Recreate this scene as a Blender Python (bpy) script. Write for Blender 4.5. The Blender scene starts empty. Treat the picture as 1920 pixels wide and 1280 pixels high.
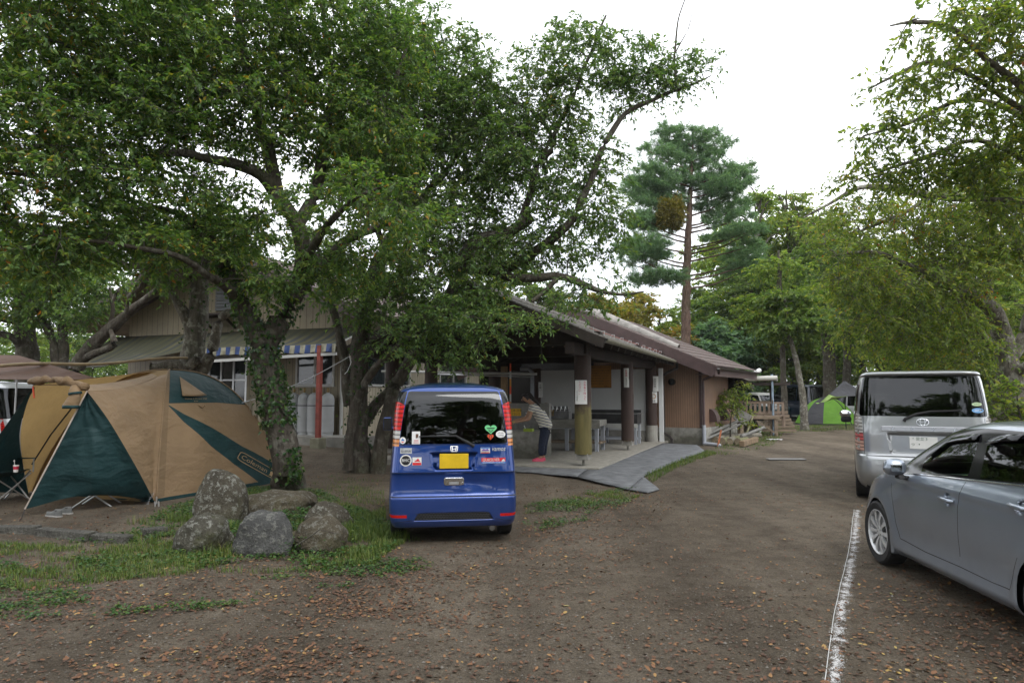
import bpy, bmesh, math, random
import numpy as np
from mathutils import Vector, Matrix, noise as mnoise

SC = bpy.context.scene
COL = SC.collection
R = math.radians
rnd = random.Random(7)
rng = np.random.default_rng(11)

# ------------------------------------------------------------------ camera
F = 1280.0                      # focal length in photograph pixels (24 mm on 36 mm)
PITCH = math.atan(100 / F)      # horizon lies at row 740 of 1280
CAMH = 1.6
cam = bpy.data.cameras.new('camera')
cam.lens = 24; cam.sensor_width = 36; cam.clip_end = 3000; cam.clip_start = 0.05
camo = bpy.data.objects.new('camera', cam); COL.objects.link(camo)
camo.location = (0, 0, CAMH); camo.rotation_euler = (R(90) + PITCH, 0, 0)
SC.camera = camo

# ------------------------------------------------------------------ sky, sun, exposure
SUN_EL, SUN_AZ = 52, 150        # degrees; azimuth clockwise from +Y
wd = bpy.data.worlds.new('World'); SC.world = wd; wd.use_nodes = True
nt = wd.node_tree; nt.nodes.clear()
sky = nt.nodes.new('ShaderNodeTexSky'); sky.sky_type = 'NISHITA'; sky.sun_disc = False
sky.sun_elevation = R(SUN_EL); sky.sun_rotation = R(SUN_AZ); sky.dust_density = 4; sky.air_density = 1.2
hs = nt.nodes.new('ShaderNodeHueSaturation'); hs.inputs['Saturation'].default_value = 0.25
mx = nt.nodes.new('ShaderNodeMix'); mx.data_type = 'RGBA'; mx.inputs[0].default_value = 0.8
bg = nt.nodes.new('ShaderNodeBackground'); bg.inputs['Strength'].default_value = 0.1
wo = nt.nodes.new('ShaderNodeOutputWorld')
# uneven cloud deck (real sky brightness, same from everywhere)
tc = nt.nodes.new('ShaderNodeTexCoord')
cn = nt.nodes.new('ShaderNodeTexNoise'); cn.inputs['Scale'].default_value = 2.2; cn.inputs['Detail'].default_value = 5
cr = nt.nodes.new('ShaderNodeValToRGB')
cr.color_ramp.elements[0].position = 0.32; cr.color_ramp.elements[0].color = (10.5, 11.2, 12.2, 1)
cr.color_ramp.elements[1].position = 0.62; cr.color_ramp.elements[1].color = (17, 17.3, 17.8, 1)
nt.links.new(tc.outputs['Generated'], cn.inputs['Vector']); nt.links.new(cn.outputs['Fac'], cr.inputs[0])
nt.links.new(sky.outputs[0], hs.inputs['Color']); nt.links.new(hs.outputs[0], mx.inputs[6])
nt.links.new(cr.outputs[0], mx.inputs[7])
nt.links.new(mx.outputs[2], bg.inputs[0]); nt.links.new(bg.outputs[0], wo.inputs[0])

sl = bpy.data.lights.new('sun', 'SUN'); sl.energy = 0.8; sl.angle = R(25); sl.color = (1, 0.97, 0.92)
so = bpy.data.objects.new('sun', sl); COL.objects.link(so)
_d = Vector((math.sin(R(SUN_AZ)) * math.cos(R(SUN_EL)), math.cos(R(SUN_AZ)) * math.cos(R(SUN_EL)), math.sin(R(SUN_EL))))
so.rotation_euler = _d.to_track_quat('Z', 'Y').to_euler(); so.location = (0, 0, 40)

vs = SC.view_settings; SC.display_settings.display_device = 'sRGB'
vs.view_transform = 'Standard'; vs.look = 'None'; vs.exposure = 0.68; vs.gamma = 1
SC.cycles.max_bounces = 8; SC.cycles.diffuse_bounces = 4; SC.cycles.glossy_bounces = 3
SC.cycles.transmission_bounces = 4; SC.cycles.transparent_max_bounces = 8
SC.cycles.caustics_reflective = False; SC.cycles.caustics_refractive = False

# ------------------------------------------------------------------ pixel -> place
_c, _s = math.cos(PITCH), math.sin(PITCH)
def ray(u, v):
    x = (u - 960) / F; z = (640 - v) / F
    return Vector((x, _c - z * _s, _s + z * _c))
def at(u, v, Y):
    d = ray(u, v); return Vector((d.x / d.y * Y, Y, CAMH + d.z / d.y * Y))
def gnd(u, v, z=0.0):
    d = ray(u, v); t = (z - CAMH) / d.z; return Vector((d.x * t, d.y * t, z))
def sstep(a, b, x):
    t = np.clip((x - a) / (b - a), 0, 1); return t * t * (3 - 2 * t)
def gz(x, y):
    """height of the ground"""
    x = np.asarray(x, float); y = np.asarray(y, float)
    h = 0.16 * sstep(14.5, 19.5, y) * sstep(-2.5, -6.0, x)
    h = h + 0.018 * np.sin(x * 1.3 + 0.5 * y) * np.sin(y * 0.9 - 0.4 * x) * sstep(30, 10, np.hypot(x, y))
    h = h + 0.03 * sstep(-1.6, -3.4, x) * sstep(9.8, 8.2, y) * sstep(5.4, 6.4, y)
    return h
def G(x, y): return float(gz(x, y))

# buildings share one frame: x right along the fronts, y into the picture
ANG = math.atan2(-0.37, 0.929)
OX, OY = 1.5, 14.5
BM = Matrix.Translation((OX, OY, 0)) @ Matrix.Rotation(ANG, 4, 'Z')
def W(x, y, z=0.0): return BM @ Vector((x, y, z))

# ------------------------------------------------------------------ object helpers
def tag(o, label=None, cat=None, group=None, kind=None):
    if label: o['label'] = label
    if cat: o['category'] = cat
    if group: o['group'] = group
    if kind: o['kind'] = kind
    return o
def empty(name, loc=(0, 0, 0), rz=0.0, label=None, cat=None, group=None):
    o = bpy.data.objects.new(name, None); COL.objects.link(o)
    o.empty_display_size = 0.2
    o.location = loc; o.rotation_euler = (0, 0, rz)
    return tag(o, label, cat, group)
def link(name, me, parent=None, loc=None):
    o = bpy.data.objects.new(name, me); COL.objects.link(o)
    if parent: o.parent = parent
    if loc is not None: o.location = loc
    return o
def dup(o, parent=None):
    c = o.copy(); COL.objects.link(c); c.parent = parent
    for ch in list(o.children): dup(ch, c)
    return c

class MB:
    """collects shapes, builds ONE mesh object"""
    def __init__(self): self.v = []; self.f = []; self.m = []
    def add(self, vs, fs, mi=0, M=None):
        b = len(self.v)
        if M is not None: vs = [M @ Vector(p) for p in vs]
        self.v += [tuple(p) for p in vs]
        for f in fs: self.f.append([b + i for i in f]); self.m.append(mi)
        return self
    def box(self, lo, hi, mi=0, M=None):
        (a, b, c), (d, e, f) = lo, hi
        vs = [(a,b,c),(d,b,c),(d,e,c),(a,e,c),(a,b,f),(d,b,f),(d,e,f),(a,e,f)]
        return self.add(vs, [(0,3,2,1),(4,5,6,7),(0,1,5,4),(1,2,6,5),(2,3,7,6),(3,0,4,7)], mi, M)
    def cbox(self, c, s, mi=0, M=None):
        return self.box([c[i]-s[i]/2 for i in range(3)], [c[i]+s[i]/2 for i in range(3)], mi, M)
    def beam(self, p, q, w, h, mi=0, up=(0,0,1)):
        p = Vector(p); q = Vector(q); d = (q - p); L = d.length; d.normalize()
        s = d.cross(Vector(up))
        if s.length < 1e-4: s = d.cross(Vector((1,0,0)))
        s.normalize(); u = s.cross(d)
        M = Matrix((( *[0]*3,0),)*4) if False else Matrix(((d.x,s.x,u.x,p.x),(d.y,s.y,u.y,p.y),(d.z,s.z,u.z,p.z),(0,0,0,1)))
        return self.box((0,-w/2,-h/2),(L,w/2,h/2),mi,M)
    def tube(self, pts, rad, n=8, mi=0, cap=True):
        pts = [Vector(p) for p in pts]
        if not hasattr(rad, '__len__'): rad = [rad]*len(pts)
        b = len(self.v); ref = None
        for i, p in enumerate(pts):
            t = (pts[min(i+1,len(pts)-1)] - pts[max(i-1,0)])
            if t.length < 1e-9: t = Vector((0,0,1))
            t.normalize()
            if ref is None:
                ref = t.cross(Vector((0,0,1)) if abs(t.z) < .9 else Vector((1,0,0)))
            ref = ref - t*ref.dot(t); ref.normalize(); u = t.cross(ref)
            for k in range(n):
                a = 2*math.pi*k/n
                self.v.append(tuple(p + (ref*math.cos(a) + u*math.sin(a))*rad[i]))
        for i in range(len(pts)-1):
            for k in range(n):
                self.f.append([b+i*n+k, b+i*n+(k+1)%n, b+(i+1)*n+(k+1)%n, b+(i+1)*n+k]); self.m.append(mi)
        if cap:
            self.f.append([b+k for k in range(n)][::-1]); self.m.append(mi)
            self.f.append([b+(len(pts)-1)*n+k for k in range(n)]); self.m.append(mi)
        return self
    def lathe(self, prof, n=24, mi=0, M=None, cap=True):
        vs = []; fs = []
        for r, z in prof:
            for k in range(n):
                a = 2*math.pi*k/n; vs.append((r*math.cos(a), r*math.sin(a), z))
        for i in range(len(prof)-1):
            for k in range(n):
                fs.append((i*n+k, i*n+(k+1)%n, (i+1)*n+(k+1)%n, (i+1)*n+k))
        if cap and prof[0][0] > 1e-5: fs.append(tuple(range(n))[::-1])
        if cap and prof[-1][0] > 1e-5: fs.append(tuple((len(prof)-1)*n+k for k in range(n)))
        return self.add(vs, fs, mi, M)
    def prism(self, poly, h0, h1, mi=0, M=None):
        n = len(poly)
        vs = [(x,y,h0) for x,y in poly] + [(x,y,h1) for x,y in poly]
        fs = [tuple(range(n))[::-1], tuple(range(n,2*n))] + [(i,(i+1)%n,n+(i+1)%n,n+i) for i in range(n)]
        return self.add(vs, fs, mi, M)
    def grid(self, P, mi=0, M=None, closed=False):
        m = len(P); n = len(P[0])
        vs = [p for row in P for p in row]; fs = []
        for i in range(m-1):
            for j in range(n if closed else n-1):
                fs.append((i*n+j, i*n+(j+1)%n, (i+1)*n+(j+1)%n, (i+1)*n+j))
        return self.add(vs, fs, mi, M)
    def quad(self, a, b, c, d, mi=0, M=None): return self.add([a,b,c,d],[(0,1,2,3)],mi,M)
    def build(self, name, mats, parent=None, smooth=False, bevel=0, solid=0, subsurf=0, loc=None, fix=True):
        me = bpy.data.meshes.new(name)
        if loc is not None:
            L = Vector(loc); self.v = [(a-L.x,b-L.y,c-L.z) for a,b,c in self.v]
        me.from_pydata(self.v, [], self.f); me.update()
        if not isinstance(mats, (list,tuple)): mats = [mats]
        for m in mats: me.materials.append(m)
        if len(mats) > 1: me.polygons.foreach_set('material_index', self.m)
        if fix:
            bm = bmesh.new(); bm.from_mesh(me)
            bmesh.ops.recalc_face_normals(bm, faces=bm.faces); bm.to_mesh(me); bm.free()
        if smooth:
            me.polygons.foreach_set('use_smooth', [True]*len(me.polygons))
            if smooth != 'all': 
                try: me.set_sharp_from_angle(angle=R(40))
                except Exception: pass
        o = link(name, me, parent, loc)
        if solid:
            md = o.modifiers.new('solid','SOLIDIFY'); md.thickness = solid; md.offset = 0
        if bevel:
            md = o.modifiers.new('bevel','BEVEL'); md.width = bevel; md.segments = 2; md.limit_method = 'ANGLE'; md.angle_limit = R(50)
        if subsurf:
            md = o.modifiers.new('sub','SUBSURF'); md.levels = subsurf; md.render_levels = subsurf
        return o

def np_mesh(name, V, faces, mats, mat_idx=None, smooth=False):
    """fast mesh from arrays; faces = list of (n,k) int arrays"""
    me = bpy.data.meshes.new(name)
    V = np.asarray(V, np.float32)
    me.vertices.add(len(V)); me.vertices.foreach_set('co', V.ravel())
    loops = np.concatenate([f.ravel() for f in faces]).astype(np.int32)
    tot = np.concatenate([np.full(len(f), f.shape[1]) for f in faces]).astype(np.int32)
    start = np.concatenate([[0], np.cumsum(tot)[:-1]]).astype(np.int32)
    me.loops.add(len(loops)); me.loops.foreach_set('vertex_index', loops)
    me.polygons.add(len(tot)); me.polygons.foreach_set('loop_start', start)
    try: me.polygons.foreach_set('loop_total', tot)
    except Exception: pass
    if not isinstance(mats, (list,tuple)): mats = [mats]
    for m in mats: me.materials.append(m)
    if mat_idx is not None: me.polygons.foreach_set('material_index', np.asarray(mat_idx, np.int32))
    if smooth: me.polygons.foreach_set('use_smooth', np.ones(len(tot), bool))
    me.update(calc_edges=True); me.validate()
    return me

# ------------------------------------------------------------------ lettering (made first, while the scene is light)
_TX = {}
def text_data(s, size, shear=0.0, spacing=1.0):
    key = (s, size, shear, spacing)
    if key in _TX: return _TX[key]
    cu = bpy.data.curves.new('text', 'FONT'); cu.body = s; cu.size = size; cu.shear = shear
    cu.align_x = 'CENTER'; cu.align_y = 'CENTER'; cu.space_character = spacing; cu.resolution_u = 2
    o = bpy.data.objects.new('text', cu); COL.objects.link(o)
    dg = bpy.context.evaluated_depsgraph_get(); dg.update()
    me = bpy.data.meshes.new_from_object(o.evaluated_get(dg))
    vs = [tuple(v.co) for v in me.vertices]; fs = [tuple(p.vertices) for p in me.polygons]
    bpy.data.objects.remove(o); bpy.data.meshes.remove(me); bpy.data.curves.remove(cu)
    _TX[key] = (vs, fs); return vs, fs
def add_text(mb, s, size, M, mi=0, shear=0.0, wid=None, spacing=1.0):
    """letters into a mesh builder; M maps the xy plane to the surface; wid fits the width"""
    vs, fs = text_data(s, size, shear, spacing)
    if not vs: return
    if wid:
        w = max(v[0] for v in vs) - min(v[0] for v in vs); k = wid / max(w, 1e-6)
        vs = [(v[0]*k, v[1], v[2]) for v in vs]
    if callable(M): vs = [M(v) for v in vs]; mb.add(vs, fs, mi)
    else: mb.add(vs, fs, mi, M)
def frame(o, x, y):
    """matrix whose xy plane is spanned by x and y at o"""
    o, x, y = Vector(o), Vector(x).normalized(), Vector(y); y = (y - x*y.dot(x)).normalized(); z = x.cross(y)
    return Matrix(((x.x,y.x,z.x,o.x),(x.y,y.y,z.y,o.y),(x.z,y.z,z.z,o.z),(0,0,0,1)))

# ------------------------------------------------------------------ materials
def _nodes(name):
    m = bpy.data.materials.new(name); m.use_nodes = True
    t = m.node_tree; b = t.nodes['Principled BSDF']; return m, t, b
def _N(t, typ, **kw):
    n = t.nodes.new(typ)
    for k, v in kw.items():
        if k in n.inputs.keys(): n.inputs[k].default_value = v
        else: setattr(n, k, v)
    return n
def _noise(t, scale, detail=4, coord='Object', rough=0.6, stretch=None):
    tcn = t.nodes.new('ShaderNodeTexCoord'); out = tcn.outputs[coord]
    if stretch:
        mp = t.nodes.new('ShaderNodeMapping'); mp.inputs['Scale'].default_value = stretch
        t.links.new(out, mp.inputs[0]); out = mp.outputs[0]
    n = _N(t, 'ShaderNodeTexNoise', Scale=scale, Detail=detail, Roughness=rough)
    t.links.new(out, n.inputs['Vector']); return n
def _ramp(t, src, stops):
    r = t.nodes.new('ShaderNodeValToRGB'); e = r.color_ramp.elements
    while len(e) < len(stops): e.new(0.5)
    for i, (p, c) in enumerate(stops):
        e[i].position = p; e[i].color = (*c, 1) if len(c) == 3 else c
    t.links.new(src, r.inputs[0]); return r
def _mix(t, fac, a, b, typ='MIX'):
    m = t.nodes.new('ShaderNodeMix'); m.data_type = 'RGBA'; m.blend_type = typ
    for sock, val in ((0, fac), (6, a), (7, b)):
        if hasattr(val, 'is_output'): t.links.new(val, m.inputs[sock])
        elif sock == 0: m.inputs[0].default_value = val
        else: m.inputs[sock].default_value = (*val, 1)
    return m.outputs[2]
def _bump(t, b, src, strength=0.3, dist=0.02):
    n = _N(t, 'ShaderNodeBump', Strength=strength, Distance=dist)
    t.links.new(src, n.inputs['Height']); t.links.new(n.outputs[0], b.inputs['Normal'])
def M(name, col, rough=0.6, metal=0.0, var=0.25, scale=4, bump=0.0, bscale=40, spec=0.4, stretch=None, bdist=0.01, col2=None):
    m, t, b = _nodes(name)
    b.inputs['Roughness'].default_value = rough; b.inputs['Metallic'].default_value = metal
    b.inputs['Specular IOR Level'].default_value = spec
    n = _noise(t, scale, 5, stretch=stretch)
    lo = tuple(c*(1-var) for c in col); hi = tuple(min(1, c*(1+var)) for c in col)
    if col2: lo, hi = col, col2
    r = _ramp(t, n.outputs['Fac'], [(0.3, lo), (0.7, hi)])
    t.links.new(r.outputs[0], b.inputs['Base Color'])
    if bump:
        n2 = _noise(t, bscale, 5, stretch=stretch); _bump(t, b, n2.outputs['Fac'], bump, bdist)
    return m
# ------------------------------------------------------------------ shared materials
def ground_mat():
    m, t, b = _nodes('soil')
    b.inputs['Roughness'].default_value = 0.95; b.inputs['Specular IOR Level'].default_value = 0.15
    n1 = _noise(t, 0.35, 6); n2 = _noise(t, 3.6, 10, rough=0.78); n3 = _noise(t, 60, 3); n4 = _noise(t, 260, 2)
    a = _ramp(t, n1.outputs['Fac'], [(0.35, (0.132, 0.108, 0.081)), (0.65, (0.196, 0.166, 0.130))])
    w = _ramp(t, n2.outputs['Fac'], [(0.34, (0.50, 0.48, 0.46)), (0.56, (1, 1, 1))])
    c = _mix(t, 0.8, a.outputs[0], w.outputs[0], 'MULTIPLY')
    g = _ramp(t, n3.outputs['Fac'], [(0.3, (0.55, 0.55, 0.55)), (0.72, (1.35, 1.33, 1.3))])
    c = _mix(t, 0.8, c, g.outputs[0], 'MULTIPLY')
    p = _ramp(t, n4.outputs['Fac'], [(0.66, (0, 0, 0)), (0.74, (1, 1, 1))])
    c = _mix(t, p.outputs[0], c, (0.20, 0.19, 0.175))
    tcd = t.nodes.new('ShaderNodeTexCoord'); mpd = t.nodes.new('ShaderNodeMapping'); mpd.inputs['Rotation'].default_value = (0, 0, R(27)); mpd.inputs['Scale'].default_value = (1, 0.10, 1)
    t.links.new(tcd.outputs['Object'], mpd.inputs[0]); nd = _N(t, 'ShaderNodeTexNoise', Scale=1.1, Detail=4, Roughness=.55); t.links.new(mpd.outputs[0], nd.inputs['Vector'])
    kd = _ramp(t, nd.outputs['Fac'], [(0.38, (0.72, 0.70, 0.68)), (0.60, (1.12, 1.11, 1.09))]); c = _mix(t, 0.85, c, kd.outputs[0], 'MULTIPLY')
    t.links.new(c, b.inputs['Base Color'])
    ad = t.nodes.new('ShaderNodeMath'); ad.operation = 'ADD'
    t.links.new(n3.outputs['Fac'], ad.inputs[0]); t.links.new(n4.outputs['Fac'], ad.inputs[1])
    ad2 = t.nodes.new('ShaderNodeMath'); ad2.operation = 'MULTIPLY_ADD'; ad2.inputs[1].default_value = 3.0
    t.links.new(n2.outputs['Fac'], ad2.inputs[0]); t.links.new(ad.outputs[0], ad2.inputs[2])
    _bump(t, b, ad2.outputs[0], 0.9, 0.02)
    return m
def siding(name, col, pitch, axis='X', groove=(0.05, 0.045, 0.04), width=0.07, rough=0.55):
    """boards or ribs `pitch` metres apart along one axis"""
    m, t, b = _nodes(name); b.inputs['Roughness'].default_value = rough
    tcn = t.nodes.new('ShaderNodeTexCoord'); sp = t.nodes.new('ShaderNodeSeparateXYZ')
    t.links.new(tcn.outputs['Object'], sp.inputs[0])
    f = t.nodes.new('ShaderNodeMath'); f.operation = 'MULTIPLY'; f.inputs[1].default_value = 1/pitch
    t.links.new(sp.outputs[axis], f.inputs[0])
    fr = t.nodes.new('ShaderNodeMath'); fr.operation = 'FRACT'; t.links.new(f.outputs[0], fr.inputs[0])
    pp = t.nodes.new('ShaderNodeMath'); pp.operation = 'PINGPONG'; pp.inputs[1].default_value = 0.5; t.links.new(fr.outputs[0], pp.inputs[0])
    r = _ramp(t, pp.outputs[0], [(width*0.6, groove), (width, (1, 1, 1))])
    n = _noise(t, 1.5, 6); n2 = _noise(t, 14, 4, stretch=(1, 1, 0.15))
    c = _ramp(t, n.outputs['Fac'], [(0.3, tuple(x*0.82 for x in col)), (0.7, tuple(x*1.12 for x in col))])
    d = _ramp(t, n2.outputs['Fac'], [(0.3, (0.8, 0.8, 0.8)), (0.65, (1.05, 1.05, 1.05))])
    cc = _mix(t, 0.6, c.outputs[0], d.outputs[0], 'MULTIPLY')
    cc = _mix(t, 0.85, cc, r.outputs[0], 'MULTIPLY')
    t.links.new(cc, b.inputs['Base Color']); _bump(t, b, r.outputs[0], 0.6, 0.01)
    return m
def stained(name, col, stain, zlo, zhi, rough=0.7, bump=0.2, bscale=30, stretch=None, nscale=3):
    """colour that turns into a stain (moss, damp, dirt) towards one height, broken up by noise"""
    m, t, b = _nodes(name); b.inputs['Roughness'].default_value = rough
    tcn = t.nodes.new('ShaderNodeTexCoord'); sp = t.nodes.new('ShaderNodeSeparateXYZ'); t.links.new(tcn.outputs['Object'], sp.inputs[0])
    mr = t.nodes.new('ShaderNodeMapRange'); mr.inputs[1].default_value = zlo; mr.inputs[2].default_value = zhi
    t.links.new(sp.outputs['Z'], mr.inputs[0])
    n = _noise(t, nscale, 6); ad = t.nodes.new('ShaderNodeMath'); ad.operation = 'ADD'
    t.links.new(mr.outputs[0], ad.inputs[0]); t.links.new(n.outputs['Fac'], ad.inputs[1])
    k = _ramp(t, ad.outputs[0], [(0.75, (1, 1, 1)), (1.05 if False else 1.0, (0, 0, 0))])
    n2 = _noise(t, nscale*2.5, 5, stretch=stretch)
    c = _ramp(t, n2.outputs['Fac'], [(0.3, tuple(x*0.75 for x in col)), (0.7, tuple(x*1.2 for x in col))])
    s = _ramp(t, n2.outputs['Fac'], [(0.3, tuple(x*0.7 for x in stain)), (0.7, tuple(x*1.25 for x in stain))])
    cc = _mix(t, k.outputs[0], c.outputs[0], s.outputs[0]); t.links.new(cc, b.inputs['Base Color'])
    if bump:
        n3 = _noise(t, bscale, 4, stretch=stretch); _bump(t, b, n3.outputs['Fac'], bump, 0.01)
    return m

m_soil = ground_mat()
m_dkwood = M('dark_timber', (0.030, 0.021, 0.017), 0.75, var=0.4, scale=3, bump=0.3, bscale=18, stretch=(1, 1, 0.2))
m_rafter = M('old_rafter', (0.045, 0.036, 0.030), 0.8, var=0.4)
m_conc = M('concrete', (0.27, 0.26, 0.235), 0.9, var=0.3, scale=2.5, bump=0.3, bscale=60)
m_concst = stained('damp_concrete', (0.30, 0.29, 0.26), (0.13, 0.125, 0.10), 0.0, 0.9, 0.85, 0.25, 50)
m_white = M('white_render', (0.64, 0.65, 0.65), 0.8, var=0.06, scale=1.2, bump=0.1, bscale=80)
m_paint = M('white_paint', (0.52, 0.52, 0.505), 0.45, var=0.08)
m_alu = M('aluminium', (0.55, 0.56, 0.57), 0.35, 0.8, var=0.1)
m_steel = M('stainless_steel', (0.30, 0.30, 0.30), 0.38, 0.85, var=0.35, scale=5)
m_grey = M('grey_plastic_pipe', (0.34, 0.36, 0.40), 0.5, var=0.1)
m_black = M('black_rubber', (0.018, 0.018, 0.019), 0.75, var=0.3)
m_blackgl = M('black_gloss', (0.010, 0.010, 0.011), 0.15, var=0.1)
m_wood = M('weathered_wood', (0.20, 0.155, 0.11), 0.85, var=0.4, scale=6, bump=0.3, bscale=40, stretch=(0.3, 1, 1))
m_wood2 = M('reddish_wood', (0.17, 0.085, 0.06), 0.8, var=0.35, scale=6)
m_paper = M('laminated_paper', (0.72, 0.72, 0.70), 0.35, var=0.06, scale=6)
m_red = M('red_print', (0.55, 0.03, 0.07), 0.5, var=0.1)
m_ink = M('black_print', (0.02, 0.02, 0.02), 0.5, var=0.1)
m_yel = M('yellow_sign_board', (0.72, 0.42, 0.02), 0.5, var=0.1)
m_orange = M('orange_notice_board', (0.42, 0.19, 0.035), 0.6, var=0.12)
m_pane = M('window_pane', (0.025, 0.032, 0.034), 0.04, var=0.3, spec=0.7)
m_roof = M('old_roof_tile', (0.19, 0.178, 0.160), 0.75, var=0.4, scale=7, bump=0.2)
m_roof2 = M('brown_roof_sheet', (0.085, 0.058, 0.050), 0.7, var=0.4, scale=9, col2=None)
m_fascia = M('brown_fascia', (0.080, 0.052, 0.050), 0.5, var=0.2)
m_rust = M('red_oxide_post', (0.24, 0.050, 0.035), 0.6, var=0.3, scale=6)

# ------------------------------------------------------------------ ground
def build_ground():
    def axis(n, near, far):
        k = np.linspace(-1, 1, n); return near*k + (far-near)*np.sign(k)*np.abs(k)**9
    xs = axis(301, 24, 900); ys = 10 + axis(301, 24, 900)
    X, Y = np.meshgrid(xs, ys, indexing='ij'); Z = gz(X, Y)
    Z = Z + 0.012*np.sin(X*2.7+Y*1.9)*np.sin(Y*3.3-X*0.8)*(np.hypot(X, Y-8) < 22)*0.5
    V = np.stack([X, Y, Z], -1).reshape(-1, 3); n = len(ys)
    i = np.arange(len(xs)-1)[:, None]*n + np.arange(n-1)[None]
    Fq = np.stack([i, i+n, i+n+1, i+1], -1).reshape(-1, 4)
    o = link('ground', np_mesh('ground', V, [Fq], m_soil, smooth=True)); tag(o, kind='structure')
build_ground()

# ------------------------------------------------------------------ helpers in the building frame
def on_front(u, y):
    """local x at which a column of the photo meets the plane y of the building frame"""
    k = (u-960)/F; c, s = math.cos(ANG), math.sin(ANG)
    ax = OX - s*y; ay = OY + c*y
    return (k*ay-ax)/(c-k*s)
def loc(u, v, y):
    x = on_front(u, y); Yw = W(x, y).y
    return Vector((x, y, at(u, v, Yw).z))

def gable_roof(mb, xr, zr, xe, ze, y0, y1, courses, th=0.03, mi=0):
    """one slope of a roof as overlapping courses from ridge to eave"""
    for i in range(courses):
        a = i/courses; b = (i+1)/courses + 0.25/courses
        ax, az = xr+(xe-xr)*a, zr+(ze-zr)*a + 0.004
        bx, bz = xr+(xe-xr)*min(b, 1.004), zr+(ze-zr)*min(b, 1.004) + 0.028
        for yy0, yy1 in ((y0, y1),):
            mb.add([(ax,yy0,az),(ax,yy1,az),(bx,yy1,bz),(bx,yy0,bz),(ax,yy0,az-th),(ax,yy1,az-th),(bx,yy1,bz-th),(bx,yy0,bz-th)],
                   [(0,1,2,3),(7,6,5,4),(0,3,7,4),(1,5,6,2),(3,2,6,7),(0,4,5,1)], mi)

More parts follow.
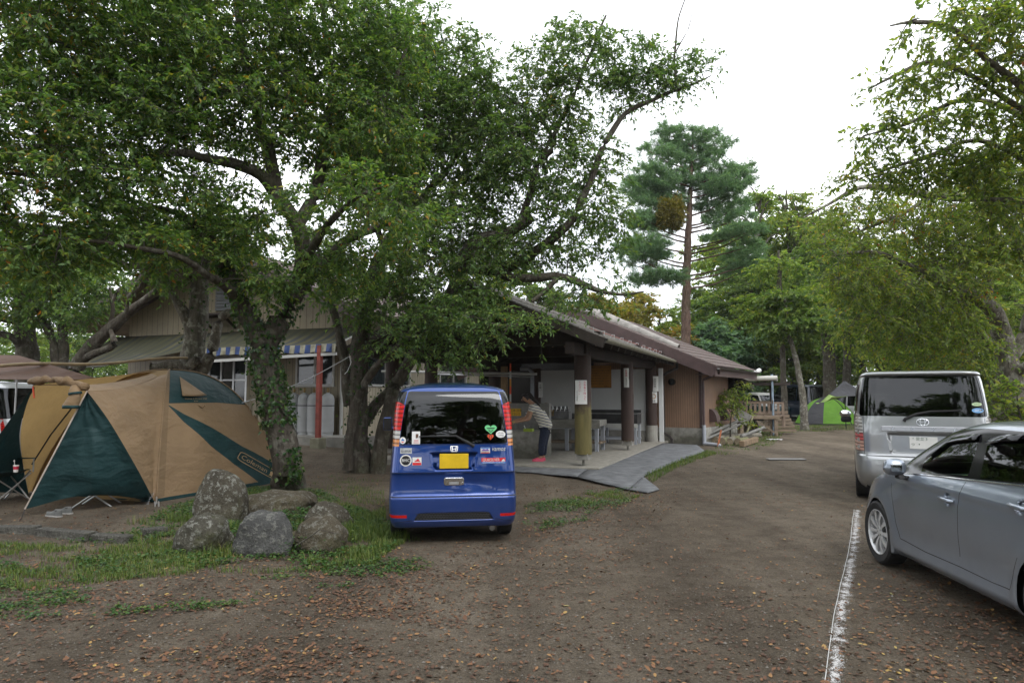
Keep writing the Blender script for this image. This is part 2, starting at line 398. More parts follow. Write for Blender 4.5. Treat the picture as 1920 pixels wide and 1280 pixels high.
# ------------------------------------------------------------------ the open wash shelter
def m_post(zsplit, green):
    return stained('log_post', (0.050, 0.030, 0.024), green, zsplit-0.5, zsplit+0.5, 0.75, 0.35, 22, (1, 1, 0.15), 4)
def build_shelter():
    t = empty('wash_shelter', (OX, OY, 0), ANG, 'open-sided wash shelter on dark log posts with a grey tiled gable roof', 'shelter')
    XR, ZR = -2.23, 3.95; XE, ZE = 0.74, 2.70; XL = -5.2
    s = MB(); s.box((-5.1, -0.33, -0.3), (0.42, 9.2, 0.12)); s.build('floor_slab', stained('shelter_floor', (0.25, 0.235, 0.20), (0.12, 0.11, 0.09), -2, 0.1, 0.8, 0.2, 40), t, bevel=0.015)
    m1 = m_post(1.5, (0.125, 0.105, 0.035)); m2 = m_post(0.35, (0.16, 0.15, 0.03)); m3 = m_post(-1, (0.06, 0.04, 0.03))
    for i, (x, y, r, mm) in enumerate(((0, 0, 0.178, m1), (0, 4.4, 0.172, m2), (0, 8.0, 0.178, m3), (-4.66, 0, 0.17, m3), (-4.66, 1.9, 0.17, m3), (-4.66, 6.1, 0.17, m3), (-3.9, 8.0, 0.16, m3))):
        b = MB(); prof = []
        for k in range(15):
            z = 0.36 + (2.5-0.36)*k/14; prof.append((r*(1+0.02*math.sin(k*1.7+i)), z))
        if i == 2: prof[0] = (r, 0.62)
        b.lathe(prof, 20, 0, Matrix.Translation((x, y, 0)))
        p = b.build('post', mm, t, smooth=True)
        f = MB()
        if i == 2: f.lathe([(0.19, 0.1), (0.19, 0.63)], 18, 0, Matrix.Translation((x, y, 0)))
        else:
            f.cbox((x, y, 0.31), (0.27, 0.27, 0.13)); f.tube([(x, y, 0.1), (x, y, 0.26)], 0.028, 8)
        f.build('post_foot', m_conc, p, bevel=0.006)
    b = MB(); b.box((-0.1, -0.95, 2.42), (0.1, 8.3, 2.66)); b.build('eave_beam', m_dkwood, t, bevel=0.01)
    b = MB(); b.box((-4.76, -0.95, 2.42), (-4.56, 8.3, 2.66)); b.build('eave_beam', m_dkwood, t, bevel=0.01)
    for y in (0, 4.2, 8.0):
        b = MB(); b.box((-4.95, y-0.1, 2.665), (0.42, y+0.1, 2.93)); b.build('tie_beam', m_dkwood, t, bevel=0.01)
        for x in (-1.93, -3.0):
            b = MB(); b.box((x-0.08, y-0.08, 2.93), (x+0.08, y+0.08, 3.5)); b.build('strut', m_rafter, t)
    b = MB(); b.box((-0.16, -0.26, 2.45), (0.16, -0.06, 2.90)); b.build('beam_end', m_dkwood, t, bevel=0.01)
    b = MB(); b.box((XR-0.08, -0.9, ZR-0.34), (XR+0.08, 8.3, ZR-0.12)); b.build('ridge_beam', m_dkwood, t)
    r = MB(); gable_roof(r, XR, ZR, XE, ZE, -1.05, 8.45, 22, .02); gable_roof(r, XR, ZR, XL, ZE, -1.05, 8.45, 22, .02)
    r.beam((XR, -1.07, ZR+0.03), (XR, 8.47, ZR+0.03), 0.22, 0.07)
    roof = r.build('roof', m_roof, t)
    so_ = MB()
    for xe in (XE, XL):
        so_.add([(XR,-1.0,ZR-0.06),(XR,8.4,ZR-0.06),(xe,8.4,ZE-0.06),(xe,-1.0,ZE-0.06)], [(0,1,2,3)])
    so_.build('roof_boarding', m_dkwood, t, solid=0.02)
    rf = MB()
    for i in range(15):
        y = -0.9 + 9.2*i/14
        for xe in (XE-0.05, XL+0.05): rf.beam((XR, y, ZR-0.13), (xe, y, ZE-0.13), 0.06, 0.10)
    rf.build('rafters', m_rafter, t)
    for xe in (XE, XL):
        bb = MB(); bb.beam((XR, -1.09, ZR-0.10), (xe, -1.09, ZE-0.10), 0.04, 0.19); bb.build('barge_board', m_rafter, t)
    g = MB(); P = []
    for y in (-1.1, 8.3):
        P.append([(XE+0.02+0.065*math.cos(a), y, ZE-0.015+0.07*math.sin(a)) for a in np.linspace(math.pi, 2*math.pi, 9)])
    g.grid(P); g.build('gutter', M('mossy_gutter', (0.20, 0.19, 0.14), 0.6, var=0.35, scale=6), t, solid=0.006)
    sx = lambda d: (XE-d*0.925, ZE+d*0.381)
    rail = MB(); x, z = sx(0.45); rail.tube([(x, -0.6, z+0.08), (x, 8.2, z+0.08)], 0.010, 6); rail.build('snow_rail', m_rust, t)
    for i in range(10):
        y = -0.4 + i*0.93; k = MB()
        k.tube([(x+0.02, y, z+0.02), (x+0.03, y, z+0.11), (x-0.03, y, z+0.115), (x-0.07, y, z+0.05)], 0.009, 6); k.build('snow_guard', m_alu, t)
    w = MB(); w.box((-3.86, 8.0, 0.46), (-0.1, 8.14, 2.43)); w.build('back_wall', m_white, t)
    w = MB(); w.box((-3.86, 7.97, 0.1), (-0.1, 8.16, 0.455)); w.build('wall_plinth', m_conc, t)
    k = MB(); k.cbox((-3.55, 7.985, 1.25), (0.09, 0.025, 0.16)); k.cbox((-3.55, 7.97, 1.28), (0.05, 0.02, 0.04)); k.build('switch', M('beige_plastic', (0.4, 0.33, 0.24), 0.4), t)
    # hanging bars, pipes and lamp under the roof
    c = MB(); a_ = W(0, 0).copy()
    c.tube([loc(716, 696, 3.55), loc(1006, 701, 3.0) + Vector((0, 0, 0))], 0.035, 10); c.build('hanging_bar', m_paint, t, smooth=True)
    c = MB(); c.tube([loc(800, 701, 4.3), loc(1000, 706, 4.1)], 0.022, 8); c.build('hanging_bar', m_alu, t, smooth=True)
    c = MB(); q = loc(998, 760, 6.2); c.tube([(q.x, 6.2, 0.9), (q.x, 6.2, 2.3), (q.x-0.12, 6.2, 2.42), (q.x-0.4, 6.2, 2.42)], 0.06, 10); c.build('water_pipe', m_grey, t, smooth=True)
    c = MB(); q = loc(945, 720, 6.0); c.box((q.x-0.09, 5.95, 0.12), (q.x+0.09, 6.1, 2.5)); c.build('prop', M('new_timber', (0.33, 0.22, 0.11), 0.7), t)
    d = MB(); XX = XE+0.05; d.tube([(XX, 8.25, ZE-0.05), (XX+0.0, 8.25, 2.45), (XX-0.35, 8.2, 2.28), (0.34, 8.2, 2.22), (0.34, 8.2, 0.62), (0.34, 8.2, 0.4), (0.55, 8.1, 0.28), (0.62, 8.0, 0.2), (0.62, 8.0, 0.05)], 0.05, 10)
    d.build('downpipe', M('dark_pipe', (0.03, 0.024, 0.022), 0.4), t, smooth=True)
    d = MB(); d.box((0.24, 8.0, 0.1), (0.36, 8.2, 2.45)); d.build('corner_board', m_white, t)
    return t
shelter = build_shelter()

def sign(name, label, c, x, up, w, h, lines, mat, curve=0.0, cols=(m_red, m_ink), border=None, cat='sign'):
    """a sheet centred on c; lines: (text, size, dx, dy, colour index, rotate)"""
    x = Vector(x).normalized(); up = Vector(up).normalized(); nrm = x.cross(up)
    mb = MB(); P = []
    for i in range(2):
        row = []
        for j in range(9):
            a = (j/8-0.5)*w; row.append(Vector(c)*0 + x*a + up*(h*(i-0.5)) - nrm*(curve*(a/(w/2))**2))
        P.append(row)
    mb.grid(P, 0)
    for s, sz, dx, dy, ci, vert in lines:
        if vert:
            for k, ch in enumerate(s):
                ox, oy = dx, dy - k*sz*1.05
                M_ = lambda v, ox=ox, oy=oy: x*(v[0]+ox) + up*(v[1]+oy) + nrm*(0.004 - curve*((v[0]+ox)/(w/2))**2)
                if ch.strip(): add_text(mb, ch, sz, M_, ci)
        else:
            M_ = lambda v: x*(v[0]+dx) + up*(v[1]+dy) + nrm*(0.004 - curve*((v[0]+dx)/(w/2))**2)
            add_text(mb, s, sz, M_, ci)
    if border:
        for s_ in (-1, 1):
            mb.add([x*(-w/2)+up*(s_*h/2*0.96)+nrm*0.003, x*(w/2)+up*(s_*h/2*0.96)+nrm*0.003, x*(w/2)+up*(s_*h/2)+nrm*0.003, x*(-w/2)+up*(s_*h/2)+nrm*0.003], [(0,1,2,3)], border)
    o = mb.build(name, [mat, *cols], None, fix=False); o.location = c
    tag(o, label, cat); return o
def build_signs():
    face = lambda p: Vector((-p.x, -p.y, 0)).normalized()
    def on_post(x, y, r, u0, u1, v0, v1, name, label, lines, cols=(m_red, m_ink)):
        p = W(x, y); n = face(p); xv = Vector((-n.y, n.x, 0)); xv = xv if xv.x > 0 else -xv
        d = p.y - r
        a = at(u0, v0, d); b = at(u1, v1, d); w, h = abs(b.x-a.x), abs(a.z-b.z)
        mid = p + n*(r+0.012) + xv*(((u0+u1)/2-960)/F*p.y - p.x)*0.85; mid.z = (a.z+b.z)/2
        off = (mid-p).dot(xv); mid += -n*(r - math.sqrt(max(r*r-off*off, 0.0)))
        return sign(name, label, mid, xv, (0, 0, 1), w, h, lines, m_paper, curve=0.02, cols=cols)
    on_post(0, 0, 0.178, 1077.5, 1100, 712.5, 757.5, 'paper_sign', 'white laminated sign with red vertical Japanese writing on the nearest log post',
            [('お食事で残って', 0.056, 0.075, 0.205, 1, True), ('ください。', 0.056, -0.025, 0.205, 1, True), ('ふもとの管理者', 0.03, -0.085, 0.02, 2, True)])
    on_post(0, 4.4, 0.172, 1169, 1179, 690, 726, 'paper_sign', 'narrow white sign high on the second log post', [('お食事', 0.06, 0.0, 0.18, 1, True), ('片付けて', 0.05, 0.0, -0.03, 2, True)])
    on_post(0, 8.0, 0.178, 1218, 1235, 705.0, 733.5, 'paper_sign', 'white paper sheet with faint writing on the far corner post', [('使用時間', 0.07, 0.03, 0.13, 2, True), ('管理', 0.05, -0.07, 0.05, 2, True)])
    s = on_post(0, 8.0, 0.178, 1218.5, 1232, 734.5, 755, 'picture_sign', 'small white sheet with an orange round drawing low on the corner post', [('●', 0.2, 0.0, 0.02, 1, False), ('注意', 0.06, 0, -0.12, 2, False)], cols=(m_orange, m_ink))
    on_post(-3.9, 8.0, 0.16, 1005, 1018.5, 716, 745, 'paper_sign', 'white sheet on the post at the left end of the white wall', [('お願い', 0.08, 0.04, 0.15, 2, True), ('きれいに', 0.06, -0.05, 0.1, 2, True)])
    a = loc(1099, 685, 7.97); b = loc(1146, 727, 7.97)
    xv = W(1, 0) - W(0, 0); c = BM @ ((a+b)/2)
    w, h = b.x-a.x, a.z-b.z
    L = [('炊事場のご利用について', h*0.095, 0, h*0.40, 2, False)]
    rows = ['一 生ごみは必ず分けて捨てて下さい', '一 炊事場で洗髪はしないで下さい', '一 炭や灰を流さないで下さい', '一 食器は洗剤を使い過ぎずに', '一 使用後は清掃をお願いします', '一 水を大切に使いましょう', '管理人']
    for i, s_ in enumerate(rows): L.append((s_, h*0.07, -w*0.02 if i < 6 else w*0.3, h*(0.26-0.115*i), 2, False))
    sign('notice_board', 'orange notice board with black Japanese writing hung on the white wall', c, xv, (0, 0, 1), w, h, L, m_orange, cols=(m_red, m_ink), cat='notice board', border=2)
build_signs()

# ------------------------------------------------------------------ things under the shelter
def build_sinks():
    # concrete trough where the person stands
    p0 = loc(1011, 862, 1.0)
    xr = p0.x; t = empty('concrete_sink', W(xr-0.7, 1.32, 0.12), ANG, 'grey concrete wash trough with a raised splash wall, at the front of the shelter', 'sink')
    mb = MB(); w = 1.5
    mb.box((-w+0.7, -0.3, 0), (0.7, -0.2, 0.62)); mb.box((-w+0.7, 0.42, 0), (0.7, 0.52, 0.62))
    mb.box((-w+0.7, -0.2, 0), (-w+0.8, 0.42, 0.62)); mb.box((0.6, -0.2, 0), (0.7, 0.42, 0.62)); mb.box((-w+0.8, -0.2, 0.3), (0.6, 0.42, 0.38))
    mb.build('basin', m_concst, t)
    s = MB(); s.box((-w+0.7, 0.525, 0), (0.66, 0.68, 1.27)); s.build('splash_wall', stained('wet_concrete', (0.22, 0.215, 0.20), (0.11, 0.11, 0.10), 0.1, 1.5, 0.6, 0.2, 30), t, bevel=0.015)
    f = MB(); f.tube([(0.1, 0.52, 0.95), (0.1, 0.36, 0.97), (0.1, 0.32, 0.90)], 0.014, 8); f.tube([(0.1, 0.45, 0.96), (0.1, 0.45, 1.03)], 0.012, 6); f.cbox((0.1, 0.45, 1.04), (0.07, 0.02, 0.015)); f.build('tap', m_alu, t, smooth=True)
    a = loc(952, 765.5, 1.8); b = loc(976, 779.5, 1.8); c = BM @ ((a+b)/2); c = W((a+b).x/2, 1.32+0.515, c.z)
    sign('warning_sign', 'yellow sign with black writing on the splash wall behind the trough', c, W(1,0)-W(0,0), (0,0,1), b.x-a.x, a.z-b.z,
         [('生ごみ 注意', 0.075, 0.0, 0.04, 2, False), ('流さないで', 0.06, 0.0, -0.05, 2, False)], m_yel)
    tub = empty('green_tub', W(xr-0.33, 1.18, 0.12+0.62), ANG, 'small lime green tub on the rim of the concrete trough', 'tub')
    q = MB(); q.prism([(-0.10,-0.06),(0.10,-0.06),(0.10,0.06),(-0.10,0.06)], 0, 0.008)
    for A in (((-0.11,-0.07),(0.11,-0.06)), ((-0.11,0.06),(0.11,0.07)), ((-0.11,-0.06),(-0.10,0.06)), ((0.10,-0.06),(0.11,0.06))):
        q.box((A[0][0],A[0][1],0),(A[1][0],A[1][1],0.07))
    q.build('tray', M('lime_plastic', (0.36, 0.48, 0.05), 0.4), tub, bevel=0.004)
    q = MB(); q.tube([(-0.06, 0, 0.02), (-0.12, 0.0, 0.14)], 0.012, 6); q.build('brush', m_paint, tub)
    # second sink unit with steel box splash
    x0 = on_front(1002, 3.6); x1 = -0.55
    t = empty('sink_counter', W(-1.5, 3.9, 0.12), ANG, 'low concrete sink counter on white legs, behind the nearest post', 'sink')
    k = MB(); k.box((x0+1.5, -0.35, 0.66), (x1+1.5, 0.4, 0.82)); k.build('counter', m_concst, t, bevel=0.012)
    k = MB(); k.box((x0+1.5, -0.38, 0.60), (x1+1.5, -0.353, 0.70)); k.build('front_rail', m_conc, t)
    for xx in (x0+1.56, (x0+x1)/2+1.5, x1+1.4):
        for yy in (-0.3, 0.34):
            l = MB(); l.box((xx-0.045, yy-0.045, 0), (xx+0.045, yy+0.045, 0.66)); l.build('leg', m_grey, t)
    k = MB(); k.box((x0+1.5, -0.3, 0.2), (x1+1.5, 0.3, 0.25)); k.build('lower_shelf', m_wood, t)
    a = loc(1030, 761, 3.9); b = loc(1066, 790, 3.9)
    k = MB(); k.box((a.x+1.5, 0.02, 0.82), (b.x+1.5, 0.3, a.z-0.25)); k.box((a.x+1.5, 0.1, a.z-0.25), (b.x+1.46, 0.3, a.z-0.12)); k.build('splash_box', m_steel, t, bevel=0.01)
    for i in range(4):
        k = MB(); xx = a.x+1.6+i*(b.x-a.x-0.2)/3; k.tube([(xx, 0.1, a.z-0.2), (xx, -0.06, a.z-0.2), (xx, -0.08, a.z-0.26)], 0.014, 6); k.tube([(xx, 0.0, a.z-0.2), (xx, 0.0, a.z-0.12)], 0.02, 6); k.build('tap', m_alu, t)
    c = W(a.x-0.02, 3.9+0.02, a.z-0.19)
    sign('warning_sign', 'small yellow sign beside the taps of the low sink counter', c, W(1,0)-W(0,0), (0,0,1), 0.26, 0.16, [('使用禁止', 0.06, 0, 0.0, 2, False)], m_yel)
    # long bench sink by the white wall
    t = empty('wall_sink_bench', W(-1.0, 6.7, 0.12), ANG, 'long dark steel sink bench on pale legs along the white wall', 'bench')
    x0, x1 = -1.2, 1.02-0.16
    k = MB(); k.box((x0, -0.3, 0.62), (x1, 0.35, 0.68)); k.box((x0, -0.3, 0.68), (x1, -0.26, 0.9)); k.box((x0, 0.3, 0.68), (x1, 0.34, 1.02)); k.box((x1-0.04, -0.26, 0.68), (x1, 0.3, 0.9))
    k.build('sink_trough', M('dark_steel', (0.07, 0.07, 0.072), 0.35, 0.6, var=0.3), t)
    k = MB(); k.box((x0, -0.34, 0.9), (x1+0.06, -0.2, 0.93)); k.box((x1-0.06, -0.2, 0.9), (x1+0.06, 0.36, 0.93)); k.build('rim', m_steel, t)
    k = MB(); k.box((x0, -0.33, 0.50), (x1, -0.305, 0.62)); k.build('front_rail', m_paint, t)
    for xx in (x0+0.05, -0.2, x1-0.06):
        for yy in (-0.26, 0.28):
            l = MB(); l.box((xx-0.035, yy-0.035, 0), (xx+0.035, yy+0.035, 0.62)); l.build('leg', m_grey, t)
    k = MB(); k.box((x0, -0.28, 0.14), (x1, -0.22, 0.2)); k.box((x0, 0.24, 0.14), (x1, 0.3, 0.2)); k.build('foot_rail', m_grey, t)
    # striped pole leaning at the trough
    q = loc(957, 700, 2.6); t = MB(); 
    for i in range(8):
        z0 = 0.7 + i*0.2; t.tube([(0, 0, z0), (0, 0, z0+0.2)], 0.022, 8, i % 3)
    t.lathe([(0.02, 0.62), (0.15, 0.66), (0.13, 0.72), (0.03, 0.8)], 12, 1)
    t.tube([(0, 0, 0.0), (0, 0, 0.7)], 0.02, 8, 0)
    o = t.build('striped_pole', [m_paint, M('fluorescent_orange', (0.8, 0.10, 0.02), 0.5), M('amber_band', (0.6, 0.26, 0.02), 0.5)], None); o.location = W(q.x, 2.6, 0.12)
    tag(o, 'thin pole with orange and white bands standing behind the concrete trough', 'pole')
build_sinks()

# ------------------------------------------------------------------ rubber mats round the slab
def build_mats():
    mm = M('grey_rubber_mat', (0.118, 0.122, 0.128), 0.85, var=0.38, scale=4.5, bump=0.25, bscale=70)
    def mat_(pts, zs, label, th=0.018):
        P = [gnd(u, v, z) for (u, v), z in zip(pts, zs)]
        c = sum(P, Vector())/len(P); c.z = 0
        mb = MB(); n = len(P)
        bmv = bmesh.new(); bv = [bmv.verts.new(p-c) for p in P]; f = bmv.faces.new(bv)
        bmesh.ops.triangulate(bmv, faces=[f]); bmesh.ops.subdivide_edges(bmv, edges=bmv.edges, cuts=5, use_grid_fill=True)
        for v in bmv.verts: v.co.z += 0.012*mnoise.noise(Vector((v.co.x*1.3+c.x, v.co.y*1.3+c.y, 3)))
        me = bpy.data.meshes.new('rubber_mat'); bmesh.ops.recalc_face_normals(bmv, faces=bmv.faces); bmv.to_mesh(me); bmv.free(); me.materials.append(mm)
        for p in me.polygons: p.use_smooth = True
        o = link('rubber_mat', me, None, c); md = o.modifiers.new('s', 'SOLIDIFY'); md.thickness = th; md.offset = -1 if me.polygons[0].normal.z > 0 else 1
        tag(o, label, 'mat', 'grey rubber mats laid around the shelter floor')
    mat_([(900, 867.5), (1000, 871.5), (1105, 875.5), (1082, 893), (1000, 884.5), (900, 881)], [.10, .10, .10, .045, .04, .04], 'dark grey mat strip along the front edge of the shelter floor')
    mat_([(1108, 875), (1172, 853), (1240, 830), (1306, 833), (1322, 845), (1260, 868), (1205, 893), (1178, 916), (1083, 893)], [.10, .11, .115, .05, .035, .035, .035, .035, .045], 'large grey mat sloping down from the shelter floor to the drive')
    mat_([(1206, 893), (1236, 916), (1215, 922), (1180, 916)], [.045, .03, .03, .045], 'small curled mat end piece lying on the soil', 0.022)
    mat_([(560, 818), (700, 826), (735, 838), (560, 829)], [.16, .16, .15, .16], 'dark mat strip in front of the gas cylinders')
build_mats()

# ------------------------------------------------------------------ brown toilet block
def build_block():
    A2 = R(-32); cx, cy = 6.02, 21.8
    t = empty('toilet_block', (cx, cy, 0), A2, 'brown ribbed-metal block with a dark gabled roof at the end of the shelter', 'building')
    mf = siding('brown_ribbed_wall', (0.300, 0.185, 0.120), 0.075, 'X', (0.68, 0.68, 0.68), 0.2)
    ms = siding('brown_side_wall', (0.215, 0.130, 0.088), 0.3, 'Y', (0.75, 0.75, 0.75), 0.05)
    XR, ZR, XE, ZE = -4.3, 4.62, 0.62, 2.50
    w = MB(); zt = lambda x: ZE+(ZR-ZE)*((x-XE)/(XR-XE)) - 0.1
    pr = [(-8.6, 0.55), (0, 0.55), (0, zt(0)), (XR, zt(XR)), (-8.6, zt(0))]
    w.add([(x, 0, z) for x, z in pr] + [(x, 0.12, z) for x, z in pr], [(0,1,2,3,4), (9,8,7,6,5)] + [(i, (i+1) % 5, 5+(i+1) % 5, 5+i) for i in range(5)])
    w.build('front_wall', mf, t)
    w = MB(); w.box((-8.5, -0.06, 0.5), (-3.75, -0.005, 2.9)); w.build('shade_backdrop', M('shade_black_sheet', (0.012, 0.011, 0.010), 0.9, var=.3), t)  # added near-black sheet: the darkness behind the shelter put into its colour
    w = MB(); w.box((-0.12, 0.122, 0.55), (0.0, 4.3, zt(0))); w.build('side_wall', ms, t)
    w = MB(); w.box((-8.6, -0.03, -0.1), (0.03, 4.33, 0.547)); w.build('plinth', m_concst, t)
    w = MB(); w.box((-0.05, -0.03, 0.56), (0.025, 0.03, zt(0))); w.build('corner_trim', m_fascia, t)
    r = MB(); gable_roof(r, XR, ZR, XE, ZE, -0.55, 5.0, 12); gable_roof(r, XR, ZR, XR-(XE-XR), ZE, -0.55, 5.0, 12)
    m, tt, b = _nodes('leafy_roof'); n = _noise(tt, 16, 6); n0 = _noise(tt, 3, 5)
    rr = _ramp(tt, n.outputs['Fac'], [(0.45, (0.070, 0.058, 0.054)), (0.60, (0.105, 0.060, 0.046)), (0.74, (0.15, 0.13, 0.115))])
    tt.links.new(rr.outputs[0], b.inputs['Base Color']); b.inputs['Roughness'].default_value = 0.8; _bump(tt, b, n.outputs['Fac'], 0.5, 0.02)
    r.build('roof', m, t)
    for s_ in (1, -1):
        xe = XE if s_ > 0 else XR-(XE-XR)
        b_ = MB(); b_.beam((XR, -0.575, ZR-0.19), (xe, -0.575, ZE-0.19), 0.05, 0.36, up=(0,0,1)); b_.build('barge_board', m_fascia, t)
    b_ = MB(); b_.box((XE-0.02, -0.6, ZE-0.33), (XE+0.02, 5.0, ZE-0.04)); b_.box((-0.02, -0.5, ZE-0.27), (XE-0.02, 5.0, ZE-0.25)); b_.build('eave_fascia', m_fascia, t)
    g = MB(); P = []
    for y in (-0.5, 5.0): P.append([(XE+0.08+0.06*math.cos(a), y, ZE-0.06+0.07*math.sin(a)) for a in np.linspace(math.pi, 2*math.pi, 9)])
    g.grid(P); g.build('gutter', M('dark_pipe', (0.03, 0.024, 0.022), 0.4), t, solid=0.006)
    d = MB(); d.tube([(XE+0.08, -0.35, ZE-0.1), (XE+0.05, -0.3, ZE-0.22), (0.12, -0.12, ZE-0.42), (0.10, -0.10, ZE-0.55), (0.10, -0.10, 0.62)], 0.04, 10); d.build('downpipe', M('brown_pipe', (0.075, 0.05, 0.05), 0.4), t, smooth=True)
    d = MB(); d.tube([(0.10, -0.10, 0.65), (0.10, -0.10, 0.04)], 0.06, 12); d.tube([(0.10, -0.12, 0.08), (0.45, -0.2, 0.06), (0.62, -0.28, 0.05), (0.66, -0.4, 0.02)], 0.055, 12); d.build('drain_pipe', m_grey, t, smooth=True)
    v = MB(); v.tube([(-0.93, -0.1, 2.02), (-0.93, 0.02, 2.02)], 0.11, 18); v.tube([(-0.93, -0.12, 2.02), (-0.93, -0.1, 2.02)], 0.07, 14); v.build('vent_pipe', m_blackgl, t)
    for y in (1.05, 2.35):
        h = MB(); P = []
        for i in range(7):
            a = math.pi/2*i/6; P.append([(0.01+0.24*math.sin(a), y-0.2, 0.72+0.42*math.cos(a)), (0.01+0.24*math.sin(a), y+0.2, 0.72+0.42*math.cos(a))])
        h.grid(P); h.add([(0, y-0.2, 0.72)]+[tuple(p[0]) for p in P], [tuple(range(8))]); h.build('vent_hood', m_fascia, t)
    h = MB(); P = []
    for i in range(9):
        a = math.pi/2*i/8; P.append([(0.01+0.7*math.sin(a), 3.3, 1.75+0.5*math.cos(a)), (0.01+0.7*math.sin(a), 4.25, 1.75+0.5*math.cos(a))])
    h.grid(P); h.add([(0, 3.3, 1.75)]+[tuple(p[0]) for p in P], [tuple(range(10))]); h.build('door_hood', m_blackgl, t)
    s = MB(); P = []
    sl_ = (ZR-ZE)/(XR-XE)
    for i in range(15):
        k = i/14; x = -4.15+3.3*k; zz = ZE+(x-XE)*sl_+0.02; rr_ = 0.17*(1-0.55*k)*min(1, 0.55+i*0.25)
        P.append([(x+0.35*rr_*math.sin(a), 0.45+rr_*1.5*math.cos(a), zz+rr_*1.5*math.sin(a)*(1)) for a in np.linspace(0, math.pi, 9)])
    s.grid(P); s.add([P[0][k] for k in range(9)], [tuple(range(9))]); s.build('ridge_cover', M('pale_fibre_cover', (0.27, 0.255, 0.235), 0.75, var=0.3, scale=5), t, smooth=True)
    return t
build_block()

# ------------------------------------------------------------------ main house with awning
def build_house():
    t = empty('main_house', W(-12.8, 3.1, 0), ANG, 'cream boarded house with a wide brown gable and striped awning on the left', 'house')
    ox, oy = -12.8, 3.1
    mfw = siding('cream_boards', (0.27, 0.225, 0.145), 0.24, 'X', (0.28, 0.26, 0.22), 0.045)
    msw = siding('lit_cream_side_boards', (0.47, 0.42, 0.32), 0.17, 'Y', (0.35, 0.33, 0.3), 0.06)  # lighter copy of the front boards: stronger light on this side put in colour
    zr = 6.42; sl = 0.412; half = 4.44
    zt = zr - 0.25 - sl*half
    L = lambda x, z, y=0.0: (x, y, z)
    w = MB()
    # front wall with openings: pieces round the doors and the window
    def xu(u): return on_front(u, 3.1)-ox
    def zu(u, v): return loc(u, v, 3.1).z
    dx0, dx1 = xu(392), xu(462); wx0, wx1 = xu(557), xu(626)
    zd = 2.85; zw0, zw1 = zu(590, 722), zu(590, 655)
    th = 0.15
    for a, b, c, d in ((-half, dx0, 0.3, zd), (dx1, wx0, 0.3, zd), (wx1, half, 0.3, zd), (wx0, wx1, 0.3, zw0), (wx0, wx1, zw1, zd)):
        w.box((a, 0, c), (b, th, d))
    pr = [(-half, zd), (half, zd), (half, zt), (0, zr-0.25), (-half, zt)]
    w.add([(x, 0, z) for x, z in pr]+[(x, th, z) for x, z in pr], [(0,1,2,3,4), (9,8,7,6,5)]+[(i, (i+1)%5, 5+(i+1)%5, 5+i) for i in range(5)])
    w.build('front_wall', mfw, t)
    sw = MB(); ys = [(0.155, 2.6), (4.3, 5.8), (7.4, 10.5)]
    for a, b in ((0.155, 0.95), (4.0, 6.3), (8.6, 10.6)): sw.box((half-th, a, 0.3), (half, b, zt))
    for a, b in ((0.95, 4.0), (6.3, 8.6)):
        sw.box((half-th, a, 0.3), (half, b, 1.9)); sw.box((half-th, a, 3.15), (half, b, zt))
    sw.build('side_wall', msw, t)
    for a, b in ((0.95, 4.0), (6.3, 8.6)):
        f = MB(); x = half+0.01
        for yy in (a, (a+b)/2, b): f.box((x-0.05, yy-0.03, 1.9), (x+0.03, yy+0.03, 3.15))
        for zz in (1.9, 3.12): f.box((x-0.05, a, zz-0.03), (x+0.032, b, zz+0.04))
        fo = f.build('window', m_paint, t)
        p = MB(); p.box((x-0.06, a, 1.92), (x-0.045, b, 3.1)); p.build('pane', m_pane, fo)
        cur = MB(); cur.box((x-0.1, a, 1.92), (x-0.09, (a+b)/2-0.2, 2.35)); cur.build('curtain', M('green_curtain', (0.16, 0.2, 0.18), 0.9), fo)
    b_ = MB(); b_.box((-half, -0.04, -0.2), (half+0.03, 0.1, 0.297)); b_.box((half-0.1, 0.1, -0.2), (half+0.03, 10.6, 0.297)); b_.build('foundation', m_conc, t)
    # dark room behind the openings
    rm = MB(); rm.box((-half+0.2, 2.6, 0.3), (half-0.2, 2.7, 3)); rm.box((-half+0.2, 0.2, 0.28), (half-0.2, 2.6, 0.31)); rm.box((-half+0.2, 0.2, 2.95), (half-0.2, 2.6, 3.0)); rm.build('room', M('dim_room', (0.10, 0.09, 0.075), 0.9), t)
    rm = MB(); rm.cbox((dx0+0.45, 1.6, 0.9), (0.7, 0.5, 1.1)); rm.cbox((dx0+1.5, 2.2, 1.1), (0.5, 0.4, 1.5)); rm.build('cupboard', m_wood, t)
    f = MB()
    for k in range(4): x = dx0+(dx1-dx0)*k/3; f.box((x-0.035, -0.01, 0.3), (x+0.035, 0.06, zd))
    f.box((dx0, -0.012, zd-0.07), (dx1, 0.06, zd+0.012)); f.box((dx0, -0.012, 2.05), (dx1, 0.04, 2.1)); fo = f.build('sliding_door', m_alu, t)
    p = MB(); p.box((dx0, 0.02, 0.35), (dx0+(dx1-dx0)*0.32, 0.03, zd-0.07)); p.box((dx0+(dx1-dx0)*0.66, 0.02, 0.35), (dx1, 0.03, zd-0.07)); p.build('pane', m_pane, fo)
    f = MB(); xm = (wx0+wx1)/2
    for x in (wx0, xm, wx1): f.box((x-0.035, -0.03, zw0), (x+0.035, 0.05, zw1))
    f.box((wx0-0.04, -0.033, zw0-0.05), (wx1+0.04, 0.06, zw0+0.03)); f.box((wx0-0.04, -0.033, zw1-0.03), (wx1+0.04, 0.06, zw1+0.04)); fo = f.build('window', m_paint, t)
    p = MB(); p.box((wx0, 0.01, zw0), (wx1, 0.02, zw1)); p.build('pane', m_pane, fo)
    # upper shutter and its ledge
    sx0, sx1 = xu(402), xu(436); s = MB()
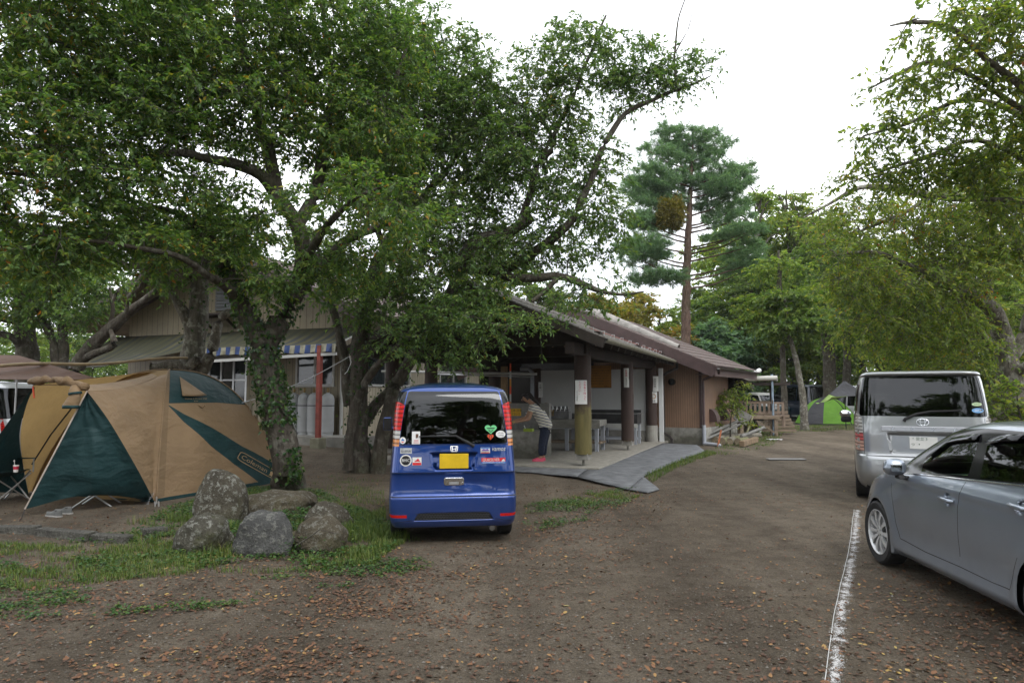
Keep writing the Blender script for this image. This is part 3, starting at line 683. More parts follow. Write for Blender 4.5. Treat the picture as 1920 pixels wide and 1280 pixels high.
    for i in range(9): s.box((sx0, -0.06, 4.35+i*0.11), (sx1, -0.01, 4.44+i*0.11))
    s.build('shutter', M('grey_shutter', (0.13, 0.135, 0.14), 0.5), t)
    s = MB(); s.box((sx0-0.5, -0.7, 4.12), (sx1+0.5, -0.01, 4.18))
    for x in (sx0-0.1, sx1+0.1): s.beam((x, -0.6, 4.12), (x, -0.03, 3.75), 0.06, 0.06)
    s.build('ledge', m_dkwood, t)
    # gable roof
    r = MB()
    for s_ in (1, -1): gable_roof(r, 0, zr, s_*6.15, zr-sl*6.15, -1.3, 11, 16, 0.05)
    r.build('roof', m_roof2, t)
    so_ = MB()
    for s_ in (1, -1): so_.add([(0, -1.2, zr-0.12), (s_*6.1, -1.2, zr-sl*6.1-0.12), (s_*6.1, 0, zr-sl*6.1-0.12), (0, 0, zr-0.12)], [(0,1,2,3)])
    for s_ in (1, -1): so_.add([(s_*half, 0, zr-sl*half-0.12), (s_*6.1, 0, zr-sl*6.1-0.12), (s_*6.1, 10.9, zr-sl*6.1-0.12), (s_*half, 10.9, zr-sl*half-0.12)], [(0,1,2,3)])
    so_.build('soffit', M('beige_soffit', (0.24, 0.205, 0.15), 0.8), t, solid=0.02)
    for s_ in (1, -1):
        bb = MB(); bb.beam((0, -1.33, zr-0.08), (s_*6.17, -1.33, zr-sl*6.17-0.08), 0.05, 0.22); bb.beam((0, -1.25, zr-0.25), (s_*6.1, -1.25, zr-sl*6.1-0.25), 0.05, 0.14); bb.build('barge_board', m_fascia, t)
    # veranda slab
    v = MB(); v.box((-half, -1.0, -0.1), (half+1.3, -0.045, 0.42)); v.build('veranda_slab', m_conc, t, bevel=0.015)
    # striped awning
    x0, x1 = half+0.9, -half-0.6
    m, tt, b = _nodes('striped_canvas'); tcn = tt.nodes.new('ShaderNodeTexCoord'); sp = tt.nodes.new('ShaderNodeSeparateXYZ'); tt.links.new(tcn.outputs['Object'], sp.inputs[0])
    q = tt.nodes.new('ShaderNodeMath'); q.operation = 'MULTIPLY'; q.inputs[1].default_value = 1/0.36; tt.links.new(sp.outputs['X'], q.inputs[0])
    fr = tt.nodes.new('ShaderNodeMath'); fr.operation = 'FRACT'; tt.links.new(q.outputs[0], fr.inputs[0])
    st = _ramp(tt, fr.outputs[0], [(0.0, (0.030, 0.046, 0.085)), (0.46, (0.030, 0.046, 0.085)), (0.5, (0.19, 0.17, 0.085))]); 
    st.color_ramp.interpolation = 'CONSTANT'
    n = _noise(tt, 1.1, 7, stretch=(1, 0.35, 1)); dk = _ramp(tt, n.outputs['Fac'], [(0.38, (0.30, 0.26, 0.16)), (0.66, (1, 1, 1))])
    c = _mix(tt, 0.9, st.outputs[0], dk.outputs[0], 'MULTIPLY')
    n2 = _noise(tt, 0.7, 5); k2 = _ramp(tt, n2.outputs['Fac'], [(0.30, (0.25, 0.25, 0.25)), (0.55, (0.85, 0.85, 0.85))]); c = _mix(tt, k2.outputs[0], c, (0.046, 0.048, 0.024))
    n3 = _noise(tt, 3.5, 5); k3 = _ramp(tt, n3.outputs['Fac'], [(0.70, (0, 0, 0)), (0.74, (1, 1, 1))]); c = _mix(tt, k3.outputs[0], c, (0.30, 0.29, 0.25))
    tt.links.new(c, b.inputs['Base Color']); b.inputs['Roughness'].default_value = 0.75
    mcan = m
    P = []; NX = 90
    for i in range(NX+1):
        k = i/NX; x = x0+(x1-x0)*k; e = float(sstep(0.42, 0.85, k))
        yf = -1.5 - 1.7*e; zf = 2.98 - 0.62*e + 0.03*math.sin(k*40)*(0.3+e); ztp = 3.62
        row = []
        for j in range(13):
            a = j/12; row.append((x+(a*0.6*e), -0.06+(yf+0.06)*a, ztp+(zf-ztp)*a - (0.10+0.22*e)*math.sin(math.pi*a)*(0.5+0.5*abs(math.sin(k*math.pi*4)))))
        P.append(row)
    a_ = MB(); a_.grid(P); aw = a_.build('awning', mcan, t, smooth='all', solid=0.008)
    m, tt, b = _nodes('valance_canvas'); tcn = tt.nodes.new('ShaderNodeTexCoord'); sp = tt.nodes.new('ShaderNodeSeparateXYZ'); tt.links.new(tcn.outputs['Object'], sp.inputs[0])
    q = tt.nodes.new('ShaderNodeMath'); q.operation = 'MULTIPLY'; q.inputs[1].default_value = 1/0.36; tt.links.new(sp.outputs['X'], q.inputs[0])
    fr = tt.nodes.new('ShaderNodeMath'); fr.operation = 'FRACT'; tt.links.new(q.outputs[0], fr.inputs[0])
    st = _ramp(tt, fr.outputs[0], [(0, (0.022, 0.055, 0.19)), (0.5, (0.30, 0.285, 0.21))]); st.color_ramp.interpolation = 'CONSTANT'
    n = _noise(tt, 6, 5); dk = _ramp(tt, n.outputs['Fac'], [(0.35, (0.45, 0.42, 0.36)), (0.6, (1, 1, 1))]); c = _mix(tt, 0.8, st.outputs[0], dk.outputs[0], 'MULTIPLY')
    tt.links.new(c, b.inputs['Base Color'])
    V = []
    for i in range(48):
        p = P[i][-1]; V.append([(p[0], p[1]-0.02, p[2]+0.02), (p[0], p[1]-0.05+0.02*math.sin(i*1.9), p[2]-0.2-0.02*(i % 4 < 2))])
    a_ = MB(); a_.grid(V); a_.build('valance', m, aw, solid=0.006)
    fr_ = MB(); p = P[0][-1]; fr_.beam((p[0], p[1]+0.02, p[2]-0.25), (P[52][-1][0], P[52][-1][1]+0.02, P[52][-1][2]-0.25), 0.05, 0.08); fr_.beam((p[0], p[1], p[2]-0.03), (p[0], -0.02, 3.58), 0.04, 0.04); fr_.build('awning_frame', m_paint, aw)
    lx = -8.0-ox; ly = 1.6-oy
    po = MB(); po.box((lx-0.06, ly-0.06, 0.35), (lx+0.06, ly+0.06, 2.97)); po = po.build('awning_post', m_rust, t)
    fb = MB(); fb.prism([(-0.16,-0.16),(0.16,-0.16),(0.16,0.16),(-0.16,0.16)], 0.0, 0.37, 0, Matrix.Translation((lx, ly, 0.05))); fb.build('post_block', M('mossy_block', (0.21, 0.20, 0.14), 0.9, bump=0.3), po, bevel=0.02)
    # white corner pipe
    c = MB(); c.tube([(half+0.07, -0.06, 0.3), (half+0.07, -0.06, 3.6)], 0.055, 10); c.build('corner_pipe', m_paint, t, smooth=True)
    return t
build_house()

def build_gas():
    mg = M('grey_gas_paint', (0.40, 0.41, 0.42), 0.45, var=0.12, scale=3)
    first = None
    labs = ['grey gas cylinder beside the ivy trunk, leftmost of the row', 'grey gas cylinder second from the ivy trunk', 'grey gas cylinder half hidden behind the red awning post', 'grey gas cylinder between the red post and the house corner']
    for i, u in enumerate((553, 572, 590, 616)):
        x = on_front(u, 2.75); loc_ = W(x, 2.75, 0.42)
        if first is None:
            t = empty('gas_cylinder', loc_, ANG)
            b = MB(); b.lathe([(0.165, 0.0), (0.165, 0.07), (0.185, 0.09), (0.188, 0.14), (0.188, 1.02), (0.182, 1.08), (0.16, 1.15), (0.11, 1.20), (0.05, 1.225), (0.05, 1.25)], 28); b.build('tank', mg, t, smooth=True)
            b = MB(); b.lathe([(0.025, 1.25), (0.03, 1.30), (0.02, 1.36)], 10); b.tube([(0, 0, 1.30), (0.08, -0.03, 1.33)], 0.014, 6); b.lathe([(0.035, 1.36), (0.035, 1.38)], 10); b.build('valve', M('brass', (0.25, 0.17, 0.06), 0.4, 0.8), t, smooth=True)
            b = MB(); b.lathe([(0.19, 0.85), (0.193, 0.855), (0.19, 0.875)], 28); b.build('chain', m_black, t)
            first = t; o = t
        else:
            o = dup(first); o.location = loc_
        tag(o, labs[i], 'gas cylinder', 'grey gas cylinders standing along the house wall')
build_gas()
# ------------------------------------------------------------------ vehicles
from mathutils.bvhtree import BVHTree
def paint(name, col, metal=0.4, rough=0.32, flake=0.06):
    m, t, b = _nodes(name)
    b.inputs['Metallic'].default_value = metal; b.inputs['Roughness'].default_value = rough
    b.inputs['Coat Weight'].default_value = 1.0; b.inputs['Coat Roughness'].default_value = 0.025
    n = _noise(t, 1.6, 5); r = _ramp(t, n.outputs['Fac'], [(0.3, tuple(c*(1-flake) for c in col)), (0.7, tuple(c*(1+flake) for c in col))])
    # thin road dust low on the body
    tcn = t.nodes.new('ShaderNodeTexCoord'); sp = t.nodes.new('ShaderNodeSeparateXYZ'); t.links.new(tcn.outputs['Object'], sp.inputs[0])
    mr = t.nodes.new('ShaderNodeMapRange'); mr.inputs[1].default_value = 0.75; mr.inputs[2].default_value = 0.1; mr.inputs[3].default_value = 0; mr.inputs[4].default_value = 0.28
    t.links.new(sp.outputs['Z'], mr.inputs[0]); n2 = _noise(t, 9, 6)
    mu = t.nodes.new('ShaderNodeMath'); mu.operation = 'MULTIPLY'; t.links.new(mr.outputs[0], mu.inputs[0]); t.links.new(n2.outputs['Fac'], mu.inputs[1])
    c = _mix(t, mu.outputs[0], r.outputs[0], (0.16, 0.14, 0.115)); t.links.new(c, b.inputs['Base Color'])
    rr = t.nodes.new('ShaderNodeMapRange'); rr.inputs[3].default_value = rough; rr.inputs[4].default_value = rough+0.35; t.links.new(mu.outputs[0], rr.inputs[0]); rr.inputs[2].default_value = 0.25
    t.links.new(rr.outputs[0], b.inputs['Roughness'])
    return m
def glass_mat(name, tint, trans=0.5):
    m = bpy.data.materials.new(name); m.use_nodes = True; t = m.node_tree; t.nodes.clear()
    o = t.nodes.new('ShaderNodeOutputMaterial'); tr = t.nodes.new('ShaderNodeBsdfTransparent'); tr.inputs[0].default_value = (*tint, 1)
    gl = t.nodes.new('ShaderNodeBsdfGlossy'); gl.inputs['Roughness'].default_value = 0.015; gl.inputs[0].default_value = (0.95, 0.97, 1, 1)
    fr = t.nodes.new('ShaderNodeFresnel'); fr.inputs[0].default_value = 1.55
    mx_ = t.nodes.new('ShaderNodeMixShader'); t.links.new(fr.outputs[0], mx_.inputs[0]); t.links.new(tr.outputs[0], mx_.inputs[1]); t.links.new(gl.outputs[0], mx_.inputs[2]); t.links.new(mx_.outputs[0], o.inputs[0])
    return m
m_privacy = glass_mat('privacy_glass', (0.055, 0.06, 0.062))
m_clear = glass_mat('green_glass', (0.50, 0.66, 0.58))
m_tyre = M('tyre_rubber', (0.020, 0.020, 0.020), 0.8, var=0.3, scale=14, bump=0.2, bscale=90)
m_rim = M('alloy_rim', (0.58, 0.585, 0.59), 0.3, 0.35, var=0.08)
m_chrome = M('chrome', (0.75, 0.76, 0.78), 0.08, 1.0, var=0.03)
m_under = M('dark_underbody', (0.012, 0.012, 0.012), 0.9, var=0.2)
def lens(name, col, rough=0.22, bump=0.12):
    m, t, b = _nodes(name); b.inputs['Roughness'].default_value = rough; b.inputs['Coat Weight'].default_value = .25; b.inputs['Specular IOR Level'].default_value = .35
    tcn = t.nodes.new('ShaderNodeTexCoord'); w = t.nodes.new('ShaderNodeTexWave'); w.bands_direction = 'Z'; w.inputs['Scale'].default_value = 6.5
    t.links.new(tcn.outputs['Object'], w.inputs['Vector'])
    r = _ramp(t, w.outputs['Fac'], [(0.10, tuple(c*0.35 for c in col)), (0.35, col), (0.85, tuple(min(1, c*1.15) for c in col))])
    t.links.new(r.outputs[0], b.inputs['Base Color']); _bump(t, b, w.outputs['Fac'], bump, 0.01); return m
m_lred = lens('red_lens', (0.46, 0.006, 0.003)); m_lclear = lens('clear_lens', (0.42, 0.41, 0.39)); m_lamber = lens('amber_lens', (0.55, 0.22, 0.08))
m_refl = M('red_reflector', (0.45, 0.012, 0.01), 0.15, var=0.1)
m_seat = M('grey_seat_cloth', (0.16, 0.165, 0.16), 0.9, var=0.2)
m_dash = M('dark_dash', (0.035, 0.037, 0.038), 0.7, var=0.2)

def pchip(xs, ys, xq):
    xs = np.asarray(xs, float); ys = np.asarray(ys, float); h = np.diff(xs); d = np.diff(ys)/h
    m = np.zeros(len(xs)); m[0] = d[0]; m[-1] = d[-1]
    for i in range(1, len(xs)-1):
        if d[i-1]*d[i] > 0:
            w1 = 2*h[i]+h[i-1]; w2 = h[i]+2*h[i-1]; m[i] = (w1+w2)/(w1/d[i-1]+w2/d[i])
    k = np.clip(np.searchsorted(xs, xq, side='right')-1, 0, len(xs)-2); t = (xq-xs[k])/h[k]
    return ((2*t**3-3*t**2+1)*ys[k] + (t**3-2*t**2+t)*h[k]*m[k] + (-2*t**3+3*t**2)*ys[k+1] + (t**3-t**2)*h[k]*m[k+1])
def body_bm(prof, M4=44, sub=5, bump=None):
    """closed body from plan outlines; prof rows: z, x front, x rear, half width, exponent front, exponent rear"""
    P = np.array(prof, float)
    s = np.concatenate([[0], np.cumsum(np.hypot(np.diff(P[:, 0]), 0.35*np.hypot(np.diff(P[:, 1]), np.diff(P[:, 2]))) + 0.004)])
    q = np.concatenate([np.linspace(s[i], s[i+1], sub, endpoint=False) for i in range(len(s)-1)] + [[s[-1]]])
    C = np.stack([pchip(s, P[:, k], q) for k in range(6)], 1)
    bm = bmesh.new(); rows = []
    th = np.linspace(0, math.pi/2, 600)
    def quarter(a, b, n):
        x = a*np.cos(th)**(2/n); y = b*np.sin(th)**(2/n)
        L = np.concatenate([[0], np.cumsum(np.hypot(np.diff(x), np.diff(y)))]); t = np.linspace(0, L[-1], M4+1)
        return np.interp(t, L, x), np.interp(t, L, y)
    for z, xf, xr, w, nf, nr in C:
        cx = 0.5*(xf+xr); fx, fy = quarter(xf-cx, w, nf); rx, ry = quarter(cx-xr, w, nr)
        X = np.concatenate([cx+fx[:-1], cx-rx[::-1][:-1], cx-rx[:-1], cx+fx[::-1][:-1]])
        Y = np.concatenate([fy[:-1], ry[::-1][:-1], -ry[:-1], -fy[::-1][:-1]])
        rows.append([bm.verts.new((x, y, z) if bump is None else bump(x, y, z)) for x, y in zip(X, Y)])
    n = len(rows[0])
    for i in range(len(rows)-1):
        for j in range(n): bm.faces.new((rows[i][j], rows[i][(j+1) % n], rows[i+1][(j+1) % n], rows[i+1][j]))
    top = rows[-1]; zt = C[-1, 0]; cx = 0.5*(C[-1, 1]+C[-1, 2])
    for k, f_ in enumerate((0.66, 0.33)):
        nw = [bm.verts.new((cx+(v.co.x-cx)*f_, v.co.y*f_, zt+0.006*(k+1))) for v in rows[-1]]
        for j in range(n): bm.faces.new((top[j], top[(j+1) % n], nw[(j+1) % n], nw[j]))
        top = nw
    c = bm.verts.new((cx, 0, zt+0.016))
    for j in range(n): bm.faces.new((top[j], top[(j+1) % n], c))
    bm.faces.new(rows[0][::-1])
    for f in bm.faces: f.smooth = True
    bm.normal_update(); return bm
def in_poly(p, poly):
    c = False; j = len(poly)-1
    for i in range(len(poly)):
        xi, yi = poly[i]; xj, yj = poly[j]
        if (yi > p[1]) != (yj > p[1]) and p[0] < (xj-xi)*(p[1]-yi)/(yj-yi)+xi: c = not c
        j = i
    return c
def cut(bm, poly, ax, pred):
    """cut a polygon (in the axis plane ax, e.g. 'yz') into the surface; returns the faces inside"""
    ia, ib = 'xyz'.index(ax[0]), 'xyz'.index(ax[1])
    lo = [min(p[k] for p in poly)-0.02 for k in (0, 1)]; hi = [max(p[k] for p in poly)+0.02 for k in (0, 1)]
    faces = []
    for f in bm.faces:
        if not pred(f): continue
        A = [v.co[ia] for v in f.verts]; B = [v.co[ib] for v in f.verts]
        if max(A) < lo[0] or min(A) > hi[0] or max(B) < lo[1] or min(B) > hi[1]: continue
        faces.append(f)
    n = len(poly)
    for i in range(n):
        p, q = poly[i], poly[(i+1) % n]; d = (q[0]-p[0], q[1]-p[1]); L = math.hypot(*d)
        if L < 1e-6: continue
        no = [0, 0, 0]; no[ia] = -d[1]/L; no[ib] = d[0]/L; co = [0, 0, 0]; co[ia], co[ib] = p
        near = []; rest = []
        for f in faces:
            A = [v.co[ia] for v in f.verts]; B = [v.co[ib] for v in f.verts]
            if max(A) < min(p[0], q[0])-0.03 or min(A) > max(p[0], q[0])+0.03 or max(B) < min(p[1], q[1])-0.03 or min(B) > max(p[1], q[1])+0.03: rest.append(f)
            else: near.append(f)
        if not near: continue
        g = set(near)
        for f in near: g.update(f.edges); g.update(f.verts)
        r = bmesh.ops.bisect_plane(bm, geom=list(g), dist=1e-5, plane_co=co, plane_no=no)
        faces = [f for f in rest if f.is_valid] + [f for f in r['geom'] if isinstance(f, bmesh.types.BMFace)]
    out = []
    for f in set(faces):
        c = f.calc_center_median()
        if in_poly((c[ia], c[ib]), poly): out.append(f)
    return out
def roundp(poly, r, k=4):
    out = []; n = len(poly)
    for i in range(n):
        p0, p, p1 = Vector(poly[i-1]), Vector(poly[i]), Vector(poly[(i+1) % n])
        a = (p0-p); b = (p1-p); rr = min(r, a.length*0.45, b.length*0.45); a = p+a.normalized()*rr; b = p+b.normalized()*rr
        for j in range(k+1):
            t = j/k; out.append(tuple((1-t)**2*a + 2*t*(1-t)*p + t*t*b))
    return out
def strip(a, b, w):
    a, b = Vector(a), Vector(b); d = (b-a).normalized(); n = Vector((-d.y, d.x))*w/2
    return [tuple(a+n), tuple(b+n), tuple(b-n), tuple(a-n)]
def extract(bm, faces, name, mat, parent, off=0.0):
    vm = {}; vs = []; fs = []
    for f in faces:
        idx = []
        for v in f.verts:
            if v not in vm: vm[v] = len(vs); vs.append(tuple(v.co + v.normal*off))
            idx.append(vm[v])
        fs.append(idx)
    me = bpy.data.meshes.new(name); me.from_pydata(vs, [], fs); me.materials.append(mat)
    for p in me.polygons: p.use_smooth = True
    bmesh.ops.delete(bm, geom=faces, context='FACES_ONLY') if off <= 0 else None
    return link(name, me, parent)
def finish(bm, name, mats, parent):
    me = bpy.data.meshes.new(name); loose = [v for v in bm.verts if not v.link_faces]
    bmesh.ops.delete(bm, geom=loose, context='VERTS')
    bm.to_mesh(me); bm.free()
    for m in mats: me.materials.append(m)
    return link(name, me, parent)
def circle2(c, r, n=22, a0=0, a1=2*math.pi): return [(c[0]+r*math.cos(a0+(a1-a0)*k/n), c[1]+r*math.sin(a0+(a1-a0)*k/n)) for k in range(n)]
def wheel(parent, c, r, w, side, rim_r, spokes=10, mat=m_rim, cap=None, twin=True):
    """wheel whose axle runs along y; side +1 = outer face towards +y"""
    Mx = Matrix.Translation(c) @ Matrix.Rotation(-side*math.pi/2, 4, 'X')
    t = MB(); h = w/2
    t.lathe([(rim_r, -h*0.9), (r*0.93, -h), (r*0.985, -h*0.85), (r, -h*0.5), (r, h*0.5), (r*0.985, h*0.85), (r*0.93, h), (rim_r+0.012, h*0.93), (rim_r, h*0.85)], 48, 0, Mx, False)
    tread = MB()
    for k in range(60):
        a = 2*math.pi*k/60
        t.box((r*0.985, -h*0.82, -0.005), (r*1.004, -h*0.35, 0.005), 0, Mx @ Matrix.Rotation(a, 4, 'Z') @ Matrix.Rotation(math.pi/2, 4, 'X'))
        t.box((r*0.985, h*0.35, -0.005), (r*1.004, h*0.82, 0.005), 0, Mx @ Matrix.Rotation(a+0.03, 4, 'Z') @ Matrix.Rotation(math.pi/2, 4, 'X'))
    wt = t.build('wheel', m_tyre, parent, smooth=True)
    m = MB(); m.lathe([(rim_r, -h*0.8), (rim_r*0.94, -h*0.5), (rim_r*0.93, h*0.5), (rim_r, h*0.88), (rim_r*1.03, h*0.92), (rim_r*1.0, h*0.95), (rim_r*0.955, h*0.80)], 48, 0, Mx, False)
    for k in range(spokes):
        a = 2*math.pi*k/spokes
        for s_ in ((-1, 1) if twin else (0,)):
            w0, w1 = (0.020, 0.016) if twin else (0.045, 0.032)
            a0 = a + s_*0.10; a1 = a + s_*0.15
            p = Vector((0.045*math.cos(a0), 0.045*math.sin(a0), h*0.72)); q = Vector((rim_r*0.96*math.cos(a1), rim_r*0.96*math.sin(a1), h*0.80))
            if twin: m.beam(Mx @ p, Mx @ q, w0, 0.022, 0, up=tuple(Mx.to_3x3() @ Vector((0, 0, 1))))
            else:
                d = Vector((-math.sin(a), math.cos(a), 0)); mid = (p+q)/2 + Vector((0, 0, 0.012))
                m.add([Mx @ (p+d*0.013), Mx @ (p-d*0.013), Mx @ (mid+d*0.017), Mx @ (mid-d*0.017), Mx @ (q+d*0.027), Mx @ (q-d*0.027),
                       Mx @ (p+d*0.01-Vector((0,0,.03))), Mx @ (p-d*0.01-Vector((0,0,.03))), Mx @ (mid+d*0.01-Vector((0,0,.03))), Mx @ (mid-d*0.01-Vector((0,0,.03))), Mx @ (q+d*0.015-Vector((0,0,.03))), Mx @ (q-d*0.015-Vector((0,0,.03)))],
                      [(0,1,3,2),(2,3,5,4),(0,2,8,6),(2,4,10,8),(1,7,9,3),(3,9,11,5)])
    m.lathe([(0.058, h*0.55), (0.058, h*0.72), (0.035, h*0.77), (0.0001, h*0.78)], 20, 0, Mx)
    m.build('rim', mat, wt, smooth=True)
    d = MB(); d.lathe([(0.0001, h*0.15), (rim_r*0.9, h*0.15), (rim_r*0.9, -h*0.7), (0.0001, -h*0.7)], 24, 0, Mx); d.lathe([(0.0001, h*0.3), (rim_r*0.62, h*0.3), (rim_r*0.62, h*0.1)], 24, 1, Mx)
    for k in range(5): a = 2*math.pi*k/5; d.lathe([(0.009, h*0.72), (0.009, h*0.79), (0.0001, h*0.79)], 8, 1, Mx @ Matrix.Translation((0.038*math.cos(a), 0.038*math.sin(a), 0)))
    d.build('hub', [m_under, m_steel], wt)
    return wt
def decal(parent, name, surf, y0, y1, z0, z1, mats, items=(), shape='rect', off=0.004, label=None):
    """flat sticker laid on the rear surface; y runs left; items: (text, size, y, z, material, width)"""
    mb = MB(); cy, cz = (y0+y1)/2, (z0+z1)/2; hw, hh = (y1-y0)/2, (z1-z0)/2
    n = lambda y, z, o=off: tuple(surf(y, z) + Vector((-o, 0, 0)))
    if shape == 'rect':
        mb.grid([[n(y0+(y1-y0)*j/6, z0+(z1-z0)*i/3) for j in range(7)] for i in range(4)], 0)
    elif shape == 'ellipse':
        ring = [n(cy+hw*math.cos(a), cz+hh*math.sin(a)) for a in np.linspace(0, 2*math.pi, 28, endpoint=False)]; mb.add([n(cy, cz)]+ring, [(0, 1+k, 1+(k+1) % 28) for k in range(28)], 0)
    elif shape == 'heart':
        hp = []
        for a in np.linspace(0, 2*math.pi, 40, endpoint=False): hp.append((16*math.sin(a)**3/17, (13*math.cos(a)-5*math.cos(2*a)-2*math.cos(3*a)-math.cos(4*a)+2)/15))
        ring = [n(cy+hw*x, cz+hh*z) for x, z in hp]; mb.add([n(cy, cz)]+ring, [(0, 1+k, 1+(k+1) % 40) for k in range(40)], 0)
    for it in items:
        if callable(it): it(mb, n); continue
        s, sz, y, z, mi, wid = it
        add_text(mb, s, sz, lambda v, y=y, z=z: n(y - v[0], z + v[1], off+0.003), mi, wid=wid)
    o = mb.build(name, mats, parent, fix=False)
    if label: o['label'] = label
    return o
def surf_fn(bm):
    bv = BVHTree.FromBMesh(bm)
    def f(y, z):
        h = bv.ray_cast(Vector((-6, y, z)), Vector((1, 0, 0)))
        return h[0] if h[0] is not None else Vector((-1.6, y, z))
    return f
def rear(lim): return lambda f: f.normal.x < -0.25 and f.calc_center_median().x < lim
def sidep(s): return lambda f: f.normal.y*s > 0.35
def both(f): return abs(f.normal.y) > 0.35

# ---------------------------------------------------------------- blue micro van, seen from behind
def build_blue_van():
    rc = gnd(846, 1000); yaw = math.pi/2 + R(7.5); SCL = 0.95; LIFT = 0.075
    h = Vector((math.cos(yaw), math.sin(yaw), 0)); org = Vector((rc.x, rc.y, 0)) + h*1.02*SCL
    t = empty('blue_van', (org.x, org.y, G(org.x, org.y)), yaw, 'metallic blue boxy micro van with stickers on its tailgate, seen from behind', 'van')
    prof = [(.13, 1.62, -1.64, .705, 6, 15), (.20, 1.66, -1.675, .728, 6, 16), (.34, 1.70, -1.685, .737, 6, 18), (.445, 1.70, -1.688, .738, 6, 18), (.462, 1.70, -1.682, .7385, 6, 18), (.478, 1.70, -1.656, .7375, 6, 18),
            (.52, 1.69, -1.640, .737, 6, 18), (.62, 1.68, -1.636, .735, 6, 18), (.715, 1.66, -1.640, .731, 6, 18), (.735, 1.66, -1.652, .730, 6, 18), (.76, 1.65, -1.648, .728, 6, 18), (.95, 1.60, -1.633, .717, 6, 16), (1.05, 1.50, -1.622, .708, 6, 16), (1.30, 1.25, -1.575, .700, 6, 15),
            (1.50, 1.00, -1.525, .682, 6, 14), (1.60, .88, -1.49, .660, 6, 13), (1.665, .80, -1.445, .630, 6, 12), (1.70, .72, -1.39, .575, 5, 8), (1.735, .60, -1.20, .46, 5, 6), (1.765, .35, -.8, .30, 4, 4)]
    def dent(x, y, z):
        if x < -1.5: x += 0.018*math.exp(-((y+0.24)/0.13)**2 - ((z-0.60)/0.07)**2) - 0.010*math.exp(-((y+0.12)/0.10)**2 - ((z-0.555)/0.035)**2)
        return x, y, z
    bm = body_bm(prof, 48, 4, dent); surf = surf_fn(bm)
    mb_ = paint('blue_metallic', (0.002, 0.040, 0.225), 0.55, 0.30)
    rl = rear(-1.3); wrap = lambda f: f.calc_center_median().x < -1.28 and f.normal.z < 0.8
    # lamps, outside of the window
    lamps = []
    for s in (1, -1):
        P = lambda pts: [(s*y, z) for y, z in pts][::s]
        red = cut(bm, P([(.566, 1.50), (.64, 1.53), (.80, 1.53), (.80, 1.21), (.606, 1.21)]), 'yz', wrap)
        lamps.append((s, red, 'tail_light', m_lred))
    for s, red, n, mm in lamps: pass
    win = cut(bm, roundp([(-.618, 1.055), (.618, 1.055), (.592, 1.30), (.560, 1.50), (.528, 1.655), (-.528, 1.655), (-.560, 1.50), (-.592, 1.30)], 0.03, 3), 'yz', rl)
    wo = extract(bm, [f for f in win if f.is_valid], 'rear_window', m_privacy, t)
    for s in (1, -1):
        P = lambda pts: [(s*y, z) for y, z in pts][::s]
        lo = extract(bm, [f for f in cut(bm, P([(.566, 1.50), (.64, 1.53), (.80, 1.53), (.80, 1.21), (.606, 1.21)]), 'yz', wrap)], 'tail_light', m_lred, t)
        f = cut(bm, P([(.608, 1.209), (.80, 1.209), (.80, 1.115), (.616, 1.115)]), 'yz', wrap); extract(bm, f, 'clear_lens', m_lclear, lo)
        f = cut(bm, P([(.617, 1.114), (.80, 1.114), (.80, 1.03), (.624, 1.03)]), 'yz', wrap); extract(bm, f, 'amber_lens', m_lamber, lo)
        # black corner panel above the lamp
        f = cut(bm, P([(.538, 1.655), (.60, 1.65), (.80, 1.65), (.80, 1.535), (.572, 1.505)]), 'yz', wrap)
        extract(bm, f, 'corner_panel', m_blackgl, t)
        # side windows
        f = cut(bm, roundp([(-1.27, 1.02), (-.45, 1.02), (-.45, 1.55), (-1.24, 1.55)], 0.04), 'xz', sidep(s)); extract(bm, f, 'side_window', m_privacy, t)
        f = cut(bm, roundp([(-.40, 1.02), (.5, 1.0), (.5, 1.55), (-.40, 1.55)], 0.04), 'xz', sidep(s)); extract(bm, f, 'side_window', m_privacy, t)
        f = cut(bm, roundp([(.54, 1.0), (1.2, 1.0), (.92, 1.5), (.54, 1.55)], 0.04), 'xz', sidep(s)); extract(bm, f, 'side_window', m_clear, t)
        for xw in (-1.02, 1.32):
            f = cut(bm, circle2((xw, 0.272-LIFT), 0.305), 'xz', sidep(s)); bmesh.ops.delete(bm, geom=f, context='FACES_ONLY')
    f = cut(bm, roundp([(-.6, 1.06), (.6, 1.06), (.5, 1.55), (-.5, 1.55)], .04), 'yz', lambda f: f.normal.x > 0.2 and f.calc_center_median().x > .5); extract(bm, f, 'windscreen', m_clear, t)
    # plate recess
    f = cut(bm, roundp([(-.285, .965), (-.235, .755), (.235, .755), (.285, .965)], 0.03, 3), 'yz', rl)
    r = bmesh.ops.inset_region(bm, faces=f, thickness=0.022, depth=-0.018, use_even_offset=True)
    # dark seams
    seams = [strip((-.70, .738), (.70, .738), .006), strip((-.735, .470), (.735, .470), .010), strip((-.69, 1.047), (.69, 1.047), .007), strip((-.655, .19), (-.47, .215), .006), strip((.655, .19), (.47, .215), .006)]
    for sm in seams:
        for f in cut(bm, sm, 'yz', rl): f.material_index = 1
    f = cut(bm, roundp([(-.455, .205), (.455, .205), (.40, .295), (-.40, .295)], 0.02, 3), 'yz', rl)
    r = bmesh.ops.inset_region(bm, faces=f, thickness=0.006, depth=-0.012)
    g = extract(bm, f, 'bumper_grille', m_black, t)
    hx = MB()
    for i in range(26):
        for j in range(4):
            y = -.40+i*.032+(j % 2)*.016; z = .218+j*.021; p = surf(y, z); ring = []
            hx.tube([(p.x-0.002, y-.012, z), (p.x-0.002, y-.006, z+.009), (p.x-0.002, y+.006, z+.009), (p.x-0.002, y+.012, z)], 0.0022, 4, cap=False)
    hx.build('grille_mesh', M('grille_plastic', (0.05, 0.05, 0.052), 0.5), g)
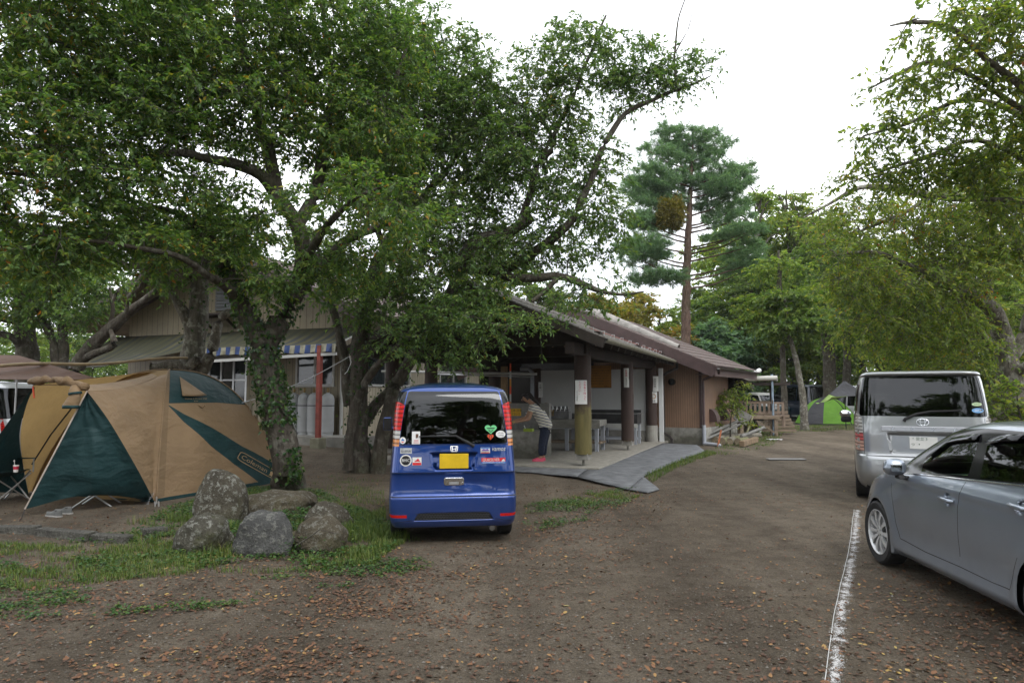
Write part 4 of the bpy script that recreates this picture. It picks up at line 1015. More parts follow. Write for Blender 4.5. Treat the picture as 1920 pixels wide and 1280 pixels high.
    for s in (1, -1):
        f = cut(bm, [(s*.525, .243), (s*.525, .275), (s*.80, .275), (s*.80, .243)][::s], 'yz', lambda f: f.calc_center_median().x < -1.5); 
        extract(bm, f, 'reflector', m_refl, t)
    finish(bm, 'body', [mb_, m_under], t)
    ub = MB(); ub.box((-1.5, -.62, .17), (1.5, .62, .42)); ub.box((-1.35, -.60, .42), (1.3, .60, .5)); ub.build('underbody', m_under, t)
    # interior seen through the glass
    it = MB(); it.box((-1.3, -.6, .5), (1.2, .6, .6)); it.build('cabin_floor', m_dash, t)
    for s in (.32, -.32):
        k = MB(); k.cbox((-.35, s, 1.0), (.16, .46, .75)); k.cbox((-.37, s, 1.42), (.1, .24, .18)); k.cbox((-.1, s, .75), (.5, .46, .2)); k.build('seat', m_seat, t, bevel=0.05)
    for s in (.36, -.36):
        k = MB(); k.cbox((.45, s, 1.0), (.14, .46, .7)); k.cbox((.43, s, 1.42), (.1, .24, .18)); k.build('seat', m_seat, t, bevel=0.05)
    k = MB(); k.cbox((-1.15, .28, 1.13), (.3, .17, .2)); k.cbox((-1.1, -.18, 1.12), (.35, .22, .16)); k.build('luggage', M('crimson_cloth', (0.30, 0.015, 0.04), 0.9), t, bevel=0.05)
    for xw in (-1.02, 1.32):
        for s in (1, -1): wheel(t, (xw, s*.645, .272), .272, .155, s, .175, 7, mat=m_steel, twin=False)
    # mirrors
    for s in (1, -1):
        k = MB(); k.cbox((.98, s*.875, 1.18), (.10, .135, .20)); k.beam((.95, s*.70, 1.08), (.98, s*.83, 1.13), .05, .05)
        mo = k.build('side_mirror', mb_, t, bevel=0.035); k = MB(); k.cbox((.926, s*.875, 1.18), (.006, .115, .175)); k.build('mirror_glass', m_blackgl, mo, bevel=0.002)
    # plate, handle, emblem, wiper
    p = surf(0, .86); k = MB(); k.box((p.x+.004, -.165, .778), (p.x+.012, .165, .945)); k.build('number_plate', M('yellow_number_plate', (0.66, 0.44, 0.012), 0.45, var=0.12, scale=7), t, bevel=0.004)
    p = surf(0, .635); k = MB(); k.prism(roundp([(-.115, -.044), (.115, -.044), (.115, .044), (-.115, .044)], .03, 5), 0, .014, 0, frame((p.x+.004, 0, .635), (0, -1, 0), (0, 0, 1)))
    k.prism(roundp([(-.10, .004), (.10, .004), (.10, .04), (-.10, .04)], .015, 4), .012, .030, 0, frame((p.x+.004, 0, .635), (0, -1, 0), (0, 0, 1)))
    k.prism(roundp([(-.055, -.034), (.055, -.034), (.055, -.004), (-.055, -.004)], .008, 3), .013, .018, 1, frame((p.x+.004, 0, .635), (0, -1, 0), (0, 0, 1)))
    k.prism(circle2((.10, -.018), .011, 12), .013, .022, 0, frame((p.x+.004, 0, .635), (0, -1, 0), (0, 0, 1)))
    k.build('door_handle', [m_chrome, m_alu], t, bevel=0.003)
    p = surf(0, 1.0); Fm = frame((p.x-.002, 0, 1.0), (0, -1, 0), (0.04, 0, 1)); k = MB()
    out = roundp([(-.038, -.032), (.038, -.032), (.046, .034), (-.046, .034)], .014, 4); inn = roundp([(-.030, -.025), (.030, -.025), (.037, .027), (-.037, .027)], .010, 4); n = len(out)
    k.add([(x, y, 0.0) for x, y in out]+[(x, y, .012) for x, y in out]+[(x, y, .012) for x, y in inn]+[(x, y, 0.0) for x, y in inn], [(i, (i+1) % n, n+(i+1) % n, n+i) for i in range(n)]+[(n+i, n+(i+1) % n, 2*n+(i+1) % n, 2*n+i) for i in range(n)]+[(2*n+i, 2*n+(i+1) % n, 3*n+(i+1) % n, 3*n+i) for i in range(n)], 0, Fm)
    for s in (-1, 1): k.add([(s*.030, .026, .010), (s*.018, .026, .010), (s*.012, -.024, .010), (s*.022, -.024, .010)], [(0,1,2,3)], 0, Fm)
    k.box((-.016, -.006, .004), (.016, .003, .010), 0, Fm); k.build('emblem', m_chrome, t)
    k = MB(); a = surf(-.19, 1.05); b = surf(-.02, 1.145); c = surf(.30, 1.14)
    k.tube([a+Vector((-.03, -.035, -.022)), a+Vector((-.035, 0, 0)), b+Vector((-.03, 0, 0)), surf(.1, 1.143)+Vector((-.022, 0, 0)), surf(.40, 1.142)+Vector((-.016, 0, 0))], [.022, .017, .012, .010, .006], 8); k.build('wiper', m_black, t)
    k = MB(); k.tube([(-1.60, -.44, .10), (-1.3, -.44, .12)], .032, 12); k.build('exhaust_pipe', m_steel, t)
    # stickers
    V = lambda nm, col: M(nm, col, .4, var=.04)
    W_ = V('sticker_white', (.68, .68, .67)); K_ = V('sticker_black', (.012, .012, .014)); R_ = V('sticker_red', (.60, .02, .03)); Gn = V('sticker_green', (.14, .52, .22)); Bl = V('sticker_blue', (.02, .16, .50)); Or = V('sticker_orange', (.55, .07, .02)); Si = V('sticker_silver', (.42, .44, .46)); Pu = V('sticker_purple', (.14, .08, .36)); Br = V('sticker_brown', (.10, .05, .03)); Pk = V('sticker_pink', (.60, .28, .30))
    tri = lambda pts, mi, o=.007: (lambda mb, n: mb.add([n(y, z, o) for y, z in pts], [tuple(range(len(pts)))], mi))
    zz = lambda v: 1.6-(v-740)/163.0; yy = lambda u: (847-u)/163.0
    def px(u0, v0, u1, v1): return (yy(u1), yy(u0), zz(v1), zz(v0))
    S = lambda nm, box, *a, **k: decal(t, nm, surf, *box, *a, **k)
    S('sticker', px(746.5, 815.5, 758, 828), [W_, Bl, R_], [tri([(yy(749), zz(822)), (yy(752), zz(818)), (yy(755.5), zz(822))], 1), tri([(yy(749), zz(824)), (yy(755.5), zz(824)), (yy(752), zz(826))], 2)], 'ellipse', label='small round white sticker on the rear glass')
    S('sticker', px(769, 805.5, 784, 828.5), [W_, Pk, Br], [tri([(yy(776), zz(810)), (yy(781), zz(810)), (yy(780), zz(817)), (yy(776), zz(818))], 2), tri([(yy(773), zz(821)), (yy(781), zz(821)), (yy(781), zz(823)), (yy(773), zz(823))], 1), tri([(yy(772), zz(825)), (yy(782), zz(825)), (yy(782), zz(826.5)), (yy(772), zz(826.5))], 1)], label='upright white card sticker on the rear glass')
    S('sticker', px(904, 794, 928, 812), [Gn, K_], [tri([(yy(908), zz(799.5)), (yy(924), zz(799.5)), (yy(922), zz(801.5)), (yy(910), zz(801.5))], 1), tri([(yy(911), zz(803.5)), (yy(921), zz(803.5)), (yy(916), zz(808.5))], 1), tri([(yy(913), zz(803.6)), (yy(919), zz(803.6)), (yy(916), zz(807))], 0, .009)], 'heart', label='green heart sticker on the rear glass')
    S('sticker', px(909, 811.5, 921.5, 822.5), [Or, K_], [tri([(yy(913), zz(813)), (yy(914), zz(813)), (yy(914), zz(820)), (yy(913), zz(819))], 1), tri([(yy(917), zz(813)), (yy(918), zz(813)), (yy(917.4), zz(819)), (yy(916.4), zz(820))], 1)], 'heart', label='small orange heart sticker under the green heart')
    S('sticker', px(925.5, 805, 943.5, 818), [W_, K_], [('STAR', .022, yy(934.5), zz(809.5), 1, .07), ('COFFEE', .022, yy(934.5), zz(814), 1, .07)], 'ellipse', label='white oval sticker on the rear glass')
    S('sticker', px(748, 835.5, 769, 845.5), [Si, K_], [('BLUEFUN', .034, yy(758.5), zz(841.5), 1, .105), ('□', .02, yy(752), zz(837.5), 1, .016)], label='silver sticker with black lettering')
    ring = lambda mb, n: (mb.add([n(yy(758.3)+.052*math.cos(a), zz(858)+.052*math.sin(a), .006) for a in np.linspace(0, 2*math.pi, 28, endpoint=False)], [tuple(range(28))], 1))
    S('sticker', px(747.5, 847.5, 769.2, 868.5), [W_, K_, W_], [ring, (lambda mb, n: add_text(mb, 'BHIC', .047, lambda v: n(yy(758.3)-v[0], zz(858)+v[1], .009), 2, wid=.085))], 'ellipse', label='round black and white sticker reading BHIC')
    S('sticker', px(770.5, 852.5, 787, 867), [W_, R_], [tri([(yy(771), zz(862)), (yy(786.5), zz(862)), (yy(786.5), zz(866.5)), (yy(771), zz(866.5))], 1), tri([(yy(773), zz(860)), (yy(778), zz(857)), (yy(781), zz(854)), (yy(782), zz(857)), (yy(785), zz(860))], 1)], label='white and red square sticker')
    S('sticker', px(896.5, 836, 914, 846.5), [W_, Pu, Bl, Or, K_], [tri([(yy(897), zz(842)), (yy(902), zz(838.5)), (yy(906), zz(840)), (yy(909), zz(838)), (yy(913.5), zz(842))], 1), tri([(yy(897), zz(836.3)), (yy(913.5), zz(836.3)), (yy(913.5), zz(838)), (yy(897), zz(838))], 2), tri([(yy(897), zz(844.8)), (yy(913.5), zz(844.8)), (yy(913.5), zz(846.3)), (yy(897), zz(846.3))], 3), ('patagonia', .02, yy(905.2), zz(843.4), 4, .085)], label='small landscape sticker with mountain outline')
    nb = MB(); add_text(nb, 'vamos', .075, lambda v: surf(yy(930)-v[0], zz(838.5)+v[1]) + Vector((-.006, 0, 0)), 0, shear=.25, wid=.155); nb.build('name_badge', m_paint, t, solid=0.004, fix=False)
    S('sticker', px(898, 855, 943, 865.5), [R_, W_, Bl], [('QUIKSILVER', .045, yy(916), zz(858.8), 1, .195), tri([(yy(935), zz(861.5)), (yy(938), zz(858)), (yy(940), zz(857)), (yy(941.5), zz(859.5)), (yy(942), zz(861.5))], 1),
        tri([(yy(898), zz(862)), (yy(943), zz(862)), (yy(943), zz(865.4)), (yy(898), zz(865.4))], 2, .008), (lambda mb, n: add_text(mb, 'BOARDRIDERS CLUB MALI', .02, lambda v: n(yy(920.5)-v[0], zz(863.6)+v[1], .012), 1, wid=.25))], label='red and blue sticker reading QUIKSILVER')
    for ch in t.children:
        if not ch.name.startswith('wheel'): ch.location.z = LIFT
    t.scale = (SCL,)*3
build_blue_van()

# ---------------------------------------------------------------- silver minivan, seen from behind
def build_minivan():
    h = Vector((.447, .894, 0)).normalized(); left = Vector((-h.y, h.x, 0)); c0 = Vector((5.11, 10.3, 0))
    rc = c0 - left*.85*1.06; org = rc + h*2.22*1.06; yaw = math.atan2(h.y, h.x)
    t = empty('silver_minivan', org, yaw, 'tall silver minivan with dark rear glass, parked nose away along the drive', 'minivan')
    prof = [(.20, 2.2, -2.14, .80, 5, 7), (.30, 2.28, -2.25, .835, 5, 8), (.45, 2.32, -2.29, .845, 5, 9), (.60, 2.32, -2.285, .848, 5, 9), (.655, 2.3, -2.265, .848, 5, 9), (.68, 2.29, -2.235, .848, 5, 9), (.72, 2.28, -2.225, .848, 5, 9), (.95, 2.15, -2.225, .846, 5, 9), (1.10, 1.9, -2.21, .842, 5, 9),
            (1.2, 1.6, -2.195, .835, 5, 8), (1.5, 1.05, -2.12, .805, 5, 8), (1.7, .7, -2.06, .772, 5, 8), (1.765, .55, -2.045, .752, 5, 8), (1.785, .5, -2.12, .745, 5, 9), (1.81, .45, -2.13, .728, 5, 9), (1.838, .3, -2.06, .69, 5, 7), (1.858, .1, -1.7, .58, 5, 6), (1.87, -.2, -1.2, .40, 4, 4)]
    bm = body_bm(prof, 48, 4); surf = surf_fn(bm); mp = paint('silver_metallic', (0.40, 0.415, 0.43), 0.75, 0.30)
    rl = rear(-1.7); wrap = lambda f: f.calc_center_median().x < -1.85
    win = cut(bm, roundp([(-.765, 1.215), (.765, 1.215), (.745, 1.45), (.70, 1.765), (-.70, 1.765), (-.745, 1.45)], .04, 4), 'yz', rl)
    extract(bm, win, 'rear_window', m_privacy, t)
    for s in (1, -1):
        P = lambda pts: [(s*y, z) for y, z in pts][::s]
        f = cut(bm, P([(.735, 1.19), (.80, 1.28), (.95, 1.28), (.95, .98), (.725, .98)]), 'yz', wrap); lo = extract(bm, f, 'tail_light', m_lclear, t)
        f = cut(bm, P([(.725, .978), (.95, .978), (.95, .87), (.722, .87)]), 'yz', wrap); extract(bm, f, 'red_lens', lens('pale_red_lens', (.50, .10, .10)), lo)
        f = cut(bm, P([(.722, .868), (.95, .868), (.95, .72), (.72, .72)]), 'yz', wrap); extract(bm, f, 'amber_lens', lens('pale_amber_lens', (.50, .30, .24)), lo)
        k = MB()
        for i in range(5): p = surf(s*.775, .78+i*.10); k.prism(circle2((0, 0), .03, 14), 0, .006, 0, frame(p+Vector((-.001, 0, 0)), (0, -1, 0), (0, 0, 1)))
        k.build('lamp_cells', m_chrome, lo)
        for a, b in ((-1.95, -1.0), (-.92, .15), (.25, 1.0)):
            f = cut(bm, roundp([(a, 1.18), (b, 1.15), (b-.1 if b > .5 else b, 1.66), (a+.06, 1.66)], .04), 'xz', sidep(s)); extract(bm, f, 'side_window', m_privacy, t)
        for xw in (-1.43, 1.39):
            f = cut(bm, circle2((xw, .315), .37), 'xz', sidep(s)); bmesh.ops.delete(bm, geom=f, context='FACES_ONLY'); wheel(t, (xw, s*.745, .315), .315, .195, s, .20, 7, twin=False)
        k = MB(); k.cbox((1.15, s*.98, 1.16), (.14, .20, .13)); mo = k.build('side_mirror', m_chrome, t, bevel=.06); k = MB(); k.cbox((1.15, s*.97, 1.06), (.13, .18, .11)); k.build('mirror_base', m_black, mo, bevel=.04)
    f = cut(bm, roundp([(-.45, 1.0), (-.40, .70), (.40, .70), (.45, 1.0)], .04, 4), 'yz', rl); bmesh.ops.inset_region(bm, faces=f, thickness=.04, depth=-.02)
    for sm in (strip((-.70, .667), (.70, .667), .008), strip((-.718, 1.20), (-.715, .68), .006), strip((.718, 1.20), (.715, .68), .006)):
        for f in cut(bm, sm, 'yz', rl): f.material_index = 1
    finish(bm, 'body', [mp, m_under], t)
    ub = MB(); ub.box((-2.1, -.7, .2), (2.1, .7, .5)); ub.build('underbody', m_under, t)
    k = MB(); k.box((-2.0, -.72, .5), (1.5, .72, .6)); k.build('cabin_floor', m_dash, t)
    for x in (-1.25, -.2, .7):
        for y in (-.4, .4):
            k = MB(); k.cbox((x, y, 1.0), (.15, .5, .65)); k.cbox((x-.02, y, 1.42), (.09, .26, .18)); k.build('seat', m_seat, t, bevel=.05)
    p = surf(0, 1.02); k = MB(); k.prism(roundp([(-.50, -.035), (.50, -.035), (.50, .035), (-.50, .035)], .02, 4), 0, .025, 0, frame((p.x+.004, 0, 1.045), (0, -1, 0), (0, 0, 1))); k.build('plate_garnish', paint('garnish_silver', (.5, .51, .53), .6, .25), t, bevel=.006)
    k = MB(); Fm = frame((p.x-.024, 0, 1.045), (0, -1, 0), (0, 0, 1))
    for ch, x in zip('VOXY', (-.36, -.12, .12, .36)): add_text(k, ch, .05, Fm @ Matrix.Translation((x, 0, .004)))
    k.build('name_badge', m_chrome, t, solid=.003, fix=False)
    p = surf(0, 1.14); Fm = frame((p.x-.002, 0, 1.14), (0, -1, 0), (.05, 0, 1)); k = MB()
    def ell(a, b, cy, r): k.tube([Fm @ Vector((a*math.cos(q), cy+b*math.sin(q), .008)) for q in np.linspace(0, 2*math.pi, 33)], r, 6, cap=False)
    ell(.072, .048, 0, .006); ell(.030, .047, 0, .005); ell(.052, .020, .022, .005); k.build('emblem', m_chrome, t, smooth=True)
    # plate with what can be read of it
    p = surf(0, .86); q = MB(); q.box((p.x+.012, -.165, .775), (p.x+.02, .165, .94)); pl = q.build('number_plate', m_paper, t, bevel=.004)
    k = MB(); Fm = frame((p.x+.010, 0, .858), (0, -1, 0), (0, 0, 1)); gp = M('plate_green', (.02, .10, .05), .5)
    add_text(k, '足立 3', .05, Fm @ Matrix.Translation((-.02, .052, .001))); add_text(k, 'つ', .05, Fm @ Matrix.Translation((-.125, -.025, .001))); add_text(k, '・', .08, Fm @ Matrix.Translation((-.05, -.025, .001)))
    k.prism(circle2((-.12, .06), .006, 10), 0, .004, 0, Fm); k.build('plate_characters', gp, pl, fix=False)
    k = MB(); a = surf(.20, 1.165); k.tube([a+Vector((-.03, .02, -.015)), a+Vector((-.035, 0, .02)), surf(.08, 1.245)+Vector((-.035, 0, 0)), surf(-.1, 1.285)+Vector((-.02, 0, 0)), surf(-.45, 1.30)+Vector((-.016, 0, 0))], [.022, .02, .018, .014, .01], 8); k.build('wiper', m_black, t)
    V = lambda nm, col: M(nm, col, .4, var=.04)
    decal(t, 'sticker', surf, -.70, -.58, 1.36, 1.41, [V('pale_green', (.45, .58, .35)), m_ink], [('☆☆☆', .03, -.64, 1.385, 1, .07)], 'ellipse', label='pale green oval sticker')
    decal(t, 'sticker', surf, -.715, -.575, 1.27, 1.335, [V('pale_blue', (.16, .35, .62)), m_paper], [('2015', .035, -.645, 1.302, 1, .08)], 'ellipse', label='pale blue oval sticker')
    t.scale = (1.06,)*3
build_minivan()

# ---------------------------------------------------------------- grey hatchback, near right
def build_hatch():
    hd = R(5.44); SCL = .923; h = Vector((math.sin(hd), math.cos(hd), 0)); yaw = math.atan2(h.y, h.x)
    org = Vector((4.187, 5.394, 0))
    t = empty('grey_hatchback', org, yaw, 'silver-grey five-door car parked close on the right with its front wheel showing', 'car')
    Mi = (Matrix.Translation(org) @ Matrix.Rotation(yaw, 4, 'Z')).inverted()
    o_l = (Mi @ Vector((0, 0, CAMH)))/SCL; R3 = Mi.to_3x3()
    def side(u, v, y=.85):
        d = R3 @ ray(u, v); k = (y-o_l.y)/d.y; p = o_l + d*k; return (p.x, p.z)
    prof = [(.17, 1.98, -1.95, .80, 5, 6), (.24, 2.12, -2.08, .845, 5, 6), (.32, 2.18, -2.14, .862, 4.6, 6), (.48, 2.20, -2.18, .868, 4.3, 6), (.62, 2.17, -2.18, .869, 4.0, 6), (.72, 2.10, -2.16, .869, 4, 6), (.82, 1.98, -2.14, .868, 4, 6), (.89, 1.80, -2.12, .862, 4, 6), (.94, 1.60, -2.10, .853, 4.4, 6), (.985, 1.38, -2.07, .838, 5, 6),
            (1.03, 1.24, -2.05, .806, 5, 6), (1.10, 1.10, -2.0, .780, 5, 5), (1.20, .90, -1.95, .745, 5, 5), (1.30, .68, -1.9, .708, 5, 5), (1.39, .47, -1.85, .672, 5, 5), (1.45, .28, -1.80, .635, 4.5, 5), (1.49, .12, -1.70, .588, 4, 5), (1.518, -.08, -1.5, .49, 4, 4), (1.535, -.38, -1.2, .32, 3, 3)]
    def bump(x, y, z):
        s = 1 if y > 0 else -1
        for xw in (1.3225, -1.3225):
            d = math.hypot(x-xw, z-.315); ab = abs(y)
            if ab > .7 and d < .62: y += s*0.022*math.exp(-((d-.37)/.075)**2)
        if abs(y) > .7: y += s*(0.010*math.exp(-((z-.93)/.035)**2)*(1 if -2 < x < 1.2 else 0) - 0.018*math.exp(-((z-.42)/.12)**2)*float(sstep(1.0, .7, x)*sstep(-1.1, -.8, x)) + 0.016*math.exp(-((z-.235)/.05)**2)*float(sstep(1.0, .8, x)*sstep(-1.1, -.9, x)))
        return x, y, z
    bm = body_bm(prof, 64, 5, bump); mp = paint('blue_grey_metallic', (0.27, 0.31, 0.37), 0.65, 0.28)
    bv = BVHTree.FromBMesh(bm)
    def ys(x, z):
        hh = bv.ray_cast(Vector((x, 3, z)), Vector((0, -1, 0))); return hh[0].y if hh[0] is not None else .62
    L = sidep(1)
    def pp(pts, y): return [side(u, v, (y[i] if hasattr(y, '__len__') else y)) for i, (u, v) in enumerate(pts)]
    # glass band outline from the photograph, on the real surface
    def onsurf(u, v):
        y = .78
        for _ in range(6): x, z = side(u, v, y); y = ys(x, z)
        return side(u, v, y)
    band = [onsurf(*p) for p in ((1688, 880), (1724, 850), (1767, 818), (1808, 804.5), (1853, 803), (1920, 809))]
    xr_, zr_ = -1.72, 1.02
    belt0 = onsurf(1688, 885); belt1 = onsurf(1816, 897); belt2 = onsurf(1918, 908)
    ztop = band[-1][1]
    poly = [belt0] + band + [(-1.25, ztop-.02), (-1.62, 1.17), (-1.70, belt2[1]+.06), (-1.2, belt2[1]+.01), belt2, belt1]
    band_f = cut(bm, poly, 'xz', lambda f: f.normal.y > .12)
    for f in band_f: f.material_index = 2
    fw = roundp([onsurf(1727, 885), onsurf(1731, 867), onsurf(1781, 827), onsurf(1838, 821), onsurf(1815.5, 891)], .02, 3)
    rw = roundp([onsurf(1837, 897), onsurf(1853, 828), onsurf(1918, 822)] + [(-1.15, ztop-.10), (-1.33, belt2[1]+.05), (-1.1, belt2[1]+.025)], .02, 3)
    f = cut(bm, fw, 'xz', L); extract(bm, f, 'front_door_window', m_clear, t)
    f = cut(bm, rw, 'xz', L); extract(bm, f, 'rear_door_window', m_privacy, t)
    # matching glass on the far side, windscreen, rear glass
    R_ = sidep(-1)
    f = cut(bm, [(p[0], p[1]) for p in fw], 'xz', R_); extract(bm, f, 'front_door_window', m_clear, t)
    f = cut(bm, [(p[0], p[1]) for p in rw], 'xz', R_); extract(bm, f, 'rear_door_window', m_privacy, t)
    f = cut(bm, roundp([(-.66, 1.05), (.66, 1.05), (.56, 1.32), (.50, 1.45), (-.50, 1.45), (-.56, 1.32)], .03, 3), 'yz', lambda f: f.normal.x > .25 and f.calc_center_median().x > -.1); extract(bm, f, 'windscreen', m_clear, t)
    f = cut(bm, roundp([(-.62, 1.09), (.62, 1.09), (.52, 1.42), (-.52, 1.42)], .03, 3), 'yz', lambda f: f.normal.x < -.25); extract(bm, f, 'rear_window', m_privacy, t)
    for s in (1, -1):
        for xw in (1.3225, -1.3225):
            f = cut(bm, circle2((xw, .315), .348, 30), 'xz', sidep(s)); bmesh.ops.delete(bm, geom=f, context='FACES_ONLY')
        P = roundp([(s*.60, .80), (s*.60, .70), (s*.95, .66), (s*.95, .86)][::s], .02, 3)
        f = cut(bm, P, 'yz', lambda f: f.calc_center_median().x > 1.78); lo = extract(bm, f, 'headlight', m_lclear, t)
    # panel gaps
    lines = [[(1672, 905), (1671, 920), (1675, 949), (1681, 985), (1688, 1009)], [(1811, 903), (1801, 921), (1795, 952), (1796, 1000), (1800, 1043)], [(1688, 1009), (1735, 1034), (1800, 1062), (1860, 1091), (1893, 1105)], [(1893, 1105), (1900, 1075), (1907, 1045)]]
    for ln in lines:
        pts = [onsurf(*p) for p in ln]
        for a, b in zip(pts[:-1], pts[1:]):
            for f in cut(bm, strip(a, b, .007), 'xz', L): f.material_index = 1
    for c in ((1776, 936), (1912, 950)):
        x, z = onsurf(*c); f = cut(bm, circle2((x, z), .062, 18), 'xz', L); bmesh.ops.inset_region(bm, faces=f, thickness=.022, depth=-.018)
    f = cut(bm, strip((-.45, .30), (-.46, .31), .001), 'xz', L)
    bo = finish(bm, 'body', [mp, m_under, m_blackgl], t)
    # window line chrome, visor, handles
    k = MB(); pts = [onsurf(u, v) for u, v in ((1690, 886.5), (1727, 889.5), (1770, 893.5), (1816, 899), (1870, 905), (1918, 910))] + [(-1.2, belt2[1]+.0)]
    k.tube([(x, ys(x, z)+.004, z) for x, z in pts], .007, 6); k.build('belt_trim', m_chrome, t, smooth=True)
    for name_, tp in (('door_visor', ((1742, 858), (1760, 845), (1781, 829), (1800, 825), (1820, 823), (1836, 822.5))), ('door_visor', ((1854, 829.5), (1885, 824), (1916, 824)))):
        k = MB(); low = [onsurf(*p) for p in tp]; g_ = []
        for dz, dy in ((.040, .005), (.022, .018), (.0, .028), (-.012, .030)): g_.append([(x, ys(x, z+max(dz, 0))+dy, z+dz) for x, z in low])
        k.grid(g_); k.build(name_, glass_mat('smoked_visor', (.10, .10, .105)), t, smooth='all', solid=.003)
    for c in ((1776, 936), (1912, 950)):
        x, z = onsurf(*c); y = ys(x, z); k = MB(); k.tube([(x+.105, y+.002, z+.004), (x+.085, y+.024, z+.004), (x, y+.034, z), (x-.075, y+.030, z-.003), (x-.105, y+.004, z-.004)], [.012, .015, .0165, .0185, .012], 10); k.build('door_handle', mp, t, smooth=True)
    # mirror on the door
    x, z = onsurf(1708, 884); k = MB(); P = []
    mc = Vector((x-.0, .955, z+.035))
    for i in range(11):
        a = -1+2*i/10; rr = math.sqrt(max(0, 1-abs(a)**3)); P.append([(mc.x+(.085*rr)*math.cos(q)*(1 if math.cos(q) > 0 else .75), mc.y+a*.105, mc.z+.088*rr*math.sin(q)*(1 if math.sin(q) > 0 else .8)) for q in np.linspace(0, 2*math.pi, 20, endpoint=False)])
    k.grid(P, 0, closed=True); mo = k.build('side_mirror', mp, t, smooth='all')
    k = MB(); k.cbox((mc.x-.058, mc.y+.01, mc.z+.005), (.010, .10, .07)); k.build('mirror_glass', m_chrome, mo, bevel=.004)
    k = MB(); k.prism([(-.06, -.10), (.05, -.10), (.045, -.055), (-.03, -.055)], -.03, .03, 0, frame((mc.x-.01, mc.y-.04, mc.z), (1, 0, 0), (0, 0, 1))); k.beam((mc.x-.02, .80, mc.z-.10), (mc.x-.01, mc.y-.03, mc.z-.08), .05, .04); k.build('mirror_foot', m_black, mo, bevel=.012)
    # mud flap and wheels
    k = MB(); q = [(.965, .175), (1.02, .155), (1.045, .40), (1.01, .46), (.985, .42), (.93, .24)]
    k.prism(q, -.868, -.76, 0, Matrix.Rotation(math.pi/2, 4, 'X')); k.build('mud_flap', mp, t, bevel=.02)
    for s in (1, -1):
        for xw in (1.3225, -1.3225): wheel(t, (xw, s*.765, .315), .315, .205, s, .222, 10, twin=False)
    ub = MB(); ub.box((-1.9, -.60, .16), (2.0, .60, .5)); ub.box((-.93, -.79, .18), (.93, .79, .45)); ub.build('underbody', m_under, t)
    k = MB(); k.cbox((.78, 0, .85), (.42, 1.40, .22)); k.build('dashboard', m_dash, t, bevel=.06)
    for y in (-.37, .37):
        k = MB(); k.cbox((-.32, y, .84), (.16, .48, .62), 0, Matrix.Rotation(0, 4, 'Y')); k.cbox((-.36, y, 1.24), (.10, .25, .19)); k.cbox((-.02, y, .52), (.5, .48, .16)); k.build('seat', m_seat, t, bevel=.05)
    k = MB(); k.tube([(.48, -.37+.18*math.cos(a), .88+.17*math.sin(a)) for a in np.linspace(0, 2*math.pi, 25)], .014, 8, cap=False); k.build('steering_wheel', m_dash, t, smooth=True)
    k = MB(); k.cbox((-1.15, 0, .82), (.18, 1.25, .6)); k.cbox((-.85, 0, .5), (.5, 1.25, .18)); k.build('rear_bench', m_dash, t, bevel=.05)
    k = MB(); k.cbox((.66, .28, .966), (.14, .26, .012), 0); k.build('parking_permit', M('lime_card', (.45, .62, .12), .5), t)
    t.scale = (SCL,)*3
build_hatch()
# ------------------------------------------------------------------ tents and camp things
def fabric(name, col, scale=1.7, amt=0.35, trans=0.25, var=0.12):
    m = bpy.data.materials.new(name); m.use_nodes = True; t = m.node_tree; b = t.nodes['Principled BSDF']
    b.inputs['Roughness'].default_value = 0.62; b.inputs['Specular IOR Level'].default_value = 0.3
    n = _noise(t, 2.0, 5); r = _ramp(t, n.outputs['Fac'], [(0.3, tuple(c*(1-var) for c in col)), (0.7, tuple(c*(1+var) for c in col))])
    t.links.new(r.outputs[0], b.inputs['Base Color'])
    n2 = _noise(t, scale, 3, stretch=(1, 1, 2.2)); n2.inputs['Distortion'].default_value = 0.35
    n3 = _noise(t, scale*5, 4); ad = t.nodes.new('ShaderNodeMath'); ad.operation = 'MULTIPLY_ADD'; ad.inputs[1].default_value = 0.2
    t.links.new(n3.outputs['Fac'], ad.inputs[0]); t.links.new(n2.outputs['Fac'], ad.inputs[2]); _bump(t, b, ad.outputs[0], amt, 0.16)
    tr = t.nodes.new('ShaderNodeBsdfTranslucent'); t.links.new(r.outputs[0], tr.inputs[0])
    mx_ = t.nodes.new('ShaderNodeMixShader'); mx_.inputs[0].default_value = trans
    o = t.nodes['Material Output']; t.links.new(b.outputs[0], mx_.inputs[1]); t.links.new(tr.outputs[0], mx_.inputs[2]); t.links.new(mx_.outputs[0], o.inputs[0])
    return m
m_tan = fabric('tan_polyester', (0.30, 0.205, 0.118), amt=.38); m_green = fabric('dark_green_polyester', (0.013, 0.044, 0.047), trans=0.12, amt=.4)
m_tanin = fabric('tan_inner', (0.40, 0.265, 0.11), trans=0.5); m_pole = M('tent_pole', (0.03, 0.03, 0.032), 0.4)
m_tanprint = M('tan_print', (0.36, 0.25, 0.13), 0.6, var=.05)

